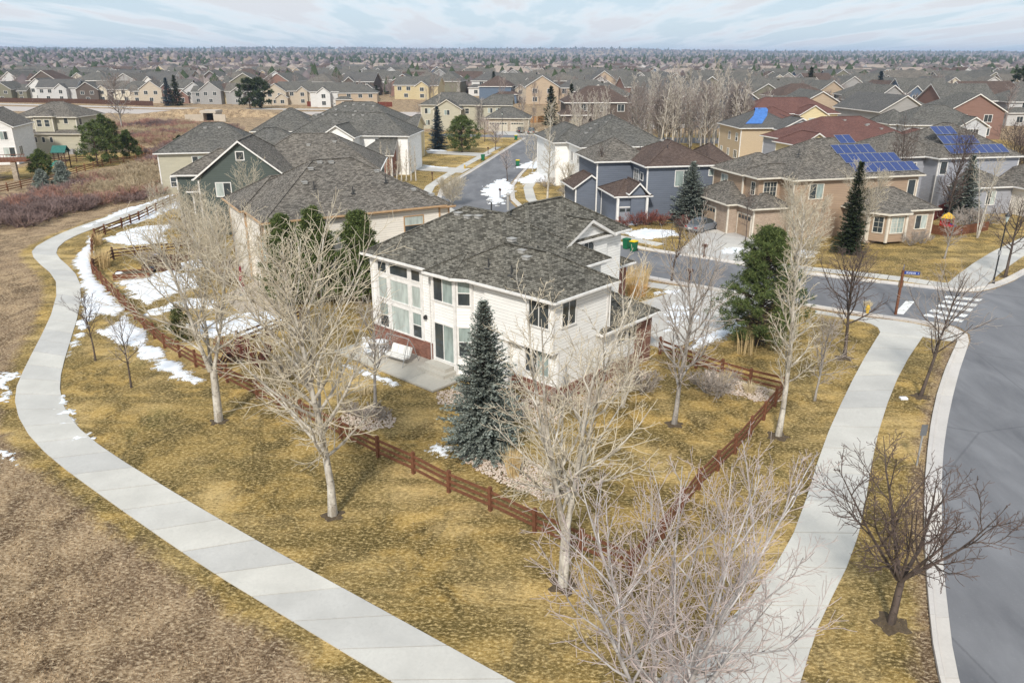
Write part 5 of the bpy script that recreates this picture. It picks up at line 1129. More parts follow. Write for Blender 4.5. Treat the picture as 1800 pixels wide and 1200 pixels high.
bin_(at(1101, 437.5), R_(-42), 'green wheelie bin with green lid by the kerb', None); bin_(at(1113.5, 441.5), R_(-42), 'green wheelie bin with yellow lid by the kerb', YLID)
bin_(at(849, 282), R_(80), 'green bin standing on the far street kerb', None); bin_(at(910, 292), R_(80), 'green bin with yellow lid by the street bend', YLID); bin_(at(907, 246), R_(80), 'yellow-lidded bin at far street corner', YLID)
def mailbox(p, label, rz=0):
    r = thing('mailbox', label, 'mailbox', p, rz); MB().box(-.06, .06, -.06, .06, 0, 1.1).build('post', W_DK, r)
    m = MB(); n = 6; pr_ = [(-.13, 1.1), (.13, 1.1), (.13, 1.24)] + [(.13 * math.cos(PI * i / n), 1.24 + .13 * math.sin(PI * i / n)) for i in range(1, n)] + [(-.13, 1.24)]
    for y in (-.28, .28): m.poly([(x, y, z) for x, z in (pr_ if y < 0 else pr_[::-1])])
    for i in range(len(pr_)): a, b_ = pr_[i], pr_[(i + 1) % len(pr_)]; m.poly([(a[0], -.28, a[1]), (a[0], .28, a[1]), (b_[0], .28, b_[1]), (b_[0], -.28, b_[1])])
    m.build('box', W_DK, r); MB().box(.135, .15, -.1, .06, 1.3, 1.36).build('flag', plain('red_flag', (.4, .02, .02)), r)
mailbox(at(1237, 453), 'brown mailbox by the tan house driveway', .6); mailbox(at(1211, 499), 'brown mailbox on near side of the street', .6); mailbox(at(858, 271), 'dark mailbox on far street verge, upper', .2); mailbox(at(760, 318), 'dark mailbox on verge near the pale aspens', .2); mailbox(at(879, 349), 'mailbox in snow at the street bend', .2)
def lamp_post(p, H_, label):
    r = thing('street_lamp', label, 'street lamp', p); MB().lathe([(.13, 0), (.13, .25), (.085, .35), (.06, .9), (.05, H_ - .6), (.07, H_ - .55)], 10).build('pole', BLACKM, r)
    MB().lathe([(.07, H_ - .58), (.17, H_ - .1)], 6).build('lantern_glass', GLASS_C, r); MB().lathe([(.22, H_ - .1), (.2, H_ - .02), (.07, H_ + .16), (.03, H_ + .28)], 8).build('lantern_cap', BLACKM, r)
    MB().box(-.09, .09, -.09, .09, H_ * .44, H_ * .5).build('control_box', GREYM, r)
lamp_post(at(1745, 500.5), ht(1745, 500.5, 378), 'black street lamp on the corner by the crosswalk'); lamp_post(at(883, 239), 5.5, 'dark street lamp at the far street corner')
# street name sign on brown post
sp_ = at(1574, 553); r = thing('street_sign', 'brown street post with blue name signs at the corner', 'street sign', sp_)
Hs = ht(1574, 553, 475); MB().box(-.075, .075, -.075, .075, 0, Hs).build('post', W_RED, r); MB().box(-.18, .18, -.03, .03, Hs * .62, Hs * .78).build('back_plate', plain('sign_back', (.16, .11, .07), .6), r)
BLUE_S = plain('sign_blue', (.012, .05, .26), .4, .4, .05); WS = plain('sign_white', (.8, .82, .85), .5, .3, .02)
bl = MB().box(.09, 1.15, -.015, .015, Hs - .28, Hs - .04).build('name_blade', BLUE_S, r, rz=R_(-18)); bl2 = MB().box(.09, .95, -.015, .015, Hs - .03, Hs + .2).build('name_blade', BLUE_S, r, rz=R_(62))
m = MB(); x = .24
for i, w in enumerate((.06, .055, .065, .065, .06, .05, .025, .06, .05)):
    m.box(x, x + .014, -.0205, -.0155, Hs - .225, Hs - .10)
    if i % 3 != 2: m.box(x + .014, x + w - .012, -.0205, -.0155, Hs - .118, Hs - .10)
    if i % 2 == 0: m.box(x + .014, x + w - .012, -.0205, -.0155, Hs - .225, Hs - .207)
    if i % 4 != 1 and w > .04: m.box(x + w - .012, x + w, -.0205, -.0155, Hs - .225, Hs - .10)
    x += w + .017
m.box(1.02, 1.04, -.0205, -.0155, Hs - .20, Hs - .12).box(1.055, 1.075, -.0205, -.0155, Hs - .20, Hs - .12)
m.build('lettering', WS, bl)['kind'] = 'stuff'
r = thing('sign_post', 'grey metal sign post on the verge seen from behind', 'sign', at(1611, 818)); MB().box(-.03, .03, -.03, .03, 0, 2.15).build('post', GREYM, r); MB().box(-.15, .15, -.045, -.031, 1.62, 2.2).build('plate', plain('sign_back_grey', (.14, .145, .15), .5, .4), r)
def hydrant(p, label):
    r = thing('fire_hydrant', label, 'hydrant', p); Y_ = plain('hydrant_yellow', (.55, .36, .05), .5); MB().lathe([(.17, 0), (.17, .06), (.11, .07), (.11, .5), (.15, .51), (.15, .56), (.12, .6), (.08, .7), (.03, .74)], 10).build('barrel', Y_, r)
    for a in (0, PI / 2, PI): MB().tube([(0, 0, .4), (.19 * math.cos(a), .19 * math.sin(a), .4)], .055, 8).build('outlet', Y_, r)
hydrant(at(1524, 552), 'yellow fire hydrant on the corner verge'); hydrant(at(817, 297), 'yellow fire hydrant on far street verge')
MB_ = MB().box(-.2, .2, -.14, .14, 0, .10); tag(MB_.build('meter_lid', WS, loc=at(1588, 701)), 'small white utility lid in the verge grass', 'utility lid')
r = thing('traffic_sign', 'yellow diamond warning sign on the far street', 'sign', at(974, 251)); MB().box(-.03, .03, -.03, .03, 0, 2.6).build('post', GREYM, r); MB().bar((0, -.04, 2.0), (0, -.02, 2.0), .8, .8).build('plate', YLID, r).rotation_euler = (0, 0, 0)
# blue crate, blue cover
tag(MB().box(-.25, .25, -.25, .25, .1, .62).box(-.29, .29, -.29, .29, .62, .7).box(-.2, .2, -.2, .2, 0, .1).build('crate', plain('blue_plastic', (.02, .05, .45), .5), loc=at(1310, 413)), 'blue plastic crate on the tan house driveway', 'crate')
# toy slide
r = thing('toy_slide', 'red yellow and blue plastic toy slide behind pickets', 'toy', at(1668, 412) + Vector((.2, 1.2, 0)))
for q in ((-.5, -.4), (.5, -.4), (.5, .4), (-.5, .4)): MB().box(q[0] - .06, q[0] + .06, q[1] - .06, q[1] + .06, 0, 1.6).build('post', plain('toy_red', (.5, .02, .02), .4), r)
MB().box(-.55, .55, -.45, .45, .7, .8).box(-.55, .55, .38, .46, .8, 1.25).build('deck', plain('toy_red', (.5, .02, .02), .4), r); MB().lathe([(.8, 1.6), (.55, 1.9), (.05, 2.2)], 4).build('canopy', plain('toy_yellow', (.75, .45, .02), .4), r); MB().bar((.5, 0, .75), (1.9, -.4, .1), .5, .06).bar((.5, -.25, .85), (1.9, -.65, .2), .05, .18).bar((.5, .25, .85), (1.9, -.15, .2), .05, .18).build('slide', plain('toy_blue', (.02, .08, .5), .4), r)
# swing bench on the patio
r = thing('swing_bench', 'white cushioned swing bench on the patio', 'swing bench', hl(-11.9, -1.05, .13), R_(-36))
for sx in (-1, 1):
    for sy in (-1, 1): MB().tube([(sx * .95, 0, 1.7), (sx * 1.0, sy * .35, 1.1), (sx * 1.0, sy * .75, .02)], .024, 6).build('leg', GREYM, r)
    MB().tube([(sx * .85, -.1, .5), (sx * .9, 0, 1.68)], .012, 5).build('hanger', GREYM, r)
MB().tube([(-.97, 0, 1.7), (.97, 0, 1.7)], .025, 6).build('top_bar', GREYM, r)
CUSH = plain('white_cushion', (.70, .69, .66), .9, .1, .06, 4)
for i in range(3): MB().bar((-.56 + i * .56, -.38, .44), (-.56 + i * .56, .16, .40), .53, .10).build('seat_cushion', CUSH, r); MB().bar((-.56 + i * .56, .18, .46), (-.56 + i * .56, .42, .98), .53, .10).build('back_cushion', CUSH, r)
MB().bar((-.9, 0, .34), (.9, 0, .34), .06, .04).bar((-.9, -.38, .36), (.9, -.38, .36), .06, .04).build('seat_frame', GREYM, r)
r = thing('patio_table', 'round white patio table near the window wall', 'table', hl(-14.1, -.8, .13)); MB().lathe([(.5, .70), (.52, .73), (.0, .735)], 14).build('tabletop', WS, r)
for a in range(4): MB().tube([(.4 * math.cos(a * PI / 2), .4 * math.sin(a * PI / 2), 0), (.3 * math.cos(a * PI / 2), .3 * math.sin(a * PI / 2), .7)], .02, 6).build('leg', WS, r)
for i, (x, y, a, lb) in enumerate(((-13.2, -1.2, -60, 'white patio chair nearest the swing bench'), (-14.9, -1.4, 40, 'white patio chair left of the round table'), (-13.9, -1.9, 170, 'white patio chair on the lawn side of the table'))):
    r = thing('patio_chair', lb, 'chair', hl(x, y, .13), R_(a - 42))
    MB().box(-.24, .24, -.24, .24, .41, .45).build('seat', WS, r); MB().box(-.24, .24, .22, .26, .45, .92).build('backrest', WS, r)
    for q in ((-.22, -.22), (.22, -.22), (.22, .24), (-.22, .24)): MB().tube([(q[0], q[1], 0), (q[0] * .95, q[1] * .95, .42)], .02, 5).build('leg', WS, r)
    for sx in (-.25, .25): MB().bar((sx, -.22, .64), (sx, .24, .66), .04, .03).build('armrest', WS, r)
# planters and clutter in neighbour yard
for i, (x, y, w, d, lb) in enumerate(((235, 487, 3.0, 1.6, 'reddish raised planter with bare stems'), (285, 474, 3.2, 1.2, 'long low planter behind the snow'), (300, 458, 3.4, 1.0, 'rear garden bed with snowy boards'))):
    r = thing('raised_planter', lb, 'planter', at(x, y), R_(12)); 
    for q in ((-w / 2, w / 2, -d / 2, -d / 2 + .06), (-w / 2, w / 2, d / 2 - .06, d / 2), (-w / 2, -w / 2 + .06, -d / 2 + .06, d / 2 - .06), (w / 2 - .06, w / 2, -d / 2 + .06, d / 2 - .06)): MB().box(*q, 0, .5).build('side_board', W_RED if i == 0 else W_DK, r)
    MB().box(-w / 2 + .06, w / 2 - .06, -d / 2 + .06, d / 2 - .06, 0, .4).build('soil', BED, r)
for i, (x, y, c, lb) in enumerate(((268, 478, (.03, .035, .05), 'dark covered heap among the planters'), (275, 455, (.05, .12, .4), 'small blue tub behind the planters'), (210, 488, (.75, .76, .78), 'white pot at the planter corner'))):
    tag(MB().lathe([(.28, 0), (.36, .3), (.34, .45), (.2, .5)], 9).build('garden_pot', plain('pot%d' % i, c, .6), loc=at(x, y)), lb, 'pot')
r = thing('folded_parasol', 'dark red folded parasol on neighbour patio', 'parasol', at(428, 520)); MB().lathe([(.03, 0), (.03, .8), (.28, .85), (.2, 1.6), (.06, 2.5), (.02, 2.6)], 8).build('canopy', plain('wine_red', (.20, .02, .035), .8), r); MB().lathe([(.3, 0), (.3, .1), (.05, .14)], 10).build('base', GREYM, r)
# left play set, deck
r = thing('play_set', 'wooden play set with green roof and slide at left', 'play set', at(112, 296), R_(5))
for q in ((-.9, -.9), (.9, -.9), (.9, .9), (-.9, .9)): MB().box(q[0] - .07, q[0] + .07, q[1] - .07, q[1] + .07, 0, 2.9).build('post', W_DK, r)
MB().box(-1, 1, -1, 1, 1.3, 1.4).build('platform', W_DK, r); MB().poly([(-1.2, -1.2, 2.8), (1.2, -1.2, 2.8), (1.2, 0, 3.9), (-1.2, 0, 3.9)]).poly([(1.2, 1.2, 2.8), (-1.2, 1.2, 2.8), (-1.2, 0, 3.9), (1.2, 0, 3.9)]).poly([(-1.2, -1.2, 2.75), (-1.2, 1.2, 2.75), (1.2, 1.2, 2.75), (1.2, -1.2, 2.75)]).build('roof', plain('green_canvas', (.03, .13, .11), .7), r)
MB().bar((-.6, -.9, 1.4), (-1.3, -3.2, .15), .6, .08).build('slide', plain('green_slide', (.01, .16, .11), .4), r)
dk = thing('deck', 'raised red deck on stone columns at left edge', 'deck', at(20, 316), R_(12)); MB().box(-9, 3.2, -1.5, 3.5, 2.9, 3.1).build('floor', W_RED, dk)
for x in (-5, -1.8, 1.2): MB().box(x - .35, x + .35, -1.4, -.7, 0, 2.9).build('column', BR_STONE, dk)
for i in range(26): MB().box(-9 + i * .48, -8.95 + i * .48, -1.5, -1.45, 3.1, 4.0).build('baluster', W_RED, dk)
MB().box(-9, 3.2, -1.52, -1.43, 4.0, 4.08).build('handrail', W_RED, dk)
for x, lb in ((127, 'grey air conditioner left at beige house wall'), (142, 'grey air conditioner right at beige house wall')): tag(MB().box(-.45, .45, -.4, .4, 0, .95).lathe([(.36, .95), (.36, 1.0), (.1, 1.02)], 10).build('air_conditioner', GREYM, loc=at(x, 271)), lb, 'air conditioner')
# ------------------------------------------------------------------ shrubs, ornamental grass, gravel
def grass_clump(seed, H_, R_0, n, spread=.35, w=.02, mat=None):
    r = np.random.RandomState(seed); a = r.uniform(0, 6.28, n); q = R_0 * np.sqrt(r.rand(n)); b0 = np.stack([q * np.cos(a), q * np.sin(a), np.zeros(n)], 1); sp = np.stack([np.cos(a), np.sin(a), np.zeros(n)], 1) * (r.rand(n) * spread)[:, None]
    h = H_ * r.uniform(.6, 1.1, n); m1 = b0 + sp * .35 * h[:, None] + np.array([0, 0, 1.]) * (h * .6)[:, None]; t = b0 + sp * 1.1 * h[:, None] + np.array([0, 0, 1.]) * (h * (1 - .25 * np.linalg.norm(sp, axis=1)))[:, None]
    wd = rdir(r, n) * w; wd[:, 2] = 0
    v = np.stack([b0 - wd, b0 + wd, m1 + wd, t, m1 - wd], 1).reshape(-1, 3); f = np.array([[0, 1, 2, 4], [4, 2, 3, 3]])
    k = np.arange(n)[:, None, None] * 5; F4 = (k + np.array([[0, 1, 2, 4]])[None]).reshape(-1, 4); F3 = (k + np.array([[4, 2, 3]])[None]).reshape(-1, 3)
    me = bpy.data.meshes.new('ornamental_grass'); me.from_pydata(v.tolist(), [], F4.tolist() + F3.tolist()); me.materials.append(mat); return me
STRAW = plain('straw_blade', (.62, .47, .25), .9, .1, .25, 4); STRAW2 = plain('rust_blade', (.50, .30, .13), .9, .1, .3, 4); PALE = plain('pale_blade', (.62, .52, .34), .9, .1, .2, 4)
for i, (x, y, h, r0, n, sp, mt, lb) in enumerate([(1108, 500, 2.3, .45, 150, .45, STRAW, 'tall tan feather grass behind the garage, left'), (1128, 503, 2.4, .5, 170, .45, STRAW, 'tall tan feather grass behind the garage, right'), (1118, 520, 1.4, .7, 220, .7, STRAW2, 'rusty grass mound against the brick corner'), (1304, 622, 1.9, .35, 26, .22, STRAW, 'sparse tall straw stalks beside the pine, left'), (1322, 624, 1.8, .3, 22, .26, STRAW, 'sparse tall straw stalks beside the pine, right'), (902, 838, 1.6, .28, 260, .35, STRAW, 'tall straw grass clump beside the spruce'), (1275, 672, .75, .25, 220, .9, PALE, 'pale low grass tuft at back fence, left'), (1317, 690, .75, .25, 220, .9, PALE, 'pale low grass tuft at back fence, right'), (178, 470, 1.9, .8, 420, .3, STRAW, 'big tan grass clump at the trail fence corner'), (172, 430, 1.4, .5, 240, .4, STRAW, 'smaller tan grass by the upper fence'), (1525, 538, .5, .3, 120, .6, PALE, 'tuft at the hydrant'), (640, 690, .6, .5, 200, .8, PALE, 'pale grass tuft by the patio tree'), (1365, 700, .5, .4, 200, .9, PALE, 'pale tuft in the fence corner')]):
    tag(link('ornamental_grass', grass_clump(60 + i, h, r0, n, sp, .012, mt), None, at(x, y)), lb, 'grass clump')
def shrub(seed, H_, spread, n=9, rm=.010): return Tree(seed, H_, (7, 6), (40, 40), (.5, .45), .15, .025, rm, (n, spread, 0), up=.5, wig=.15)
SHR = [shrub(300 + i, 1.0, 50) .single(BK_DARK, TW_RED) for i in range(2)] + [shrub(304 + i, 1.0, 55).single(BK_GREY, TW_GREY) for i in range(3)]
def put_shrub(x, y, s, k, lb, group=None):
    o = link('bare_shrub', SHR[k], None, at(x, y) if y is not None else x, random.uniform(0, 6)); o.scale = (s * 1.1, s * 1.1, s); return tag(o, lb, 'shrub', group)
for x, y, s, k, lb in [(420, 640, 1.9, 0, 'red-twig shrub behind the low dividing fence, left'), (455, 645, 1.7, 1, 'red-twig shrub behind the low dividing fence, right'), (500, 665, 1.5, 3, 'grey shrub beside dividing fence'), (640, 735, .9, 2, 'low grey shrub in the lawn bed, left'), (670, 738, .8, 3, 'low grey shrub in the lawn bed, middle'), (615, 728, .8, 4, 'low grey shrub in the lawn bed, right'), (1118, 398, 1.7, 0, 'red shrub at blue-grey house wall, left'), (1140, 396, 1.8, 1, 'red shrub at blue-grey house wall, middle'), (1163, 397, 1.6, 0, 'red shrub at blue-grey house wall, right'), (1098, 402, 1.4, 1, 'rust shrub near the snow patch'), (1600, 432, 1.5, 2, 'round brown hedge shrub below tan house window, left'), (1618, 428, 1.5, 3, 'round brown hedge shrub below tan house window, right'), (1240, 690, 1.5, 2, 'dark tangled shrub beside the grey tree'), (1130, 690, 1.6, 3, 'bare shrub at the garage side wall'), (985, 720, 1.2, 4, 'bare shrub by the brick corner'), (960, 330, 1.8, 2, 'brown thicket under tall aspen, left'), (1000, 350, 2.0, 3, 'brown thicket under tall aspen, right'), (1700, 405, 2.4, 4, 'pinkish thicket behind toy slide, left'), (1730, 398, 2.6, 2, 'pinkish thicket behind toy slide, right'), (258, 465, 1.4, 3, 'bare stems growing in the planter'), (345, 440, 2.2, 2, 'tangled bare shrub beside snowy fence'), (370, 470, 2.4, 3, 'tall tangled shrub by the neighbour wall'), (400, 500, 2.2, 4, 'tangled shrub on neighbour patio edge'), (330, 410, 2.4, 2, 'thicket at upper neighbour fence'), (545, 600, 1.6, 3, 'bare shrub at foot of dark pines'), (1200, 400, 1.3, 1, 'red shrub at foot of blue spruce'), (690, 312, 1.6, 2, 'undergrowth below aspen row')]: put_shrub(x, y, s, k, lb)
# river-rock beds
def rock_bed(poly, n, seed, label, size=(.035, .09)):
    P = gp(*poly) if not isinstance(poly[0], Vector) else poly; r = np.random.RandomState(seed); x0, x1 = min(p.x for p in P), max(p.x for p in P); y0, y1 = min(p.y for p in P), max(p.y for p in P)
    X = r.uniform(x0, x1, n * 4); Y = r.uniform(y0, y1, n * 4); ok = sdist(X, Y, P) + (fnoise(X * 2, Y * 2, 3) - .5) * .5 > 0; X, Y = X[ok][:n], Y[ok][:n]; n = len(X)
    base = np.array([[1, 0, 0], [0, 1, 0], [-1, 0, 0], [0, -1, 0], [0, 0, .7], [0, 0, -.5]]); f0 = np.array([[0, 1, 4], [1, 2, 4], [2, 3, 4], [3, 0, 4], [1, 0, 5], [2, 1, 5], [3, 2, 5], [0, 3, 5]])
    s_ = r.uniform(*size, n); V_ = base[None] * s_[:, None, None] * r.uniform(.7, 1.3, (n, 6, 1)); a = r.uniform(0, 6.28, n); ca, sa = np.cos(a)[:, None], np.sin(a)[:, None]
    V_ = np.stack([V_[..., 0] * ca - V_[..., 1] * sa + X[:, None], V_[..., 0] * sa + V_[..., 1] * ca + Y[:, None], V_[..., 2] + .03], -1).reshape(-1, 3); F_ = (f0[None] + (np.arange(n) * 6)[:, None, None]).reshape(-1, 3)
    o = link('river_rock', npmesh('river_rock', V_, F_, ROCKM)); tag(o, label, 'gravel', kind='stuff')
def rock_mat():
    m = NT('river_rock', .8, .25); p = m.pos(); a = m.noise(p, 7, 2); b_ = m.noise(p, 40, 3); k = m.mix(m.mr(a, .3, .5), (.42, .30, .22), (.60, .52, .44)); m.col(m.mix(m.mr(a, .55, .7), k, (.34, .20, .14))); return m.mat
ROCKM = rock_mat()
rock_bed([hl(-6.6, -2.6), hl(-6.4, -1.0), hl(-5.4, .3), hl(-1, .6), hl(.6, .2), hl(1.2, -1.2), hl(-1, -2.2), hl(-3.5, -2.6), hl(-5.4, -3.6)], 2600, 1, 'tan river rock along house foundation')
rock_bed([(800, 795), (830, 822), (880, 850), (960, 880), (1010, 872), (985, 840), (930, 812), (890, 792), (850, 785)], 2600, 2, 'pale river rock bed around spruce and grass clump')
rock_bed([(600, 722), (650, 712), (700, 735), (690, 752), (640, 758), (598, 745)], 1000, 3, 'river rock island with low shrubs')
rock_bed([(1240, 650), (1300, 668), (1370, 690), (1375, 705), (1330, 706), (1270, 690), (1235, 680)], 1600, 4, 'river rock bed in back fence corner')
rock_bed([hl(-.2, 1.2), hl(1.1, 1.0), hl(1.3, 8), hl(-.1, 8.4)], 1400, 5, 'river rock strip along the side wall')
# ------------------------------------------------------------------ marsh
def marsh(polys, n, seed, mats, label, hh=(.9, 2.0)):
    r = np.random.RandomState(seed); tmpl = []
    for i in range(4):
        T_ = Tree(400 + seed * 10 + i, 1.0, (5, 4), (35, 40), (.5, .45), .2, .02, .012, (9, 55, 0), up=.5, wig=.15); a, f = tubes_np(T_.lim + T_.tw, 3); tmpl.append((a, f))
    per = [[[], [], 0] for _ in mats]
    for P in polys:
        P = gp(*P); x0, x1 = min(p.x for p in P), max(p.x for p in P); y0, y1 = min(p.y for p in P), max(p.y for p in P); X = r.uniform(x0, x1, n * 6); Y = r.uniform(y0, y1, n * 6); d = sdist(X, Y, P) + (fnoise(X / 6, Y / 6, 3) - .50) * 9; ok = d > 0; X, Y = X[ok][:n], Y[ok][:n]
        c = fnoise(X / 14 + 3, Y / 14, 3)
        for x, y, q in zip(X, Y, c):
            k = min(len(mats) - 1, max(0, int((q - .37) / .44 * len(mats) + r.normal(0, .35)))); v, f = tmpl[r.randint(4)]; s_ = r.uniform(*hh); a = r.uniform(0, 6.28)
            w = v * np.array([s_ * 1.25, s_ * 1.25, s_]); w = np.stack([w[:, 0] * math.cos(a) - w[:, 1] * math.sin(a) + x, w[:, 0] * math.sin(a) + w[:, 1] * math.cos(a) + y, w[:, 2]], 1)
            per[k][0].append(w); per[k][1].append(f + per[k][2]); per[k][2] += len(w)
    for (V_, F_, _), mt, nm in zip(per, mats, label):
        if V_: tag(link('marsh_willow', npmesh('marsh_willow', np.concatenate(V_), np.concatenate(F_), mt)), nm, 'shrubs', kind='stuff')
MW = [plain('willow_purple', (.25, .18, .165), .9, .1, .3, 1), plain('willow_pink', (.38, .22, .175), .9, .1, .3, 1), plain('willow_tan', (.40, .30, .20), .9, .1, .3, 1), plain('reed_straw', (.46, .37, .25), .9, .1, .3, 1)]
marsh([[(-10, 404), (60, 400), (130, 388), (185, 370), (250, 353), (310, 336), (335, 318), (330, 290), (290, 280), (225, 300), (120, 338), (50, 352), (-10, 368)], [(170, 232), (260, 215), (350, 222), (420, 228), (340, 285), (290, 282), (262, 262), (205, 250)]], 760, 1, MW, ['dark purple willow thickets in the marsh', 'pinkish willow thickets in the marsh', 'tan scrub in the marsh', 'straw reeds in the marsh'])
# ------------------------------------------------------------------ far road, culvert, pond
ARM = concrete((.50, .45, .42)); sd_ = lambda name, q, z, mt: tag(MB().prism([(p.x, p.y) for p in gp(*q)][::-1], 0, z).build(name, mt), kind='structure')
sd_('arterial_road', [(-60, 185.5), (275, 193.5), (450, 196.5), (760, 197.5), (760, 204.5), (450, 204), (275, 201), (-60, 193.5)], .06, ARM)
sd_('arterial_verge_path', [(-60, 180.5), (275, 189.5), (640, 192.5), (640, 194), (275, 191.3), (-60, 182.2)], .05, CONC2)
cv = thing('culvert', 'concrete culvert portal with flared wing walls below far road', 'culvert', at(367, 213)); CW = concrete((.55, .48, .40))
for s_ in (-1, 1): MB().prism([(s_ * 1.6, 0), (s_ * 1.6, .5), (s_ * 6.0, -2.2), (s_ * 6.0, -2.6)][::-s_], 0, 2.0).build('wing_wall', CW, cv); MB().box(*((-2.1, -1.5) if s_ < 0 else (1.5, 2.1)), 0, 6, 0, 2.8).build('side_wall', CW, cv)
MB().box(-2.4, 2.4, -.1, 6, 2.3, 3.0).build('lintel', CW, cv); MB().box(-1.5, 1.5, 3, 3.2, 0, 2.3).build('tunnel_shade_panel', plain('painted_tunnel_shade', (.02, .017, .015), .9), cv)  # near-black panel added to stand in for the shade inside the culvert
b = MB(); o_ = at(367, 207); rr_ = [(0, 2.75), (7, 2.3), (14, 1.2), (22, -.05)]
for (q0, z0), (q1, z1) in zip(rr_, rr_[1:]):
    for i in range(24):
        a0, a1 = 2 * PI * i / 24, 2 * PI * (i + 1) / 24; f = lambda q, z, a: (o_.x + q * 1.5 * math.cos(a), o_.y + 5 + q * (.9 if math.sin(a) > 0 else .22) * math.sin(a), z); b.poly([f(q0, z0, a0), f(q1, z1, a0), f(q1, z1, a1), f(q0, z0, a1)])
tag(b.build('berm', GRASS, smooth=True), kind='structure')
def water():
    m = NT('pond_ice', .15, .5); m.col((.42, .45, .49)); return m.mat
P_ = [V2(-168, 640), V2(-118, 650), V2(-102, 720), V2(-120, 830), V2(-190, 850), V2(-235, 740)]; tag(MB().prism(P_, 0, 1.6).build('pond', water()), kind='structure')
# ------------------------------------------------------------------ far suburb
def copy_tree(o, parent=None):
    c = o.copy(); COL.objects.link(c); c.parent = parent
    for ch in o.children: copy_tree(ch, c)
    return c
FW = {'grey': siding((.34, .33, .32)), 'pale grey': siding((.55, .54, .53)), 'cream': siding((.62, .56, .45)), 'white': siding((.66, .65, .63)), 'tan': siding((.46, .36, .26)), 'olive': siding((.20, .19, .14)), 'yellow': siding((.55, .46, .28)), 'brick red': siding((.25, .15, .12)), 'dark brown': siding((.12, .095, .08)), 'slate blue': siding((.12, .16, .22)), 'mint': siding((.45, .56, .48)), 'beige': siding((.50, .43, .34))}
FR = {'grey': RF_GREY, 'taupe': RF_TAUPE, 'dark': RF_DARK, 'brown': RF_BROWN, 'pinkish': shingle((.30, .25, .22), (.40, .34, .30), (.18, .15, .13)), 'rust': shingle((.36, .16, .07), (.42, .2, .09), (.2, .09, .05))}
def far_template(kind):
    h = House('far_house', 'template house', (0, 0), 0, FW['grey'], RF_GREY)
    kw = dict(caps=False, gut=False, corners=False)
    if kind == 0: h.block(-5, 5, -6, 6, 5.6, .7, 'y', 'gable', 'gable', **kw); h.block(4, 10, -3, 5, 4.8, .6, 'x', 'hip', 'gable', **kw); ws = [(-2, -5.6, 3.6), (2, -5.6, 3.6), (0, -5.6, .9), (7, -2.6, 3.2), (7, -2.6, .8)]
    elif kind == 1: h.block(-9, 9, -5, 6, 5.6, .6, 'x', 'gable', 'gable', **kw); h.block(-6, 0, -7.5, 2, 5.2, .7, 'y', 'gable', 'hip', **kw); ws = [(-3, -7.1, 3.4), (-3, -7.1, .9), (3, -4.6, 3.6), (6.5, -4.6, 3.6), (4, -4.6, .9)]
    elif kind == 2: h.block(-8, 8, -6, 6, 5.7, .55, **kw); h.block(2, 9, -8, 0, 3.2, .5, **kw); ws = [(-5, -5.6, 3.8), (-1, -5.6, 3.8), (3.5, -5.6, 4.0), (-4, -5.6, .9), (5.5, -7.6, .9)]
    elif kind == 3: h.block(-9, 9, -6.5, 6.5, 3.6, .5, **kw); h.block(-7, 0, -8.5, 0, 3.5, .6, 'y', 'gable', 'hip', **kw); ws = [(-3.5, -8.1, 1), (4, -6.1, 1), (7, -6.1, 1)]
    elif kind == 4: h.block(-7, 7, -5.5, 5.5, 5.6, .65, 'x', 'gable', 'gable', **kw); h.block(-7.5, -2, -8, 0, 3.0, .7, 'y', 'gable', 'hip', **kw); h.block(1, 6, -6.6, 2, 5.5, .8, 'y', 'gable', 'hip', **kw); ws = [(3.5, -6.2, 3.6), (3.5, -6.2, .9), (-1, -5.1, 3.7), (-4, -5.1, 3.9), (-4.6, -7.6, .8)]
    else: h.block(-6, 6, -7, 7, 5.6, .6, 'y', 'gable', 'hip', **kw); h.block(-10, -5, -4, 5, 5.2, .6, 'x', 'gable', 'hip', **kw); ws = [(-2.5, -6.6, 3.6), (2.5, -6.6, 3.6), (-2.5, -6.6, .9), (2.5, -6.6, .9), (-7.5, -3.6, 3.4)]
    for x, y, z in ws: h.win(x, y, z, 1.5, 1.4, 0, 'slide', GLASS_D)
    return h.root
FT = [far_template(k) for k in range(6)]
ORD = ['first', 'second', 'third', 'fourth', 'fifth', 'sixth', 'seventh', 'eighth', 'ninth', 'tenth', 'eleventh', 'twelfth', 'thirteenth', 'fourteenth', 'fifteenth', 'sixteenth', 'seventeenth', 'eighteenth', 'nineteenth', 'twentieth', 'twenty-first', 'twenty-second', 'twenty-third', 'twenty-fourth', 'twenty-fifth', 'twenty-sixth', 'twenty-seventh', 'twenty-eighth', 'twenty-ninth', 'thirtieth']
def far_house(x, y, rz, k, wc, rc, label, group, sc=1.0, parts=True):
    r = copy_tree(FT[k]); z = hz1(x, y); r.location = (x, y, z - .1); r.rotation_euler = (0, 0, rz); r.scale = (sc * random.choice((1, -1)), sc, sc * random.uniform(.92, 1.08)); r['label'] = label; r['group'] = group
    for ch in list(r.children):
        n = ch.name.split('.')[0]
        if n in ('wall', 'gable_wall'): ch.material_slots[0].link = 'OBJECT'; ch.material_slots[0].material = FW[wc]
        elif n == 'roof': ch.material_slots[0].link = 'OBJECT'; ch.material_slots[0].material = FR[rc]
        elif n == 'window' and not parts:
            for g_ in list(ch.children): bpy.data.objects.remove(g_)
            bpy.data.objects.remove(ch)
    return r
rnd = random.Random(77)
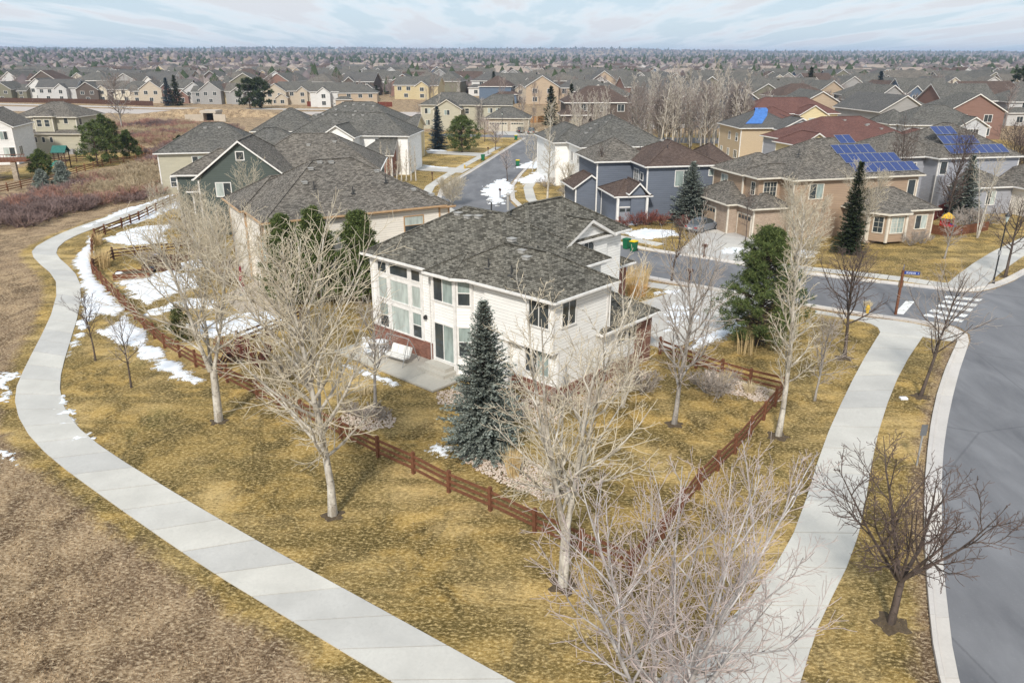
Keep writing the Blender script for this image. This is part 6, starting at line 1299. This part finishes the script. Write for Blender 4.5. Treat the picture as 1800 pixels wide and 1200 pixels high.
rowA = [(20, 0, 'olive', 'grey'), (52, 3, 'cream', 'grey'), (82, 0, 'white', 'dark'), (112, 1, 'pale grey', 'dark'), (140, 2, 'olive', 'grey'), (165, 0, 'dark brown', 'grey'), (205, 4, 'cream', 'taupe'), (248, 2, 'cream', 'grey'), (275, 0, 'beige', 'taupe'), (318, 4, 'brick red', 'grey'), (350, 0, 'pale grey', 'grey'), (382, 0, 'grey', 'grey'), (408, 2, 'yellow', 'brown'), (440, 1, 'grey', 'taupe'), (490, 0, 'beige', 'grey'), (522, 4, 'beige', 'grey'), (588, 1, 'white', 'grey'), (632, 2, 'tan', 'grey')]
FARPOS = []
for i, (px_, k, wc, rc) in enumerate(rowA):
    p = at(px_, 176 + px_ * .016 + rnd.uniform(-1.5, 1.5)); far_house(p.x, p.y, rnd.uniform(-.15, .15), k, wc, rc, '%s house with %s roof, %s from left in row facing the far road' % (wc, rc, ORD[i]), 'house row along the far road', .96); FARPOS.append((p.x, p.y))
NAMED = [(o.location.x + 6, o.location.y + 6) for o in bpy.data.objects if o.name.startswith('suburban_house')]
WKEY = ['grey', 'pale grey', 'cream', 'white', 'tan', 'grey', 'grey', 'pale grey', 'olive', 'slate blue', 'cream', 'grey', 'pale grey', 'dark brown', 'olive', 'brick red', 'dark brown', 'tan', 'yellow', 'grey']; cnt = 0; FARSTUFF = []
Y = 205; row = 0
pend = []
while Y < 1150:
    row += 1; hw = Y * .68 + 40; x = -hw + rnd.uniform(0, 15); col = 0; wob = rnd.uniform(0, 6)
    while x < hw:
        y = Y + 9 * math.sin(x / 70 + wob) + rnd.uniform(-4, 4); okp = True
        if x < 22 and y < 385 + max(0, x + 60) * -.9: okp = False
        if x < -10 and y < 372: okp = False
        if -250 < x < -95 and 610 < y < 870: okp = False
        if any((x - a) ** 2 + (y - b_) ** 2 < 24 ** 2 for a, b_ in NAMED): okp = False
        if any((x - a) ** 2 + (y - b_) ** 2 < 16 ** 2 for a, b_ in FARPOS): okp = False
        if x > 10 and x < 62 and y < 212: okp = False
        if rnd.random() < .08: okp = False
        if okp: pend.append((x, y, row, col)); col += 1; FARPOS.append((x, y))
        x += rnd.uniform(17, 23) * (1 if Y < 700 else 1.25)
    Y += (26 if row % 2 else 44) * (1 + max(0, Y - 500) / 700)
def far_label(wc, rc, row, col): return '%s house with %s roof, %s from left in %s far row' % (wc, rc, ORD[col] if col < 30 else '%dth' % (col + 1), ORD[min(row - 1, 29)])
for i, (x, y, row, col) in enumerate(pend):
    wc = rnd.choice(WKEY); pink = (y > 520 and x > -60) or y > 620; rc = rnd.choice(('pinkish', 'pinkish', 'taupe', 'brown')) if pink and rnd.random() < .75 else rnd.choice(('grey', 'grey', 'dark', 'taupe', 'grey', 'brown'))
    k = rnd.choice((2, 3, 3, 2, 0) if pink else (0, 1, 2, 4, 5, 1, 4)); rz_h = rnd.choice((0, 0, 0, PI / 2, -PI / 2, PI)) + .12 * math.sin(x / 120) + rnd.uniform(-.15, .15)
    if i < 250: far_house(x, y, rz_h, k, wc, rc, far_label(wc, rc, row, col), 'houses of the far suburb', 1.18, y < 420)
    else: FARSTUFF.append((x, y, rz_h, k, wc, rc))
# beyond 270 houses: one mass of distant roofs
def merge_far():
    V_, F_, MI, k = [], [], [], 0; mats = [FW['beige'], FW['pale grey'], FW['grey'], RF_GREY, FR['pinkish'], RF_BROWN]; keyw = {'cream': 0, 'yellow': 0, 'white': 1, 'pale grey': 1}
    for x, y, a, kk, wc, rc in FARSTUFF:
        w, d, e, rh = rnd.uniform(8, 12), rnd.uniform(6, 8.5), rnd.choice((3.0, 4.6)), rnd.uniform(3.2, 4.8); z = hz1(x, y) - .1; hip = rnd.choice((0, .6))
        P = [(-w, -d, 0), (w, -d, 0), (w, d, 0), (-w, d, 0), (-w, -d, e), (w, -d, e), (w, d, e), (-w, d, e), (-w + hip * d, 0, e + rh), (w - hip * d, 0, e + rh), (-w - .4, -d - .4, e - .1), (w + .4, -d - .4, e - .1), (w + .4, d + .4, e - .1), (-w - .4, d + .4, e - .1)]
        ca, sa = math.cos(a), math.sin(a); V_ += [(p[0] * ca - p[1] * sa + x, p[0] * sa + p[1] * ca + y, p[2] + z) for p in P]; wm = keyw.get(wc, 2); rm = {'pinkish': 4, 'brown': 5}.get(rc, 3)
        for f, m_ in (((0, 1, 5, 4), wm), ((1, 2, 6, 5), wm), ((2, 3, 7, 6), wm), ((3, 0, 4, 7), wm), ((10, 11, 9, 8), rm), ((12, 13, 8, 9), rm), ((13, 10, 8, 8), rm if hip else wm), ((11, 12, 9, 9), rm if hip else wm)):
            F_.append(tuple(dict.fromkeys(k + i for i in f))); MI.append(m_)
        k += len(P)
    me = bpy.data.meshes.new('distant_houses'); me.from_pydata(V_, [], F_); [me.materials.append(m_) for m_ in mats]; me.polygons.foreach_set('material_index', MI); uvs(me)
    tag(link('distant_houses', me), 'mass of small distant houses below the horizon', 'houses', kind='stuff')
# named colour accents
for px_, py_, k, wc, rc, lb in ((1135, 176, 2, 'tan', 'rust', 'house with bright rust-orange roof in the middle distance'), (485, 146, 0, 'yellow', 'grey', 'yellow house with solar panels beside the frozen pond'), (605, 149, 1, 'mint', 'taupe', 'mint green house left of the frozen pond'), (925, 178, 1, 'beige', 'grey', 'long beige house with dark solar strip behind street end')):
    p = at(px_, py_); o = far_house(p.x, p.y, .05, k, wc, rc, lb, 'accent houses', 1.0); del o['group']
merge_far()
for r in FT:
    for ch in list(r.children_recursive): bpy.data.objects.remove(ch)
    bpy.data.objects.remove(r)
# ---- far trees
TW_FAR = plain('far_twig', (.27, .225, .205), .9, .1, .25, .3); TW_FAR2 = plain('far_pale_twig', (.50, .45, .40), .9, .1, .2, .3)
BT = [Tree(500 + i, 9.0, (18, 8, 3), start=.2, r0=.14, up=.5, ratio=(.42, .42, .42), rmin=.03).single(BK_GREY, TW_FAR) for i in range(3)] + [Tree(510 + i, 11.0, (22, 7, 3), start=.22, r0=.16, up=.7, ratio=(.27, .42, .42), shape='narrow', rmin=.026).single(BK_WHITE, TW_FAR2) for i in range(3)]
def join2(ms, name):
    v, f, mi = [], [], []
    k = 0
    for i, me in enumerate(ms):
        a = np.empty(len(me.vertices) * 3); me.vertices.foreach_get('co', a); b_ = np.empty(len(me.loops), int); me.loops.foreach_get('vertex_index', b_); v.append(a.reshape(-1, 3)); f.append(b_.reshape(-1, 4) + k); k += len(me.vertices); mi += [i] * (len(b_) // 4)
    return npmesh(name, np.concatenate(v), np.concatenate(f), [me.materials[0] for me in ms], mi)
CT = [join2(spruce_mesh(600 + i, 9, 2.4, mt, BK_CON, .55, leaf=.8), 'conifer_tree') for i, mt in enumerate((ND_DBLUE, ND_DARK, ND_DARK))] + [join2(pine_mesh(610 + i, 7.5, 2.8, ND_DARK, BK_CON, 260, .06, 'egg', 9, .8, .2), 'conifer_tree') for i in range(2)]
def far_tree(x, y, k, con, label, group, s_=1.0):
    o = link('conifer_tree' if con else 'bare_tree', (CT if con else BT)[k], None, (x, y, hz1(x, y) - .05), rnd.uniform(0, 6)); q = s_ * rnd.uniform(.75, 1.25); o.scale = (q, q, q * rnd.uniform(.9, 1.15)); return tag(o, label, 'tree', group)
def clear(x, y, d): return all((x - a) ** 2 + (y - b_) ** 2 > d * d for a, b_ in FARPOS)
for i in range(64):                                             # grove behind the blue-grey house
    p = at(rnd.uniform(1120, 1316), rnd.uniform(243, 272)); far_tree(p.x, p.y + rnd.uniform(0, 10), rnd.choice((3, 4, 5, 0, 1, 2)), False, 'tall pale aspen in dense grove behind the blue-grey house', 'aspen grove', 1.25)
for i in range(16):
    p = at(rnd.uniform(1000, 1075), rnd.uniform(232, 262)); far_tree(p.x, p.y, rnd.choice((3, 4, 5)), False, 'pale aspen between street and vented grey roof', 'aspens by the vented roof', .9)
for i in range(14):
    p = at(rnd.uniform(735, 860), rnd.uniform(216, 228)); far_tree(p.x, p.y, rnd.choice((3, 4, 0)), False, 'pale bare tree before the street-end houses', 'trees at the street end', .9)
nb = nc = 0
for i in range(2600):
    y = 215 + 1050 * rnd.random() ** 1.25; x = rnd.uniform(-1, 1) * (y * .68 + 20)
    if (x < -5 and y < 345) or (x < 15 and y < 235) or not clear(x, y, 10.5) or (-250 < x < -95 and 610 < y < 870): continue
    con = rnd.random() < .27
    if con and nc < 110: nc += 1; far_tree(x, y, rnd.randrange(5), True, 'dark evergreen among the far houses', 'evergreens of the far suburb', .85)
    elif not con and nb < 170: nb += 1; far_tree(x, y, rnd.choice((0, 1, 2, 3, 4, 5)), False, 'bare tree among the far houses', 'bare trees of the far suburb', .85)
    if nc >= 110 and nb >= 170: break
def tree_mass():
    """the rest of the suburb's bare trees, too many and small to pick apart"""
    r = np.random.RandomState(21); tm = []
    for i in range(5):
        T_ = Tree(700 + i, 9.0, (11, 6), (48, 42), (.42, .45), .22, .16, .05, up=.55, wig=.12); tm.append(tubes_np(T_.lim + T_.tw, 3))
    V_, F_, k, n = [], [], 0, 0
    while n < 620:
        y = 200 + 800 * r.rand() ** 1.3; x = r.uniform(-1, 1) * (y * .68 + 20)
        if (x < -5 and y < 340) or (x < 70 and y < 215) or not clear(x, y, 9.5) or (-250 < x < -95 and 610 < y < 870): continue
        v, f = tm[r.randint(5)]; s_ = r.uniform(.6, 1.25); a = r.uniform(0, 6.28); w = np.stack([(v[:, 0] * math.cos(a) - v[:, 1] * math.sin(a)) * s_ + x, (v[:, 0] * math.sin(a) + v[:, 1] * math.cos(a)) * s_ + y, v[:, 2] * s_ + hz1(x, y)], 1)
        V_.append(w); F_.append(f + k); k += len(w); n += 1
    tag(link('bare_tree_mass', npmesh('bare_tree_mass', np.concatenate(V_), np.concatenate(F_), TW_FAR)), 'grey-brown mass of bare trees between the far houses', 'trees', kind='stuff')
tree_mass()
for i, (x, y, con, k, s_, lb) in enumerate([(215, 232, 0, 0, 1.7, 'big sprawling bare cottonwood left of the culvert'), (440, 192, 1, 3, 1.5, 'wide dark pine clump beside far road, left'), (460, 191, 1, 4, 1.5, 'wide dark pine clump beside far road, right'), (297, 186, 1, 0, 1.2, 'dark spruce by the far road, left of two'), (312, 186, 1, 1, 1.3, 'dark spruce by the far road, right of two'), (868, 170, 1, 1, 1.3, 'dark round evergreen behind the street-end house'), (888, 172, 1, 0, 1.0, 'dark blue evergreen beside the solar roof'), (1205, 195, 1, 1, 1.4, 'dark evergreen right of the rust roof'), (1540, 190, 1, 0, 1.5, 'tall dark spruce left of the grey twin gables'), (1362, 192, 1, 1, 1.2, 'green spruce above the blue tarp'), (1420, 180, 1, 1, 1.6, 'big dark pine above maroon roof'), (968, 220, 1, 1, 1.2, 'narrow dark evergreen by the orange fence'), (1790, 180, 1, 3, 1.9, 'dark pine at right edge'), (1635, 190, 0, 0, 1.5, 'large round bare tree behind grey roofs')]):
    p = at(x, y); o = link('conifer_tree' if con else 'bare_tree', (CT if con else BT)[k], None, (p.x, p.y, 0), i); o.scale = (s_, s_, s_ * .95); tag(o, lb, 'tree')
# ---- far woodland: low brush of merged crowns
WOODM = plain('far_wood', (.15, .125, .125), .95, .05, .3, .05)
def woodland():
    r = np.random.RandomState(9); n = 26000; y = 420 + 7200 * r.rand(n) ** 1.6; x = r.uniform(-1, 1, n) * (y * .72 + 30)
    keep = (fnoise(x / 140, y / 140, 3) > .36) & ~((x > -255) & (x < -90) & (y > 600) & (y < 880)); x, y = x[keep], y[keep]; n = len(x); s_ = r.uniform(2.5, 5, n) * (1 + y / 6000); con = r.rand(n) < np.where(y > 1300, .3, .10)
    ico = np.array([[0, 0, 1], [.9, 0, .45], [.28, .85, .45], [-.73, .53, .45], [-.73, -.53, .45], [.28, -.85, .45], [.73, .53, -.3], [-.28, .85, -.3], [-.9, 0, -.3], [-.28, -.85, -.3], [.73, -.53, -.3]])
    f0 = [[0, 1, 2], [0, 2, 3], [0, 3, 4], [0, 4, 5], [0, 5, 1], [1, 6, 2], [2, 7, 3], [3, 8, 4], [4, 9, 5], [5, 10, 1], [2, 6, 7], [3, 7, 8], [4, 8, 9], [5, 9, 10], [1, 10, 6]]
    V_ = ico[None] * (s_[:, None, None] * r.uniform(.6, 1.35, (n, 11, 1))); V_[..., 2] *= np.where(con, 1.5, 1.05)[:, None]; V_[..., 0] *= np.where(con, .6, 1.15)[:, None]; V_[..., 1] *= np.where(con, .6, 1.15)[:, None]
    z = hz(x, y); V_ += np.stack([x, y, z + s_ * np.where(con, .8, .55)], 1)[:, None]; F_ = (np.array(f0)[None] + (np.arange(n) * 11)[:, None, None]).reshape(-1, 3)
    tag(link('far_woodland', npmesh('far_woodland', V_.reshape(-1, 3), F_, [WOODM, ND_DARK, TW_FAR], np.repeat(np.where(con, 1, np.where(r.rand(n) < .3, 2, 0)), 15))), 'bare and evergreen woodland fading to the horizon', 'woodland', kind='stuff')
woodland()
# long brown fences along the far road
def far_fence(label, pts, mat, h=1.8):
    P = gp(*pts); r = thing('board_fence', label, 'fence', P[0])
    for a, b_ in zip(P, P[1:]):
        n = max(1, int((b_ - a).length / 2.4))
        for i in range(n): q0, q1 = a.lerp(b_, i / n), a.lerp(b_, (i + .97) / n); MB().bar(q0 - P[0] + Vector((0, 0, h / 2)), q1 - P[0] + Vector((0, 0, h / 2)), .06, h).build('fence_panel', mat, r)
far_fence('dark brown board fence behind the far road, left', [(-20, 179.5), (140, 182), (270, 186.5)], W_DK); far_fence('red-brown board fence behind the far road, right', [(540, 187), (600, 187.5), (690, 188)], wood((.16, .05, .035)))
# ------------------------------------------------------------------ tufts of grass give the near ground its nap
def tufts():
    r = np.random.RandomState(4); n = 330000; y = 12 + 62 * r.rand(n) ** 1.25; x = r.uniform(-1, 1, n) * (y * .72 + 2); road_poly = [(p.x, p.y) for p in road_pts]
    pad = [TL[::1] + TR[::-1], WL + WR[::-1], [V2(4.2, 54.4), V2(10.7, 48.4), V2(21.5, 59.4), V2(15, 64.1)], [hl(-16.8, -2.9), hl(-6.7, -2.9), hl(-6.7, .6), hl(-16.8, .6)], [hl(-16.4, .3), hl(.1, .3), hl(0, 15.5), hl(-16.4, 15.5)], [KB[i] for i in range(len(KB))] + [KG[i] for i in range(len(KG) - 1, -1, -1)]]
    ok = sdist(x, y, road_poly) < 0
    for q in pad: ok &= sdist(x, y, q) < -.03
    x, y = x[ok], y[ok]; d = fnoise(x * 1.3, y * 1.3, 3); lw = sdist(x, y, lawnpoly); L = np.clip(lw / 3 + .35, 0, 1); ok = r.rand(len(x)) < np.where(L > .5, .35 + .9 * (d - .3), .2 + 1.3 * (d - .25)); x, y, L = x[ok], y[ok], L[ok]; n = len(x)
    h = np.where(L > .5, r.uniform(.02, .055, n), r.uniform(.04, .12, n)); w = np.where(L > .5, .016, .018) * r.uniform(.6, 1.4, n); a = r.uniform(0, 6.28, n); b0 = np.stack([x, y, np.full(n, -.005)], 1); wd = np.stack([np.cos(a), np.sin(a), 0 * a], 1) * w[:, None]; ln = np.stack([r.normal(0, .6, n), r.normal(0, .6, n), np.ones(n)], 1) * h[:, None]
    V_ = np.stack([b0 - wd, b0 + wd, b0 + ln], 1).reshape(-1, 3); me = npmesh('grass_tufts', V_, np.arange(3 * n).reshape(n, 3), TUFT); at2 = me.attributes.new('lawn', 'FLOAT', 'POINT'); at2.data.foreach_set('value', np.repeat(L, 3).astype(np.float32)); tag(link('grass_tufts', me), 'short dry grass tufts over lawn and field', 'grass', kind='stuff')
TUFT = ground_mat('grass_blade', True)
tufts()
def litter():
    r = np.random.RandomState(14); n = 9000; y = 14 + 42 * r.rand(n) ** 1.1; x = r.uniform(-1, 1, n) * (y * .7 + 2); d = fnoise(x * .3, y * .3, 3); ok = (sdist(x, y, lawnpoly) > 0) & (d > .42)
    for q in (TL + TR[::-1], WL + WR[::-1], [hl(-16.8, -2.9), hl(-6.7, -2.9), hl(.2, .2), hl(.2, 20), hl(-16.8, 20)]): ok &= sdist(x, y, q) < 0
    x, y = x[ok], y[ok]; n = len(x); C_ = np.stack([x, y, np.full(n, .045)], 1); D_ = rdir(r, n); D_[:, 2] *= .3; W2 = np.cross(D_, np.array([0, 0, 1.])); v, f = quads(C_, D_, W2, r.uniform(.03, .06, n), r.uniform(.025, .05, n))
    tag(link('leaf_litter', npmesh('leaf_litter', v, f, plain('dry_leaf', (.55, .43, .26), .9, .1, .35, 3))), 'scattered dry leaves on the lawns', 'leaves', kind='stuff')
litter()
# ------------------------------------------------------------------ air
hb = MB().box(-15500, 15500, -450, 15500, -3, 130).build('haze', None, uv=False) if False else None
me = MB().box(-14600, 14600, -450, 14600, -3, 92).mesh('haze', plain('haze_dummy', (1, 1, 1)), uv=False); me.materials.clear()
hm = bpy.data.materials.new('haze'); hm.use_nodes = True; nt = hm.node_tree; nt.nodes.clear(); ou = nt.nodes.new('ShaderNodeOutputMaterial'); pv = nt.nodes.new('ShaderNodeVolumePrincipled'); pv.inputs['Color'].default_value = (.56, .72, .98, 1); pv.inputs['Density'].default_value = .00012; pv.inputs['Anisotropy'].default_value = 0; nt.links.new(pv.outputs[0], ou.inputs['Volume']); me.materials.append(hm)
tag(link('haze', me), 'thin bluish haze over the distance', 'haze', kind='stuff')
# number the small tree groups from left to right as the photo shows them
for grp, txt in (('aspen grove', 'tall pale aspen, %s from left in dense grove behind the blue-grey house'), ('aspens by the vented roof', 'pale aspen, %s from left between street and vented grey roof'), ('trees at the street end', 'pale bare tree, %s from left before the street-end houses')):
    L = sorted([o for o in bpy.data.objects if o.get('group') == grp], key=lambda o: px_of(o.location)[0])
    for i, o in enumerate(L): o['label'] = txt % (ORD[i] if i < 30 else '%d%s' % (i + 1, {1: 'st', 2: 'nd', 3: 'rd'}.get((i + 1) % 10, 'th')))
